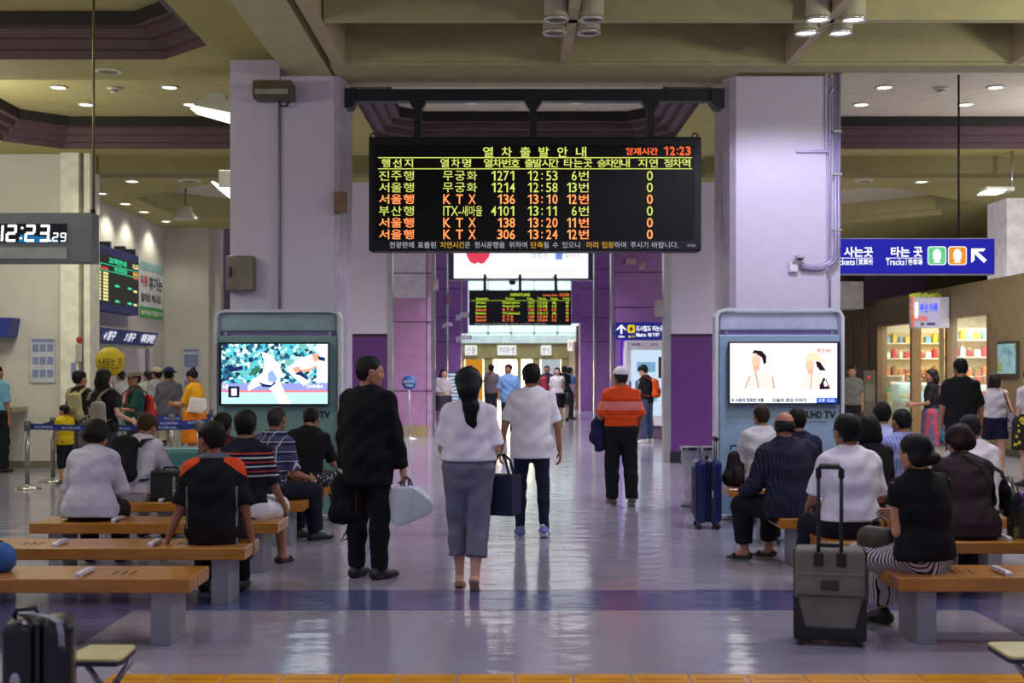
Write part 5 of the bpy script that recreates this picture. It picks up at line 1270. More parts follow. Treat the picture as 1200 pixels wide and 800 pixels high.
for i, (y, x) in enumerate(BR): dup(b0, (x+1, y, 0), None, names_r[i])

# ================================================================ LUGGAGE
def shell_case(lab, loc, rz, w, d, h, col, rough=.3, handle=0., ribs=True, name='suitcase', wheels=True, strap=None):
    t = thing(name, lab, 'suitcase', loc, rz); z0 = .055 if wheels else .0
    mt = M(col, rough, 0, .05, spec=.6); dk = M((22, 22, 26), .45)
    for s in (-1, 1):
        MB().box(-w/2, w/2, s*.004, s*d/2, z0, z0+h, .06, seg=4).build('shell', mt, t)
    MB().box(-w/2+.012, w/2-.012, -.012, .012, z0+.012, z0+h-.012, .01).build('zip', dk, t)
    if ribs:
        m = MB()
        for q in (-.3, -.1, .1, .3): m.box(q*w-.012, q*w+.012, -d/2-.005, -d/2+.02, z0+.08, z0+h-.08, .004)
        m.build('rib', mt, t)
    MB().tube([(-.08, 0, z0+h-.005), (-.075, 0, z0+h+.03), (.075, 0, z0+h+.03), (.08, 0, z0+h-.005)], .012, 8).build('carry_handle', dk, t)
    if wheels:
        for sx in (-1, 1):
            for sy in (-1, 1):
                wh = MB().lathe([(.012, -.014), (.028, -.014), (.028, .014), (.012, .014)], (sx*(w/2-.045), sy*(d/2-.045), .028), 14, 'x').build('wheel', dk, t)
                MB().box(sx*(w/2-.045)-.022, sx*(w/2-.045)+.022, sy*(d/2-.045)-.02, sy*(d/2-.045)+.02, .04, .075, .005).build('wheel_fork', M((90, 90, 96), .4, .5), wh)
    if handle:
        m = MB(); hy = d/2-.05
        for s in (-1, 1): m.tube([(s*.1, hy, z0+h-.02), (s*.1, hy, z0+h+handle)], .009, 8)
        m.build('telescopic_handle', M((120, 120, 128), .3, .8), t); MB().box(-.12, .12, hy-.02, hy+.02, z0+h+handle-.01, z0+h+handle+.03, .01).build('grip', dk, t)
    return t
Y = 13.1
t = shell_case('glossy navy blue upright suitcase standing alone beside the purple pillar', (px(832, Y), Y+.22, 0), math.radians(-93), .42, .28, .66, (16, 29, 88), .28, .20)
MB().box(.208, .216, .035, .044, .33, .40, .002).build('buckle', M((220, 220, 226), .3), t); MB().box(.206, .214, .03, .06, .45, .55, .004).build('label_pad', M((20, 22, 40), .5), t)
# soft grey carry-on with its handle up
Y = 7.6
t = thing('suitcase', 'grey fabric carry-on case with its tall black handle raised beside the striped trousers', 'suitcase', (px(978.5, Y), Y+.13, 0), math.radians(-13))
GR = M((116, 113, 104), .8, 0, .08, .4, 200, spec=.2); BK = M((24, 24, 28), .6)
MB().box(-.205, .205, -.13, .11, .055, .575, .03, seg=3).build('body', GR, t)
for s in (-1, 1): MB().box(s*.195, s*.213, -.10, .10, .06, .57, .008).build('side_panel', BK, t)
MB().box(-.212, .212, -.135, .12, .035, .12, .015).build('base', BK, t)
for s in (-1, 1):
    MB().prism([(s*.21, .06), (s*.13, .06), (s*.15, .14), (s*.185, .28), (s*.21, .30)], .012, 'y', -.142).build('corner_guard', BK, t)
    wh = MB().lathe([(.01, -.014), (.034, -.014), (.034, .014), (.01, .014)], (s*.17, -.10, .034), 16, 'x').build('wheel', M((30, 30, 34), .5), t); MB().lathe([(.001, -.016), (.014, -.016), (.014, .016), (.001, .016)], (s*.17, -.10, .034), 10, 'x').build('hub', M((150, 150, 156), .3, .6), wh)
    MB().box(s*.066-.028, s*.066+.028, -.142, -.11, .475, .56, .008).build('handle_socket', BK, t); MB().tube([(s*.066, -.118, .53), (s*.066, -.118, 1.05)], .0115, 10).build('handle_rail', M((46, 46, 54), .35, .5), t)
MB().tube([(-.066, -.118, 1.0), (-.066, -.118, 1.05), (-.053, -.118, 1.07), (.053, -.118, 1.07), (.066, -.118, 1.05), (.066, -.118, 1.0)], .018, 10).build('grip', BK, t)
MB().box(-.19, .19, -.136, -.128, .43, .436).build('zip', M((150, 148, 140), .4, .4), t); MB().box(-.19, .19, -.14, -.128, .30, .304).build('zip', M((50, 50, 50), .6), t)
MB().box(-.052, .052, -.137, -.128, .335, .395, .01).build('badge', M((58, 48, 46), .5), t); MB().box(-.07, .07, -.02, .02, .575, .60, .01).build('carry_handle', BK, t)
for s in (-1, 1): MB().box(s*.17-.02, s*.17+.02, .07, .10, 0, .06, .004).build('foot', BK, t)
# glossy black case at the corner
Y = 5.55
t = thing('suitcase', 'glossy black hard-shell suitcase with a grey strap in the bottom corner', 'suitcase', (px(35, Y), Y+.12, 0), math.radians(14))
BKG = M((22, 21, 27), .25, 0, .05, spec=.6)
for s in (-1, 1): MB().box(s*.003, s*.15, -.12, .12, .05, .555, .06, seg=5).build('shell', BKG, t)
MB().box(-.011, .011, -.112, .112, .06, .545, .03).build('zip', M((40, 40, 46), .5), t)
MB().strap([(-.10, .08, .558), (-.03, .0, .565), (.05, -.07, .56), (.088, -.105, .545), (.10, -.124, .50), (.104, -.126, .43)], .026, .008, (1, .25, .1)).build('strap', M((140, 140, 150), .5), t)
MB().ball((.104, -.13, .43), (.015, .008, .018)).build('strap_rivet', M((70, 70, 80), .3, .6), t); MB().ball((-.09, -.122, .30), (.022, .008, .036)).build('badge', M((190, 190, 200), .3, .5), t)
MB().tube([(-.11, .02, .55), (-.10, .02, .585), (-.02, .02, .59), (-.01, .02, .555)], .013, 8).build('carry_handle', M((20, 20, 24), .4), t)
for sx in (-1, 1):
    for sy in (-1, 1): MB().lathe([(.01, -.014), (.027, -.014), (.027, .014), (.01, .014)], (sx*.1, sy*.08, .027), 12, 'x').build('wheel', M((30, 30, 34), .5), t)
# tablet-topped stools cut by the bottom edge
def stool(lab, pts, zt_, base):
    t = thing('side_table', lab, 'table', (base[0], base[1], 0))
    MB().prism(pts, .012, 'z', zt_-.012).build('table_top', M((206, 196, 140), .35), t, True); MB().prism([((a-base[0])*1.01+base[0], (b-base[1])*1.01+base[1]) for a, b in pts], .022, 'z', zt_-.035).build('edge_band', M((40, 40, 66), .5), t, True)
    MB().tube([(base[0], base[1], .02), (base[0], base[1], zt_-.16)], .028, 12).build('post', M((90, 90, 96), .4, .5), t, True); MB().lathe([(.17, 0), (.17, .015), (.05, .03), (.03, .05)], (base[0], base[1], 0), 24).build('foot', M((70, 70, 76), .4, .5), t, True)
    for s in (-1, 1): MB().tube([(base[0], base[1], zt_-.2), (base[0]+s*.12, base[1], zt_-.034)], .016, 8).build('bracket', M((150, 150, 158), .35, .6), t, True)
    return t
zt_ = .25
def at(x, y, z): Y = F*(HC-z)/(y-VY); return (px(x, Y), Y)
stool('small cream-topped table peeping out beside the black suitcase', [at(70, 772, zt_), at(136, 772.5, zt_), at(144, 770, zt_), at(159, 756.5, zt_), at(156, 755, zt_), at(106, 755, zt_)], zt_, (at(126, 765, zt_)[0], at(126, 765, zt_)[1]))
stool('small cream-topped table cut off by the opposite bottom corner', [at(1190, 769.5, zt_), at(1182, 768, zt_), at(1158, 753.5, zt_), at(1160, 752, zt_), at(1240, 751, zt_), at(1250, 769.5, zt_)], zt_, (at(1215, 762, zt_)[0], at(1215, 762, zt_)[1]))
# teal case, black box bag and paper bag in the queue corner
Y = 13.6
t = thing('suitcase', 'teal hard case lying flat on its side beyond the fourth bench', 'suitcase', (px(204, Y), Y+.25, 0)); TL = M((70, 128, 132), .35, 0, .04)
for s in (0, 1): MB().box(-.27, .27, -.2, .25, .03+s*.39, .41+s*.39, .05, seg=3).build('shell', TL, t)
MB().box(-.26, .26, -.19, .24, .40, .44).build('zip', M((30, 50, 54), .5), t); MB().tube([(-.08, -.2, .46), (-.07, -.235, .46), (.07, -.235, .46), (.08, -.2, .46)], .012, 8).build('carry_handle', BK, t)
for sx in (-1, 1):
    for sy in (-1, 1): MB().lathe([(.02, .0), (.02, .03)], (sx*.2, sy*.15+.02, 0), 10).build('foot', BK, t)
Y = 11.95
t = thing('box_bag', 'black box-shaped bag with white lettering standing on the fourth bench', 'bag', (px(196, Y), Y+.1, .412))
MB().box(-.165, .165, -.08, .13, .0, .28, .02, seg=3).build('body', M((26, 28, 32), .6), t); MB().box(-.16, .16, -.085, .135, .245, .285, .012).build('lid', M((32, 34, 38), .6), t)
tx = TX(); 
for j, s in enumerate(('HOUSE KITCHEN', 'STYLE LIFE', 'SINCE 1982')): tx.add(s, .04, .04+(.19, .13, .15)[j], -(.045+j*.036), -(.02+j*.036), .02)
tx.build('lettering', M((215, 215, 220), .6), t, (.025, -.0815, .0), (0, 0, 1), (-1, 0, 0), world=False)
MB().tube([(-.07, .02, .28), (-.06, .02, .31), (.06, .02, .31), (.07, .02, .28)], .01, 8).build('handle', BK, t)
Y = 14.6
t = thing('paper_bag', 'white paper bag with a dark side, behind the backpack wearer', 'bag', (px(176, Y), Y+.1, 0)); MB().prism([(-.11, 0), (.08, 0), (.095, .80), (-.12, .84)], .2, 'y', 0).build('body', M((206, 204, 204), .7), t); MB().box(.085, .105, .0, .2, 0, .82).build('gusset', M((84, 44, 36), .6), t); MB().prism([(-.12, .835), (.105, .80), (.105, .83), (-.12, .86)], .2, 'y', 0).build('rim', M((150, 128, 96), .6), t)
# blue bag at the picture edge on the second bench, shopping bag at the other edge, bags beside sitters
t = thing('duffel_bag', 'bright blue bag cut off by the picture edge on the front bench', 'bag', (px(-26, 7.8), 7.83, .411)); V, Q = sdf([E((-.14, 0, .09), (.13, 0, .08), .10, .09, .12, .10, (0, 1, 0))], .012); np_mesh('body', [(V, Q)], M((34, 92, 160), .6), t); MB().tube([(-.08, -.02, .16), (-.05, -.02, .24), (.04, -.02, .24), (.07, -.02, .16)], .01, 8).build('handle', M((20, 50, 100), .6), t); MB().box(-.14, .14, -.004, .004, .175, .19).build('zip', M((20, 30, 50), .5), t)
Y = 9.3
t = thing('shopping_bag', 'olive and purple printed shopping bag at the picture edge on the second bench', 'bag', (px(1213, Y), Y+.06, .411))
k = NT('printed_bag'); co = k.coord(); v = k.n('ShaderNodeTexVoronoi'); v.inputs['Scale'].default_value = 14; k.l(co, v.inputs['Vector']); k.l(k.ramp(v.outputs['Distance'], [(0, (170, 180, 70)), (.25, (84, 92, 44)), (.5, (40, 46, 34))]), k.b.inputs['Base Color'])
MB().prism([(-.13, 0), (.13, 0), (.135, .23), (-.135, .23)], .13, 'y', 0).build('body', k.m, t); MB().prism([(-.135, .23), (.135, .23), (.03, .31), (-.06, .33)], .12, 'y', .005).build('top_flap', M((120, 66, 180), .5), t); MB().tube([(-.08, .0, .24), (-.02, -.01, .36), (.04, -.01, .36), (.09, 0, .24)], .006, 6).build('handle', M((90, 60, 140), .6), t)
# bin stand with clear bags
Y = 15.2
t = thing('bin_stand', 'steel bin stand holding two clear rubbish bags beside the blue suitcase', 'bin', (px(821, Y), Y+.12, 0)); k = Y/F
x0, x1, x2 = px(800, Y), px(823, Y), px(843, Y); zr = pz(526, Y)
m = MB()
for a, b in ((x0, x1-.02), (x1+.02, x2)):
    m.box(a, b, Y, Y+.025, zr-.02, zr+.02, .004); m.box(a, b, Y+.25, Y+.275, zr-.02, zr+.02, .004); m.box(a, a+.025, Y, Y+.275, zr-.02, zr+.02, .004); m.box(b-.025, b, Y, Y+.275, zr-.02, zr+.02, .004)
m.build('rim', STEEL, t, True); MB().box(x0-.02, x2+.02, Y, Y+.28, .02, .05, .01).build('base', STEEL, t, True)
for xx in (x1, x2-.01): MB().tube([(xx, Y+.13, .02), (xx, Y+.13, zr+.03)], .014, 8).build('post', STEEL, t, True)
BAG = M((206, 206, 222), .25, 0, .06, .6, 18, alpha=.55)
for a, b in ((x0, x1-.02), (x1+.02, x2)):
    V, Q = sdf([E(((a+b)/2, Y+.138, zr+.01), ((a+b)/2, Y+.138, .12), (b-a)/2+.004, (b-a)/2-.04, .125, .09, k=.02)], .012, [((0, 0, 1), zr+.025)], wr=.008); L = wloc(t)
    np_mesh('bin_liner', [(V-np.array(L), Q)], BAG, t)
for xx in ((x0+x1)/2, (x1+x2)/2): MB().box(xx-.05, xx+.05, Y-.006, Y, zr-.015, zr+.015).build('clip', M((40, 40, 46), .5), t, True)

# ================================================================ QUEUE BARRIERS
def post(x, Y, lab, h=.93):
    t = thing('barrier_post', lab, 'queue post', (px(x, Y), Y, 0), 0, 'queue barrier posts')
    MB().lathe([(.19, 0), (.19, .012), (.12, .03), (.04, .05), (.03, .07)], (0, 0, 0), 28).build('foot', M((190, 190, 186), .2, .9), t); MB().tube([(0, 0, .05), (0, 0, h-.1)], .032, 14).build('pole', M((150, 152, 150), .3, .8), t)
    MB().lathe([(.042, h-.13), (.045, h-.12), (.045, h), (.03, h+.012)], (0, 0, 0), 18).build('head', M((96, 98, 100), .4, .4), t); return t
posts = [(32, 17.6, 'front queue post at the open end, beside the white wall'), (62, 18.7, 'queue post right behind the front one, near the child in yellow'), (233, 17.6, 'queue post hidden behind the head of the man in black and orange'), (201, 20, 'queue post in front of the beige trousers'), (214, 21, 'queue post behind the grey-shirted man'), (177, 19, 'queue post behind the red bag'), (248, 22.5, 'far queue post beside the teal television stand')]
for x, Y, l in posts: post(x, Y, l)
BELT = M((34, 52, 140), .6); 
def belt(x0, Y0, x1, Y1, lab, txts):
    a = Vector((px(x0, Y0), Y0, .86)); b = Vector((px(x1, Y1), Y1, .86)); d = (b-a).normalized(); L = (b-a).length
    t = thing('barrier_belt', lab, 'queue belt', tuple((a+b)/2), 0, 'queue barrier belts'); n = Vector((d.y, -d.x, 0))
    pts = [a+(b-a)*q+Vector((0, 0, -.03*math.sin(PI*q))) for q in np.linspace(0.015, .985, 7)]
    m = MB()
    for p, q in zip(pts, pts[1:]):
        m.bm.faces.new([m.bm.verts.new(v) for v in (p+n*.002+Vector((0, 0, -.04)), q+n*.002+Vector((0, 0, -.04)), q+n*.002+Vector((0, 0, .04)), p+n*.002+Vector((0, 0, .04)))]); m.bm.faces.new([m.bm.verts.new(v) for v in (p-n*.002+Vector((0, 0, -.04)), p-n*.002+Vector((0, 0, .04)), q-n*.002+Vector((0, 0, .04)), q-n*.002+Vector((0, 0, -.04)))])
    m.build('belt', BELT, t, True); tx = TX()
    for q in txts: tx.add('KORAIL', L*q-.13, L*q+.13, -.018-.03*math.sin(PI*q), .018-.03*math.sin(PI*q), .03)
    tx.build('lettering', M((170, 184, 220), .6), t, a+n*.006, d, (0, 0, 1))
    for p, dd in ((a, d), (b, -d)): MB().box(-.012, .012, -.02, .02, -.045, .045).build('clip', M((60, 62, 68), .5), t).location = (p+dd*.05)-(a+b)/2
belt(32, 17.6, 233, 17.6, 'long front queue belt running behind the seated people', (.1, .26, .55, .82)); belt(32, 17.6, 62, 18.7, 'short queue belt between the two posts near the child', (.5,))
belt(177, 19, 248, 19.4, 'middle queue belt before the beige trousers', (.3, .75)); belt(177, 21, 248, 21.2, 'far queue belt below the white paper', (.35, .8))

# ================================================================ SHOPS: counters and goods in the windows
GLC = M((205, 235, 226), .15, 0, .03, alpha=.5)
goods_col = [(214, 60, 60), (240, 200, 60), (80, 150, 80), (230, 130, 50), (240, 236, 224), (120, 180, 210), (200, 120, 150), (160, 110, 60)]
gi = 0
for si, (a, b, lab) in enumerate(((25.2, 27.4, 'glass display counter in the shop window behind the man in black'), (30.0, 32.6, 'glass display counter in the shop window by the brown post'))):
    t = thing('display_counter', lab, 'display counter', (XS+.7, (a+b)/2, 0)); MB().box(XS+.35, XS+1.05, a, b, 0, .55, .01).build('cabinet', M((214, 228, 224), .4), t, True); MB().box(XS+.3, XS+1.05, a, b, .55, 1.32, .006).build('glass_case', GLC, t, True); l = bpy.data.lights.new('case_light', 'AREA'); l.energy = 22; l.size = 1.2; l.color = (.85, 1, .97); o = bpy.data.objects.new('case_light', l); COL.objects.link(o); o.location = (XS+.7, (a+b)/2, 1.30)
    MB().box(XS+.38, XS+1.0, a+.03, b-.03, .86, .88).build('shelf', M((220, 240, 236), .2), t, True); MB().box(XS+.31, XS+.37, a, b, 1.27, 1.32).build('light_rail', emit((255, 250, 235), 2.), t, True)
    sx0, sx1, sy = ((10.05, 11.3, 29.6), (9.62, 11.6, 33.45))[si]
    t2 = thing('wall_shelf', ('tall stocked shelves deep in the shop behind the man in black', 'tall stocked shelves deep in the shop by the brown post')[si], 'shelf', ((sx0+sx1)/2, sy+.15, 0)); MB().box(sx0, sx1, sy+.3, sy+.36, 0, 2.6).build('back_panel', M((226, 206, 150), .5), t2, True)
    for z in (.5, 1., 1.45, 1.9, 2.3): MB().box(sx0, sx1, sy, sy+.3, z, z+.03).build('shelf', M((232, 226, 206), .4), t2, True)
    for xx in (sx0, sx1-.03): MB().box(xx, xx+.03, sy, sy+.3, 0, 2.6).build('side_panel', M((200, 170, 110), .5), t2, True)
    def good(x, y, z, k):
        c = goods_col[k % 8]; kind = k % 3
        lab = 'small packaged good on show in the shop window'
        o = thing('packaged_good', lab, 'goods', (x, y, z), 0, 'goods on show in the shop windows')
        if kind == 0: MB().lathe([(.05, 0), (.055, .02), (.055, .13), (.03, .16), (.03, .18)], (0, 0, 0), 12).build('jar', M(c, .4), o); MB().lathe([(.036, .175), (.036, .2), (.001, .2)], (0, 0, 0), 12).build('lid', M((230, 230, 226), .4), o)
        elif kind == 1: MB().box(-.07, .07, -.08, .08, 0, .16, .012).build('carton', M(c, .5), o); MB().box(-.072, .072, -.05, .05, .05, .11).build('label_band', M((240, 238, 230), .5), o)
        else: MB().box(-.06, .06, -.1, .1, 0, .22, .03).build('bag', M(c, .55), o); MB().box(-.015, .015, -.08, .08, .21, .25, .005).build('seal', M(c, .5), o)
    n = int((b-a)/.3)
    for i in range(n): good(XS+.65, a+.18+i*(b-a-.3)/max(1, n-1), .88, gi); gi += 1
    for i in range(n): good(XS+.6, a+.18+i*(b-a-.3)/max(1, n-1), 1.322, gi+3); gi += 1
    nn = 7 if si == 0 else 11
    for z in (1.03, 1.48, 1.93, 2.33):
        for i in range(nn): good(sx0+.1+i*(sx1-sx0-.2)/(nn-1), sy+.12, z, gi*3+i); gi += 1
for i, o in enumerate([o for o in bpy.data.objects if o.name.startswith('packaged_good')]): pass
# lightbox over the shop door
t = thing('shop_lightbox', 'lit shop lightbox with blue lettering wrapped in a garland', 'sign', (XS-.15, 28.7, 2.7))
Yl = 27.3; xl0, xl1 = px(1069, Yl), px(1103, Yl)
t.location = ((xl0+xl1)/2, Yl+.1, pz(385, Yl))
MB().box(xl0, xl1+.17, Yl, Yl+.22, pz(384, Yl), pz(348, Yl), .01).build('box', M((206, 200, 222), .5), t, True); MB().box(xl0+.04, xl1-.02, Yl-.01, Yl+.02, pz(382, Yl), pz(350, Yl)).build('panel', emit((206, 200, 226), .75), t, True)
PL = pxplane(Yl-.014); TX().rect(1072, 1076, -373, -354).build('white_bar', emit((255, 255, 255), 1.2), t, **PL); TX().add('부산', 1078, 1088, -366, -355, .05).add('어묵', 1089, 1099, -366, -355, .05).build('blue_lettering', emit((70, 90, 240), 1.3), t, **PL); TX().rect(1070, 1087, -376, -370).build('pink_band', emit((240, 140, 140), .8), t, **PL); TX().rect(1079, 1083, -381, -378).rect(1086, 1096, -381, -378).build('dark_lettering', M((60, 60, 110), .5), t, **PL)
m = MB()
for i in range(26): m.ball((xl0-.02+(xl1-xl0)*i/25, Yl+.02+.04*random.random(), pz(347, Yl)+.05*random.random()), .045, 6)
m.build('garland', M((150, 160, 60), .7, 0, .5), t, True); m = MB()
for i in range(9): m.ball((xl0-.03+.05*random.random(), Yl, pz(349+i*4, Yl)), .035, 6)
m.build('garland_lights', emit((240, 130, 90), .8), t, True)
# framed poster on the shop wall
Xp = XS-.01; ya, yb = yside(1194.5, Xp), yside(1171, Xp); z0, z1 = pz(441, ya), pz(399, ya)
t = thing('framed_poster', 'framed blue-green poster on the brown shop wall', 'poster', (XS-.03, (ya+yb)/2, z0)); MB().box(XS-.06, XS-.005, ya, yb, z0, z1, .006).build('frame', M((60, 54, 44), .5), t, True)
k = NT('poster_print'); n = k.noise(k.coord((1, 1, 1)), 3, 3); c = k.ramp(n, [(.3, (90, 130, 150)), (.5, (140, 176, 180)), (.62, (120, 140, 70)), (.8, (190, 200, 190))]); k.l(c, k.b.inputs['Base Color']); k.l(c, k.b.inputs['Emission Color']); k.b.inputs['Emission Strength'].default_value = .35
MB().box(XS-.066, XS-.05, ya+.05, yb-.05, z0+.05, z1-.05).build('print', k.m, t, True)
# small wall fittings by the shops
t = thing('wall_cabinet', 'tall brown fire cabinet door in the shop wall beside the interview television', 'cabinet', (XS-.02, 33.8, 1.2)); MB().box(XS-.03, XS-.005, 33.5, 34.05, 1.5, 2.6, .01).build('door', M((138, 110, 78), .5), t, True); MB().box(XS-.05, XS-.02, 33.55, 33.6, 2.0, 2.1).build('handle', STEEL, t, True)
t = thing('electrical_cabinet', 'dark grey upright cabinet with a red lamp against the brown shop wall', 'cabinet', (px(1019, 31.5), 31.6, 0)); Y = 31.5; MB().box(px(1012, Y), px(1026, Y), Y, Y+.3, 0, pz(434, Y), .01).build('body', M((96, 88, 80), .5), t, True); MB().lathe([(.04, 0), (.04, -.02), (.001, -.03)], (px(1018, Y), Y, pz(442, Y)), 12, 'y').build('lamp', emit((230, 60, 60), 1.), t, True); MB().box(px(1014, Y), px(1024, Y), Y-.01, Y, pz(470, Y), pz(450, Y)).build('panel', M((120, 112, 104), .5), t, True)
# pizza-shop stall goods in the far passage shop
t = thing('shop_display', 'bright glazed stall with yellow and green goods at the far end of the passage', 'display', (px(690, 51), 51, 0)); Y = 51; MB().box(px(683, Y), px(697, Y), Y, Y+.4, 0, pz(455, Y), .02).build('counter', M((190, 214, 196), .4), t, True); MB().box(px(683, Y), px(697, Y), Y+.1, Y+.3, pz(440, Y), pz(437, Y)).build('shelf', M((220, 220, 190), .4), t, True)
m = MB()
for i in range(7): m.ball((px(684+i*2, Y), Y+.2, pz(453, Y)), .09, 8)
m.build('yellow_goods', M((220, 190, 60), .5), t, True)
# ================================================================ PEOPLE
BLACK = (22, 21, 24); SK = (184, 134, 108); SK2 = (160, 112, 86); SK3 = (206, 160, 138); HB = (20, 18, 19); HBR = (66, 42, 28)
def local(p, q): return np.array(q)*p['s']
def backpack(p, label, c, c2=None, d=.27, w=.30, h=.42, t=.15, off=0., straps=True, cat='backpack', name='backpack'):
    c2 = c2 or tuple(int(v*.7) for v in c); st_d = p['st'][3][2]
    o = p['T'](d, off, -(st_d+.03+t/2)); th = thing(name, label, cat, p['W'](o), p['root'].rotation_euler.z)
    s = p['s']; mt = fabric(c)
    up = unit(p['T'](d+.1)-p['T'](d-.1)); ang = math.atan2(up[1], up[2])
    Rm = Matrix.Rotation(-ang, 4, 'X')
    q = lambda x, y, z: np.array(Rm @ Vector((x, y, z)))
    V, Q = sdf([E(q(0, 0, -h*.36), q(0, 0, h*.30), w/2, w/2*.86, t/2, t/2*.8, (1, 0, 0), .02), E(q(-w*.3, .0, -h*.4), q(w*.3, 0, -h*.4), t*.42, k=.05)], .011); np_mesh('body', [(V, Q)], mt, th)
    V, Q = sdf([E(q(-w*.2, -t*.42, -h*.22), q(w*.2, -t*.42, -h*.22), h*.17, h*.17, t*.22, t*.22, (0, 0, 1), .02)], .009); np_mesh('front_pocket', [(V, Q)], fabric(c2), th)
    MB().tube([q(-.04, t*.2, h*.38), q(-.03, t*.2, h*.46), q(.03, t*.2, h*.46), q(.04, t*.2, h*.38)], .009, 8).build('top_handle', fabric(c2), th)
    if straps:
        for i, sd in enumerate((-1, 1)):
            g = st_d+.055; pts = [p['T'](.36, sd*.09, -g-.02), p['T'](.44, sd*.105, -g+.02), p['T'](.515, sd*.115, -.03), p['T'](.515, sd*.12, .03), p['T'](.42, sd*.125, g-.01), p['T'](.28, sd*.135, g), p['T'](.14, sd*.16, .06), p['T'](.08, sd*.15, -g+.02)]
            MB().strap([(a-o)*s for a in pts], .055, .012, (1, 0, 0)).build('shoulder_strap', fabric(c2), th)
    return th
def tote(label, loc, w, h, d, col, drop=.22, rz=0., name='tote_bag', cat='bag', taper=0., strapw=.02):
    t = thing(name, label, cat, loc, rz); mt = M(col, .45, 0, .06, .15, 60)
    m = MB(); m.prism([(-w/2+taper, 0), (w/2-taper, 0), (w/2, h*.5), (w/2*.97, h), (-w/2*.97, h), (-w/2, h*.5)], d, 'y', -d/2); m.build('body', mt, t)
    for y in (-d*.38, d*.38): MB().strap([(-w*.25, y, h-.03), (-w*.22, y*.6, h+drop*.7), (-w*.08, y*.2, h+drop), (w*.08, y*.2, h+drop), (w*.22, y*.6, h+drop*.7), (w*.25, y, h-.03)], strapw, .006, (0, 1, 0)).build('handle', mt, t)
    MB().box(-w/2+.02, w/2-.02, -d/2+.01, d/2-.01, h-.004, h+.004).build('lining', M((30, 30, 34), .8), t); return t
ARM_LAP = (((-.22, .45, -1), (.35, .9, -.15)), ((.22, .45, -1), (-.35, .9, -.15)))
def sitter(label, x, Y, **k):
    k.setdefault('arms', ARM_LAP); return person(label, (px(x, Y), Y, 0), pose='sit', **k)
def stander(label, x, Y, **k): return person(label, (px(x, Y), Y, 0), **k)

# ---- walkers in the middle
p = stander('man in a black suit carrying a pale bag, turned toward the passage', 431, 10.1, H=1.76, rz=-28, head=(-46, 3), wide=1.08, hair=('short', (30, 28, 28)), skin=(176, 124, 98),
    top=('shirt', fabric((225, 225, 230)), .006, .10, 0), jacket=('jacket', fabric((20, 20, 24)), .024, -.20, 2., False, .01), bottom=('trousers', fabric((21, 21, 25)), .02, 1.0), shoes=('shoe', (20, 18, 18), (12, 12, 12)),
    arms=(((-.10, -.06, -1), (-.02, .02, -1)), ((.20, .10, -1), (.10, .25, -1))), legs=(((-.03, .05, -1), (0, -.06, -1), 6), ((.05, .02, -1), (0, -.03, -1), -14)), eyes=True, res=.0105, curl=(.9, .9))
hw_ = p['W'](p['aj'][1][2]+np.array((.02, .02, -.10)))
t = thing('carrier_bag', 'pale blue-white carrier bag swinging from the hand of the man in the suit', 'bag', hw_, math.radians(-20))
bm = bmesh.new(); PB = [(x_*1.28-.035, y_, z_) for x_, y_, z_ in [(-.12, -.06, -.11), (-.05, -.09, -.055), (.10, -.10, -.03), (.13, -.08, -.06), (.20, .06, -.17), (.19, .08, -.25), (.07, -.07, -.33), (-.01, -.08, -.36), (-.09, -.07, -.27), (-.10, .08, -.13), (.0, .09, -.05), (.1, .10, -.05), (.02, .10, -.33), (-.08, .08, -.25), (.14, .12, -.28), (-.125, -.03, -.17)]]
for q_ in PB: bm.verts.new(q_)
bmesh.ops.convex_hull(bm, input=bm.verts); bmesh.ops.bevel(bm, geom=list(bm.edges), offset=.016, segments=2, affect='EDGES', profile=.5); bmesh.ops.triangulate(bm, faces=bm.faces)
me = bpy.data.meshes.new('body'); bm.to_mesh(me); bm.free(); me.materials.append(M((222, 232, 240), .35, 0, .05, .9, 16)); o = bpy.data.objects.new('body', me); COL.objects.link(o); o.parent = t
for y in (-.012, .012): MB().strap([(-.03, y*3, -.07), (-.02, y, .01), (0, y, .03), (.03, y, .01), (.05, y*3, -.06)], .025, .005, (0, 1, 0)).build('handle', M((30, 30, 40), .6), t)
lw = p['W'](p['aj'][0][2]+np.array((.0, -.05, -.09)))
t = thing('backpack', 'black backpack hanging by its strap from the other hand of the suited man', 'backpack', (lw[0]+.03, lw[1]-.02, lw[2]-.10), math.radians(10)); mt = fabric((22, 22, 25))
V, Q = sdf([E((0, 0, -.17), (.01, 0, .1), .115, .10, .07, .055, (1, 0, 0), .02), E((-.05, 0, -.17), (.06, 0, -.17), .065, k=.05)], .010); np_mesh('body', [(V, Q)], mt, t)
V, Q = sdf([E((-.03, -.06, -.12), (.03, -.06, -.12), .07, .07, .03, .03, (0, 0, 1))], .008); np_mesh('front_pocket', [(V, Q)], fabric((30, 30, 33)), t)
MB().strap([(.02, 0, .13), (.03, .0, .2), (.06, .0, .2), (.09, -.02, .08), (.12, -.03, -.1), (.10, -.03, -.24), (.02, -.02, -.36), (-.03, -.02, -.38), (.0, -.02, -.33), (.06, -.02, -.24)], .026, .008, (0, 1, 0)).build('shoulder_strap', mt, t)
MB().strap([(.05, -.05, .12), (.09, -.06, 0), (.09, -.06, -.16)], .03, .008, (0, 1, 0)).build('red_webbing', fabric((120, 30, 40)), t)

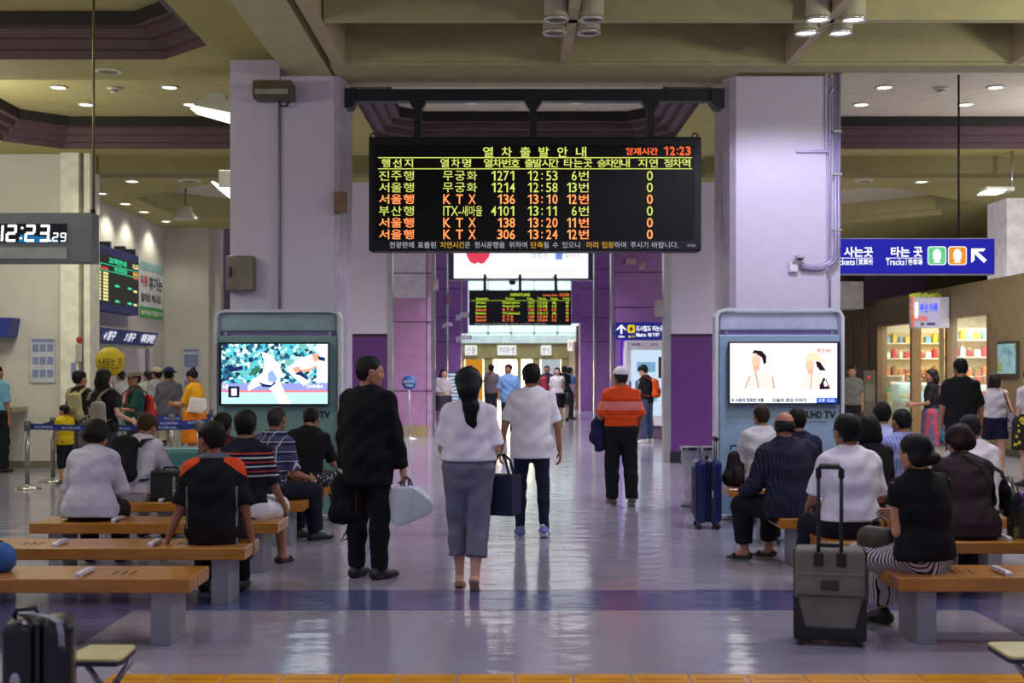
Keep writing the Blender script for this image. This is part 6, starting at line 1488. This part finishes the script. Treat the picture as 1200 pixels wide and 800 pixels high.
p = stander('woman with a long black ponytail in a white blouse and grey cropped trousers, walking away', 549, 9.62, sex='f', H=1.66, rz=-2, head=(6, 2), hair=('ponytail', (17, 15, 20)), skin=SK3,
    top=('blouse', M((226, 224, 236), .75, 0, .03, .2, 60, spec=.2), .030, .075, .92, False, .012), bottom=('wide', M((112, 112, 132), .8, 0, .07, .3, 120, spec=.2), .026, .79), shoes=('sandal', (186, 146, 122), (60, 40, 30)),
    arms=(((-.20, .02, -1), (.0, .9, -.35)), ((.22, -.02, -1), (-.12, .95, -.45))), legs=(((.02, .15, -1), (.02, -.02, -1), 2, .25), ((-.03, -.08, -1), (-.05, -.26, -1), -2, .75)), res=.0105, curl=(.8, .9))
w_ = p['W'](p['aj'][1][1]+unit(p['aj'][1][2]-p['aj'][1][1])*.10)
t = tote('navy tote bag hanging from the forearm of the ponytailed woman', (w_[0]+.045, w_[1]+.05, w_[2]-.47), .20, .30, .26, (24, 27, 62), .16, math.radians(68), taper=.01)

p = stander('man in a white polo and slim navy trousers walking away beside the ponytailed woman', 623, 12.63, H=1.71, rz=0, head=(4, 4), hair=('full', (20, 18, 18)), skin=SK2, wide=1.06,
    top=('polo_shirt', M((232, 230, 242), .75, 0, .03, .2, 70, spec=.2), .022, -.145, .86, False, .006), bottom=('trousers', fabric((28, 30, 54)), .004, 1.0), shoes=('sneaker', (104, 108, 176), (238, 238, 242)),
    arms=(((-.34, .0, -1), (-.16, .12, -1)), ((.30, -.04, -1), (.10, .12, -1))), legs=(((-.06, .10, -1), (0, -.05, -1), 4), ((.06, -.06, -1), (.02, -.22, -1), -6, .35)), socks=(225, 225, 230), res=.011)
p = stander('man in a white cap and orange polo with a pink band, walking away', 728, 15.5, H=1.68, rz=6, head=(10, 2), hair=('short', (40, 38, 38)), hat=('cap', (226, 222, 232), (216, 210, 224)), skin=SK2, wide=1.06,
    top=('polo_shirt', cloth('zbands', ((222, 76, 30), ((1.155, 1.255, (226, 128, 120)), (1.268, 1.278, (150, 40, 20)), (1.10, 1.108, (170, 50, 24)), (1.04, 1.048, (170, 50, 24))))), .024, .06, .95), bottom=('trousers', fabric((24, 23, 30)), .03, 1.0), shoes=('sneaker', (70, 66, 66), (170, 168, 166)),
    arms=(((-.3, .02, -1), (.1, .8, -.5)), ((.26, -.05, -1), (.0, .75, -.8))), legs=(((-.05, .12, -1), (0, -.06, -1), 8), ((.05, -.06, -1), (.0, -.22, -1), -8, .3)), res=.012)
w_ = p['W'](p['aj'][0][1]+unit(p['aj'][0][2]-p['aj'][0][1])*.12)
t = thing('folded_jacket', 'navy jacket draped over the arm of the man in orange', 'jacket', (w_[0]-.02, w_[1], w_[2]-.06)); V, Q = sdf([E((0, -.03, .07), (-.01, .05, .07), .05, k=.05), E((.01, 0, .04), (-.02, -.02, -.17), .09, .10, .06, .06, (1, 0, 0), .05), E((-.03, 0, 0), (.02, -.02, -.26), .05, .07, .05, .05, (1, 0, 0), .05)], .011, wr=.008); np_mesh('cloth_body', [(V, Q)], fabric((34, 36, 78)), t)
V, Q = sdf([E((.04, -.05, .02), (.05, -.06, -.22), .035, .03)], .009, wr=.004); np_mesh('sleeve', [(V, Q)], fabric((30, 32, 70)), t)
p = stander('young man in a black tee looking at his phone before the white kiosk', 758, 28.6, H=1.76, rz=60, head=(0, 32), lean=(0, 8), hair=('full', HB), skin=SK3, top=('tee_shirt', fabric((26, 26, 30)), .02, -.06, .8), bottom=('trousers', fabric((66, 76, 112)), .012, 1.), shoes=('sneaker', (190, 188, 190), (220, 220, 220)),
    arms=(((-.15, .25, -1), (.25, .95, .05)), ((.15, .2, -1), (-.2, .95, .05))), legs=(((-.05, .06, -1), (0, -.05, -1)), ((.06, -.04, -1), (0, -.04, -1))), res=.015, wide=.95)
backpack(p, 'orange backpack on the young man at the kiosk', (214, 84, 34), (150, 50, 24), w=.27, h=.42, t=.15)
w_ = p['W'](p['aj'][0][2]+np.array((.05, .10, .03))); t = thing('smartphone', 'dark phone held by the young man at the kiosk', 'phone', w_, math.radians(60)); MB().box(-.035, .035, -.07, .07, -.004, .004, .006).build('case', M(BLACK, .3), t); MB().box(-.031, .031, -.062, .062, .004, .0045).build('screen', emit((190, 200, 220), .6), t)

# ---- seated, baseball side
p = sitter('woman with short black hair in a pale knit top on the third bench', 105, 10.5, sex='f', H=1.62, wide=1.0, lean=(6, 26), head=(-8, 22), hair=('curly', (22, 18, 20)), skin=SK2,
    top=('knit_top', M((196, 194, 210), .9, 0, .05, .6, 110, spec=.1), .034, -.08, 1.75, False, .03), bottom=('trousers', cloth('blotch', ((58, 44, 34), (34, 26, 22))), .03, .95), arms=(((-.28, .2, -1), (.45, .8, -.25)), ((.28, .2, -1), (-.45, .8, -.25))), res=.0105)
p = sitter('man with brown hair in a white tee wearing a black backpack, on the fourth bench', 157, 12.1, H=1.66, rz=-12, lean=(8, 34), head=(-10, 34), hair=('full', (74, 46, 28)), skin=SK2, top=('tee_shirt', M((214, 210, 226), .85, 0, .03, .3, 90, spec=.2), .028, -.04, .95, False, .012), bottom=('trousers', fabric((176, 172, 184)), .03, 1.), arms=(((-.2, .35, -1), (.3, .9, -.1)), ((.3, .25, -1), (.05, 1, -.05))))
backpack(p, 'black backpack on the back of the white-tee man on the fourth bench', (26, 26, 31), (38, 38, 44), w=.32, h=.46, t=.16, off=-.04)
p = sitter('man in a black shirt with orange shoulders sitting on the second bench, head turned aside', 250, 9.1, H=1.68, rz=4, lean=(-3, 8), head=(48, 6), hair=('full', (20, 18, 18)), skin=(150, 100, 76),
    top=('sports_shirt', cloth('sport', ((24, 23, 26), (222, 76, 34), (96, 98, 112), 1.062, 1.022)), .022, -.11, .95), bottom=('trousers', fabric((24, 24, 28)), .02, 1.), shoes=('shoe', (40, 34, 34), (20, 20, 20)), arms=(((-.24, -.08, -1), (-.40, .02, -1)), ((.22, .0, -1), (.18, .14, -1))), curl=(.15, .5), res=.0105, eyes=True)
p = sitter('young man in a navy shirt with red and white stripes and white shorts', 285, 10.5, H=1.75, rz=-14, twist=8, lean=(0, 10), head=(12, 4), hair=('full', (18, 16, 17)), skin=SK2,
    top=('striped_shirt', cloth('zbands', ((28, 28, 44), tuple((z, z+.012, c) for z, c in ((.955, (200, 70, 60)), (.92, (214, 214, 220)), (.885, (190, 60, 60)), (.85, (200, 200, 210)), (.81, (170, 60, 60)), (.775, (200, 200, 206)))))), .026, -.08, .9),
    bottom=('shorts', fabric((224, 220, 226)), .028, .47), shoes=('sandal', (36, 30, 30), (20, 20, 20)), arms=(((-.2, .3, -1), (.2, .95, -.3)), ((.24, .16, -1), (.02, .8, -.75))), legs=(((-.12, 1, -.06), (0, .05, -1)), ((.10, 1, -.04), (.04, .02, -1))))
p = sitter('grey-haired man in a plaid shirt and navy trousers at the end of the fourth bench', 314, 12.1, H=1.74, rz=-46, twist=18, lean=(4, 16), head=(14, 2), hair=('crop', (58, 56, 58)), skin=SK2,
    top=('plaid_shirt', cloth('plaid', ((40, 42, 78), (72, 74, 110), (186, 186, 206))), .026, -.10, .9), bottom=('trousers', fabric((26, 28, 44)), .03, .98), shoes=('shoe', (22, 20, 22), (12, 12, 12)), socks=(110, 100, 140), arms=(((-.2, .3, -1), (.25, .9, -.3)), ((.22, .14, -1), (-.35, .85, -.25))), eyes=True)
p = sitter('man in a black tee and patterned shorts with his head bowed, on the last bench', 355, 13.42, H=1.68, rz=-22, twist=14, lean=(8, 24), head=(4, 30), hair=('short', (20, 18, 18)), skin=SK2, wide=1.1, top=('tee_shirt', fabric((20, 20, 24)), .028, -.06, .9), bottom=('shorts', cloth('blotch', ((210, 208, 216), (44, 44, 54))), .04, .62), shoes=('sandal', (40, 36, 36), (20, 20, 20)), arms=(((-.2, .4, -1), (.3, .9, -.2)), ((.26, .25, -1), (-.1, .95, -.25))))
p = sitter('person with dark hair half hidden behind the man in black and orange', 258, 12.1, H=1.62, rz=0, lean=(6, 18), head=(0, 6), hair=('full', (34, 28, 26)), skin=SK2, top=('red_top', fabric((110, 30, 34)), .022, -.05, .9), bottom=('trousers', fabric((40, 40, 46)), .02, 1.), res=.013)

# ---- seated, interview side
p = sitter('man with brown hair in a pale grey shirt on the last bench, facing the interview', 894, 13.42, H=1.69, rz=4, twist=8, lean=(2, 10), head=(-6, -4), hair=('short', (60, 42, 34)), skin=SK, top=('shirt', M((196, 194, 202), .85, 0, .04, .4, 60, spec=.2), .026, -.06, 1.0), bottom=('trousers', fabric((60, 44, 44)), .02, 1.), arms=(((-.28, .2, -1), (.1, .9, -.3)), ((.2, .3, -1), (-.2, .9, -.3))))
t = thing('shoulder_bag', 'dark bulging bag standing on the last bench beside the pale grey shirt', 'bag', (px(862, 13.4), 13.45, .412), math.radians(10)); V, Q = sdf([E((0, 0, .10), (.01, 0, .32), .11, .085, .09, .06, (1, 0, 0), .03), E((-.05, 0, .09), (.05, 0, .09), .085, k=.05)], .011, [((0, 0, -1), -.006)]); np_mesh('body', [(V, Q)], fabric((40, 34, 36)), t)
V, Q = sdf([E((-.02, -.085, .14), (.03, -.085, .14), .08, .08, .03, .03, (0, 0, 1))], .009); np_mesh('pocket', [(V, Q)], fabric((48, 42, 44)), t); MB().tube([(-.05, 0, .38), (-.04, 0, .43), (.04, 0, .43), (.05, 0, .38)], .01, 8).build('handle', fabric((30, 26, 28)), t)
p = sitter('balding man in a dark pinstriped shirt with one leg out to the side, third bench', 926, 10.8, H=1.72, rz=26, twist=-22, lean=(2, 14), head=(-4, 2), wide=1.12, hair=('bald', (34, 32, 34)), skin=(176, 122, 100),
    top=('pinstriped_shirt', cloth('pinstripe', ((30, 30, 48), (54, 54, 82))), .030, -.10, 2., False, .014), bottom=('trousers', fabric((24, 24, 32)), .03, .92), shoes=('sandal', (34, 28, 28), (20, 20, 20)), arms=(((-.32, .12, -1), (.25, .9, -.3)), ((.3, .2, -1), (-.3, .9, -.3))), legs=(((-.30, 1, -.05), (.10, .02, -1), 30), ((.05, 1, -.06), (-.02, .02, -1), 16)), res=.0105)
p = sitter('man with full dark hair in navy, just behind the balding man', 936, 12.1, H=1.70, rz=0, lean=(2, 10), head=(6, 2), hair=('short', (22, 20, 22)), skin=SK2, top=('shirt', fabric((34, 36, 60)), .026, -.08, 1.), bottom=('trousers', fabric((34, 34, 40)), .02, 1.), res=.012)
p = sitter('man with glasses in a white short-sleeved shirt, behind the grey case', 997, 9.4, H=1.76, rz=8, twist=-6, lean=(0, 10), head=(14, 2), wide=1.0, hair=('full', (18, 17, 19)), skin=SK2,
    top=('shirt', M((224, 222, 236), .8, 0, .03, .3, 50, spec=.2), .028, .03, .9, False, .014), bottom=('trousers', fabric((24, 26, 40)), .03, 1.), arms=(((-.34, .1, -1), (.2, .9, -.3)), ((.34, .2, -1), (-.1, .95, -.2))), legs=(((-.14, 1, -.08), (-.30, -.55, -1), 12, .5), ((.12, 1, -.06), (0, .05, -1))), res=.0105, eyes=True); glasses(p)
p = sitter('woman in black with dark hair, half hidden behind the white shirt', 1021, 10.8, sex='f', H=1.66, rz=0, lean=(2, 12), head=(4, 4), hair=('bob', (20, 18, 22)), skin=SK, top=('blouse', fabric((26, 25, 30)), .022, -.06, .9), bottom=('trousers', fabric((30, 30, 36)), .02, 1.), res=.012)
p = sitter('man with bushy dark hair in a plain light blue shirt on the last bench', 1035, 13.42, H=1.72, rz=0, lean=(0, 8), head=(-4, 2), hair=('full', (20, 18, 20)), skin=SK, top=('shirt', M((168, 178, 222), .8, 0, .04, .3, 70, spec=.2), .026, -.06, 1.), bottom=('trousers', fabric((40, 42, 56)), .02, 1.), res=.012)
p = sitter('man in a blue checked shirt behind the woman with the hair bun', 1062, 12.1, H=1.68, rz=10, lean=(2, 14), head=(8, 6), hair=('short', (24, 22, 24)), skin=SK2, top=('checked_shirt', cloth('check', ((112, 124, 190), (150, 160, 212))), .026, -.06, 1.), bottom=('trousers', fabric((40, 42, 56)), .02, 1.), res=.012)
p = sitter('woman in black with a hair bun, glasses and wavy striped trousers on the front bench', 1084, 7.88, sex='f', H=1.64, rz=38, twist=-20, lean=(0, 12), head=(12, 6), wide=1.14, hair=('bun', (24, 20, 22)), skin=(192, 142, 116),
    top=('black_top', fabric((20, 19, 23)), .024, -.02, .42, False, .01), bottom=('wide', cloth('wavy', ((206, 204, 210), (30, 30, 42))), .026, .94), shoes=('shoe', (18, 17, 20), (14, 14, 14)), arms=(((-.02, .0, -1), (.42, .42, .75)), ((.3, .3, -1), (-.3, .9, .1))), legs=(((-.14, 1, -.06), (.02, .10, -1), 16), ((.08, 1, -.06), (.02, .02, -1), 6)), res=.0105, eyes=True, curl=(1.3, .6)); glasses(p, (150, 140, 120))
w_ = p['W'](p['aj'][0][1]+np.array((-.07, .06, -.04))); t = thing('handbag', 'olive-brown handbag at the hip of the woman in striped trousers', 'bag', (px(1036, 7.85), 8.0, .52), math.radians(40))
V, Q = sdf([E((0, -.06, .03), (0, .08, .03), .095, .095, .055, .055, (0, 0, 1), .03), E((0, -.05, .09), (0, .06, .08), .05, k=.04)], .010, wr=.004); np_mesh('body', [(V, Q)], M((62, 54, 46), .5, 0, .08, .2, 80), t); MB().tube([(.01, -.06, .11), (.03, -.04, .18), (.05, .0, .2), (.03, .05, .17), (.01, .07, .1)], .009, 8).build('handle', M((44, 36, 32), .5), t); MB().box(-.004, .004, -.09, .09, .128, .136).build('zip', M((150, 140, 120), .3, .7), t)
p = sitter('woman with dark reddish hair in a brown top and shoulder bag on the second bench', 1132, 9.4, sex='f', H=1.62, rz=-4, twist=6, lean=(4, 20), head=(10, 20), wide=1.1, hair=('curly', (40, 22, 26)), skin=SK, top=('brown_top', fabric((52, 42, 46)), .034, -.09, 1.3, False, .03), bottom=('trousers', fabric((34, 30, 36)), .03, 1.), res=.0105)
L0 = p['T'](.22, .34, -.02); t = thing('shoulder_bag', 'glossy black shoulder bag at the side of the woman in the brown top', 'bag', p['W'](L0), p['root'].rotation_euler.z)
V, Q = sdf([E((0, -.10, -.01), (0, .08, .04), .07, .11, .05, .06, (0, 0, 1), .04), E((0, -.06, -.10), (0, .06, -.10), .06, k=.05)], .010, wr=.003); np_mesh('body', [(V, Q)], M((20, 19, 22), .3), t)
MB().strap([(q-L0)*p['s'] for q in (p['T'](.29, .34, .02), p['T'](.38, .24, -.16), p['T'](.46, .10, -.165), p['T'](.515, -.02, -.13), p['T'](.53, -.10, -.02), p['T'](.46, -.14, .1))], .026, .008, (.3, .5, 1)).build('shoulder_strap', M((22, 20, 22), .5), t)
p = sitter('person in a plain white shirt mostly hidden behind the woman in brown', 1146, 10.85, H=1.68, rz=6, lean=(4, 22), head=(10, 10), hair=('short', (34, 32, 44)), skin=SK2, top=('shirt', M((220, 214, 232), .8, 0, .03, .3, 70, spec=.2), .03, -.06, .95), bottom=('trousers', fabric((40, 42, 56)), .02, 1.), res=.012)

# ---- walkers by the shops
p = stander('man in a black tee seen from behind, walking toward the shop windows', 1126, 16.5, H=1.80, rz=-6, head=(6, 2), hair=('short', HB), skin=SK2, top=('tee_shirt', fabric((26, 26, 28)), .024, -.12, .9), bottom=('trousers', fabric((44, 44, 54)), .014, 1.), shoes=('sneaker', (60, 60, 64), (200, 200, 200)), arms=(((-.22, -.05, -1), (-.05, .2, -1)), ((.3, .1, -1), (.1, .4, -1))), res=.013)
p = stander('woman in a pale grey top and navy shorts with a bag on her shoulder', 1166, 19.6, sex='f', H=1.60, rz=-24, head=(-34, 2), hair=('bob', (40, 26, 24)), skin=SK3, top=('tank_top', fabric((190, 186, 196)), .02, .04, 0), bottom=('shorts', fabric((30, 30, 56)), .03, .34), shoes=('sandal', (40, 30, 28), (20, 20, 20)), arms=(((-.3, -.1, -1), (-.2, .2, -1)), ((.34, -.12, -1), (.0, .7, -.6))), legs=(((-.06, .16, -1), (.0, -.12, -1), 4), ((.04, -.08, -1), (0, -.16, -1), -4, .3)), res=.013)
L0 = p['T'](.02, .25, -.05); t = thing('shoulder_bag', 'black and white bag hanging from the shoulder of the woman in navy shorts', 'bag', p['W'](L0), p['root'].rotation_euler.z); MB().prism([(-.15, -.16), (.12, -.17), (.14, .1), (-.13, .12)], .09, 'x', -.045).build('body', cloth('blotch', ((60, 58, 66), (150, 146, 156)), .6), t); MB().strap([(q-L0)*p['s'] for q in (p['T'](.12, .26, -.12), p['T'](.42, .15, -.13), p['T'](.515, .13, -.01), p['T'](.42, .15, .12), p['T'](.12, .27, .06))], .022, .006, (0, 0, 1)).build('strap', M((26, 24, 30), .5), t)
p = stander('woman wrapped in a long scarf of pink, grey and blue bands before the shop', 1092, 22, sex='f', H=1.66, rz=70, head=(20, 4), hair=('long', (30, 20, 20)), skin=SK2, top=('top', fabric((30, 30, 36)), .02, -.06, .8), bottom=('skirt', cloth('vbands', ((96, 90, 120), (180, 70, 90), (96, 90, 120), (40, 90, 130), (120, 80, 60)), .5), .05, .95), shoes=('shoe', (60, 50, 46), (30, 30, 30)), arms=(((-.2, .2, -1), (.1, .9, -.1)), ((.2, .2, -1), (-.1, .9, -.1))), res=.014)
t = thing('scarf', 'long banded scarf hanging down the back of the woman before the shop', 'scarf', p['W'](p['T'](.3, 0, -.15)), p['root'].rotation_euler.z); V, Q = sdf([E((0, .03, .17), (0, -.03, -.75), .13, .2, .04, .06, (1, 0, 0), .04)], .014, wr=.006); np_mesh('cloth_body', [(V, Q)], cloth('vbands', ((104, 98, 126), (190, 66, 90), (104, 98, 126), (44, 100, 140), (90, 70, 60)), 1.), t); MB().strap([(-.1, .02, -.74), (0, -.05, -.79), (.1, .02, -.74)], .04, .02, (0, 0, 1)).build('fringe', fabric((120, 100, 110)), t)
p = stander('man in a grey polo standing by the edge of the interview television stand', 998, 27, H=1.72, rz=170, head=(0, 2), hair=('short', HB), skin=SK2, top=('polo_shirt', fabric((108, 106, 104)), .02, -.04, .8), bottom=('trousers', fabric((36, 34, 38)), .014, 1.), res=.016)
p = stander('person in white with a floral skirt cut off by the picture edge', 1207, 18, sex='f', H=1.66, rz=20, hair=('bob', HB), skin=SK3, top=('blouse', fabric((214, 208, 216)), .025, .02, .8), bottom=('skirt', cloth('blotch', ((196, 180, 50), (44, 40, 40)), .5), .09, .62), shoes=('shoe', (40, 30, 28), (20, 20, 20)), res=.014)

# ---- queue at the counter
p = stander('woman in black with a cream backpack standing in the queue', 93, 18.6, sex='f', H=1.63, rz=-14, head=(-24, 2), hair=('full', HB), skin=SK, top=('tee_shirt', fabric((34, 30, 34)), .022, -.06, .7), bottom=('skirt', cloth('blotch', ((190, 184, 180), (80, 76, 80)), 2.), .05, .9), shoes=('shoe', (60, 50, 46), (30, 30, 30)), res=.0135)
backpack(p, 'cream backpack on the woman in black beside the child', (166, 156, 116), (140, 130, 96), w=.26, h=.4, t=.14, off=.05)
p = stander('woman in black with long hair and a grey backpack in the queue', 122, 16.6, sex='f', H=1.66, rz=-30, head=(-4, 2), hair=('long', (22, 18, 18)), skin=SK3, wide=1.06, top=('tee_shirt', fabric((30, 29, 34)), .024, -.06, .7), bottom=('trousers', fabric((60, 60, 72)), .02, 1.), arms=(((-.36, .05, -1), (.1, .8, -.3)), ((.3, .05, -1), (0, .8, -.3))), res=.013)
backpack(p, 'pale grey backpack slung low on the long-haired woman in black', (142, 140, 132), (116, 114, 108), w=.28, h=.44, t=.15, d=.16, off=.13)
p = stander('small child in a yellow shirt beside the woman with the cream backpack', 76, 18.2, H=1.14, rz=62, head=(20, 6), hair=('full', (30, 24, 22)), skin=SK, wide=1.1, top=('tee_shirt', fabric((206, 178, 26)), .02, -.06, .6), bottom=('shorts', fabric((30, 30, 40)), .02, .6), shoes=('sneaker', (90, 80, 80), (200, 200, 200)), res=.014, cat='child')
p = stander('person in a dark green tee and a grey sun hat facing the queue', 158, 19, sex='f', H=1.63, rz=120, head=(14, 6), hair=('short', HB), hat=('bucket', (110, 108, 92), (104, 102, 86)), skin=SK2, top=('tee_shirt', fabric((28, 72, 62)), .026, -.04, .95), bottom=('trousers', fabric((50, 52, 60)), .02, 1.), arms=(((-.2, .3, -1), (.3, .9, .0)), ((.2, .3, -1), (-.3, .9, .0))), res=.0135)
backpack(p, 'red backpack on the person in the green tee', (186, 50, 50), (150, 36, 40), w=.28, h=.42, t=.16, d=.2)
p = stander('man in a dark grey shirt, beige trousers and a navy cap seen from behind', 198, 21.5, H=1.68, rz=-10, head=(14, 4), hair=('short', HB), hat=('bucket', (36, 42, 78), (34, 40, 74)), skin=SK2, top=('shirt', fabric((84, 84, 96)), .026, -.10, .95), bottom=('trousers', fabric((164, 156, 138)), .02, .95), shoes=('shoe', (60, 54, 50), (30, 30, 30)), res=.014)
p = stander('person in a beige cap and pale top behind the navy cap', 184, 23.5, H=1.68, rz=60, hair=('short', HB), hat=('cap', (176, 160, 140), (170, 154, 134)), skin=SK2, top=('shirt', fabric((160, 160, 168)), .024, -.08, .9), bottom=('trousers', fabric((150, 144, 130)), .02, 1.), res=.016)
p = stander('woman in a yellow top with tied-up hair looking down at papers', 228, 20.5, sex='f', H=1.66, rz=70, head=(6, 24), hair=('topbun', HB), skin=SK2, top=('tee_shirt', fabric((222, 160, 34)), .026, -.06, .9), bottom=('skirt', fabric((216, 120, 30)), .05, .7), arms=(((-.2, .35, -1), (.2, .95, .05)), ((.2, .3, -1), (-.2, .95, -.05))), res=.014)
w_ = p['W']((p['aj'][0][2]+p['aj'][1][2])/2+np.array((0, .1, .03))); t = thing('magazine', 'brown magazine held by the woman in yellow', 'magazine', w_, math.radians(70)); MB().box(-.15, 0, -.09, .09, -.004, .004, 0, Matrix.Rotation(.2, 4, 'Y')).build('cover', M((110, 84, 50), .5), t); MB().box(0, .15, -.09, .09, -.004, .004, 0, Matrix.Rotation(-.2, 4, 'Y')).build('page', M((150, 130, 100), .5), t)
Y = 20.26; t = thing('paper_sheet', 'large white paper folder in front of the woman in yellow', 'paper', (px(229, Y), Y, pz(482, Y))); MB().prism([(px(219, Y), pz(482, Y)), (px(223, Y), pz(465, Y)), (px(241, Y), pz(467, Y)), (px(242, Y), pz(477, Y)), (px(236, Y), pz(484, Y))], .05, 'y', Y).build('sheet', M((226, 222, 220), .5), t, True); MB().prism([(px(222, Y), pz(481, Y)), (px(225, Y), pz(468, Y)), (px(238, Y), pz(469.5, Y)), (px(236, Y), pz(482, Y))], .004, 'y', Y-.006).build('flap', M((214, 210, 208), .5), t, True)
p = stander('man in a light blue shirt and black trousers cut off by the picture edge', -4, 20.4, H=1.72, rz=-20, hair=('short', HB), skin=SK2, top=('shirt', fabric((110, 160, 190)), .024, -.02, .9), bottom=('trousers', fabric((26, 25, 30)), .04, 1.), shoes=('shoe', (24, 22, 22), (12, 12, 12)), legs=(((-.05, .05, -1), (0, -.03, -1)), ((.07, .04, -1), (.02, -.04, -1))), res=.014)
for lab, x, Y, c in (('pale figure in light green nearest the ticket window', 173, 25.2, (188, 204, 190)), ('pale figure in white seen between the two women in black', 142, 25.6, (206, 210, 212))):
    stander(lab, x, Y, H=1.62, rz=60, hair=('short', (60, 56, 54)), skin=SK3, top=('shirt', fabric(c), .03, -.1, .9), bottom=('trousers', fabric((170, 172, 170)), .02, 1.), res=.018)

# ---- far passage
p = stander('long-haired woman in a white cardigan far off by the purple column', 520, 33, sex='f', H=1.66, rz=200, head=(0, 0), hair=('long', (24, 18, 18)), skin=SK3, top=('blouse', fabric((206, 198, 200)), .024, -.08, 1.4), bottom=('skirt', fabric((70, 60, 76)), .05, .5), arms=(((-.2, .2, -1), (.2, .9, -.1)), ((.2, .2, -1), (-.2, .9, -.1))), res=.017)
p = stander('man in dark clothes far off, half hidden behind the ponytail', 551, 36, H=1.76, rz=0, hair=('short', HB), skin=SK2, top=('shirt', fabric((30, 32, 56)), .024, -.08, .9), bottom=('trousers', fabric((30, 30, 36)), .02, 1.), res=.018)
p = stander('man in a brownish grey tee far off with his back turned', 576, 40, H=1.80, rz=-10, hair=('full', HB), skin=SK2, top=('tee_shirt', fabric((122, 108, 110)), .024, -.08, .8), bottom=('trousers', fabric((44, 44, 54)), .02, 1.), res=.018)
p = stander('man in a light blue polo walking this way', 596, 31.5, H=1.77, rz=186, head=(-26, 0), hair=('full', (24, 20, 20)), skin=SK2, wide=1.08, top=('polo_shirt', fabric((118, 158, 214)), .026, -.12, .9), bottom=('trousers', fabric((40, 44, 66)), .018, 1.), shoes=('shoe', (60, 54, 50), (30, 30, 30)), arms=(((-.22, .0, -1), (-.03, .2, -1)), ((.22, .05, -1), (.02, .25, -1))), res=.016)
p = stander('woman in a white blouse and black skirt with a black bag walking this way', 653, 37, sex='f', H=1.70, rz=172, hair=('long', HB), skin=SK3, top=('blouse', fabric((224, 216, 218)), .024, .02, .8), bottom=('skirt', fabric((26, 26, 32)), .03, .62), shoes=('shoe', (50, 36, 34), (30, 30, 30)), arms=(((-.2, .1, -1), (.1, .9, .5)), ((.2, .0, -1), (0, .2, -1))), res=.017)
L0 = p['T'](-.02, -.3, 0); t = thing('shoulder_bag', 'black shoulder bag of the far woman in the black skirt', 'bag', p['W'](L0), p['root'].rotation_euler.z); V, Q = sdf([E((0, -.12, -.12), (0, .1, -.1), .2, .2, .09, .09, (0, 0, 1), .04)], .018); np_mesh('body', [(V, Q)], M((34, 36, 36), .5), t); MB().strap([(q-L0)*p['s'] for q in (p['T'](.12, -.3, -.1), p['T'](.42, -.17, -.13), p['T'](.515, -.14, -.01), p['T'](.42, -.17, .12), p['T'](.12, -.3, .08))], .03, .008, (0, 0, 1)).build('strap', M((26, 24, 30), .5), t)
p = stander('man far off with a red bag beside the woman in the white blouse', 641, 40, H=1.76, rz=180, hair=('short', HB), skin=SK2, top=('shirt', fabric((60, 50, 70)), .024, -.08, .9), bottom=('trousers', fabric((40, 40, 48)), .02, 1.), res=.018)
L0 = p['T'](.25, .1, .16); t = thing('crossbody_bag', 'bright red bag on the chest of the far man', 'bag', p['W'](L0), p['root'].rotation_euler.z); V, Q = sdf([E((0, 0, -.18), (0, 0, .14), .12, .1, .05, .05, (1, 0, 0), .03)], .018); np_mesh('body', [(V, Q)], M((206, 50, 80), .6), t); MB().strap([(q-L0)*p['s'] for q in (p['T'](.2, .12, .17), p['T'](.48, -.08, .1), p['T'](.53, -.1, 0))], .04, .008, (1, 0, 0)).build('strap', M((160, 40, 60), .6), t)
p = stander('person in a blue top far off behind the white blouse', 668, 42, H=1.70, rz=-60, hair=('full', HB), skin=SK3, top=('tee_shirt', fabric((70, 110, 170)), .024, -.08, .8), bottom=('trousers', fabric((40, 40, 48)), .02, 1.), res=.018)
p = stander('woman with dark hair in black far off between the blouse and the blue top', 661, 40.5, sex='f', H=1.76, rz=10, hair=('bun', HB), skin=SK3, top=('top', fabric((36, 34, 40)), .024, -.08, .8), bottom=('skirt', fabric((30, 30, 36)), .05, .6), res=.018)
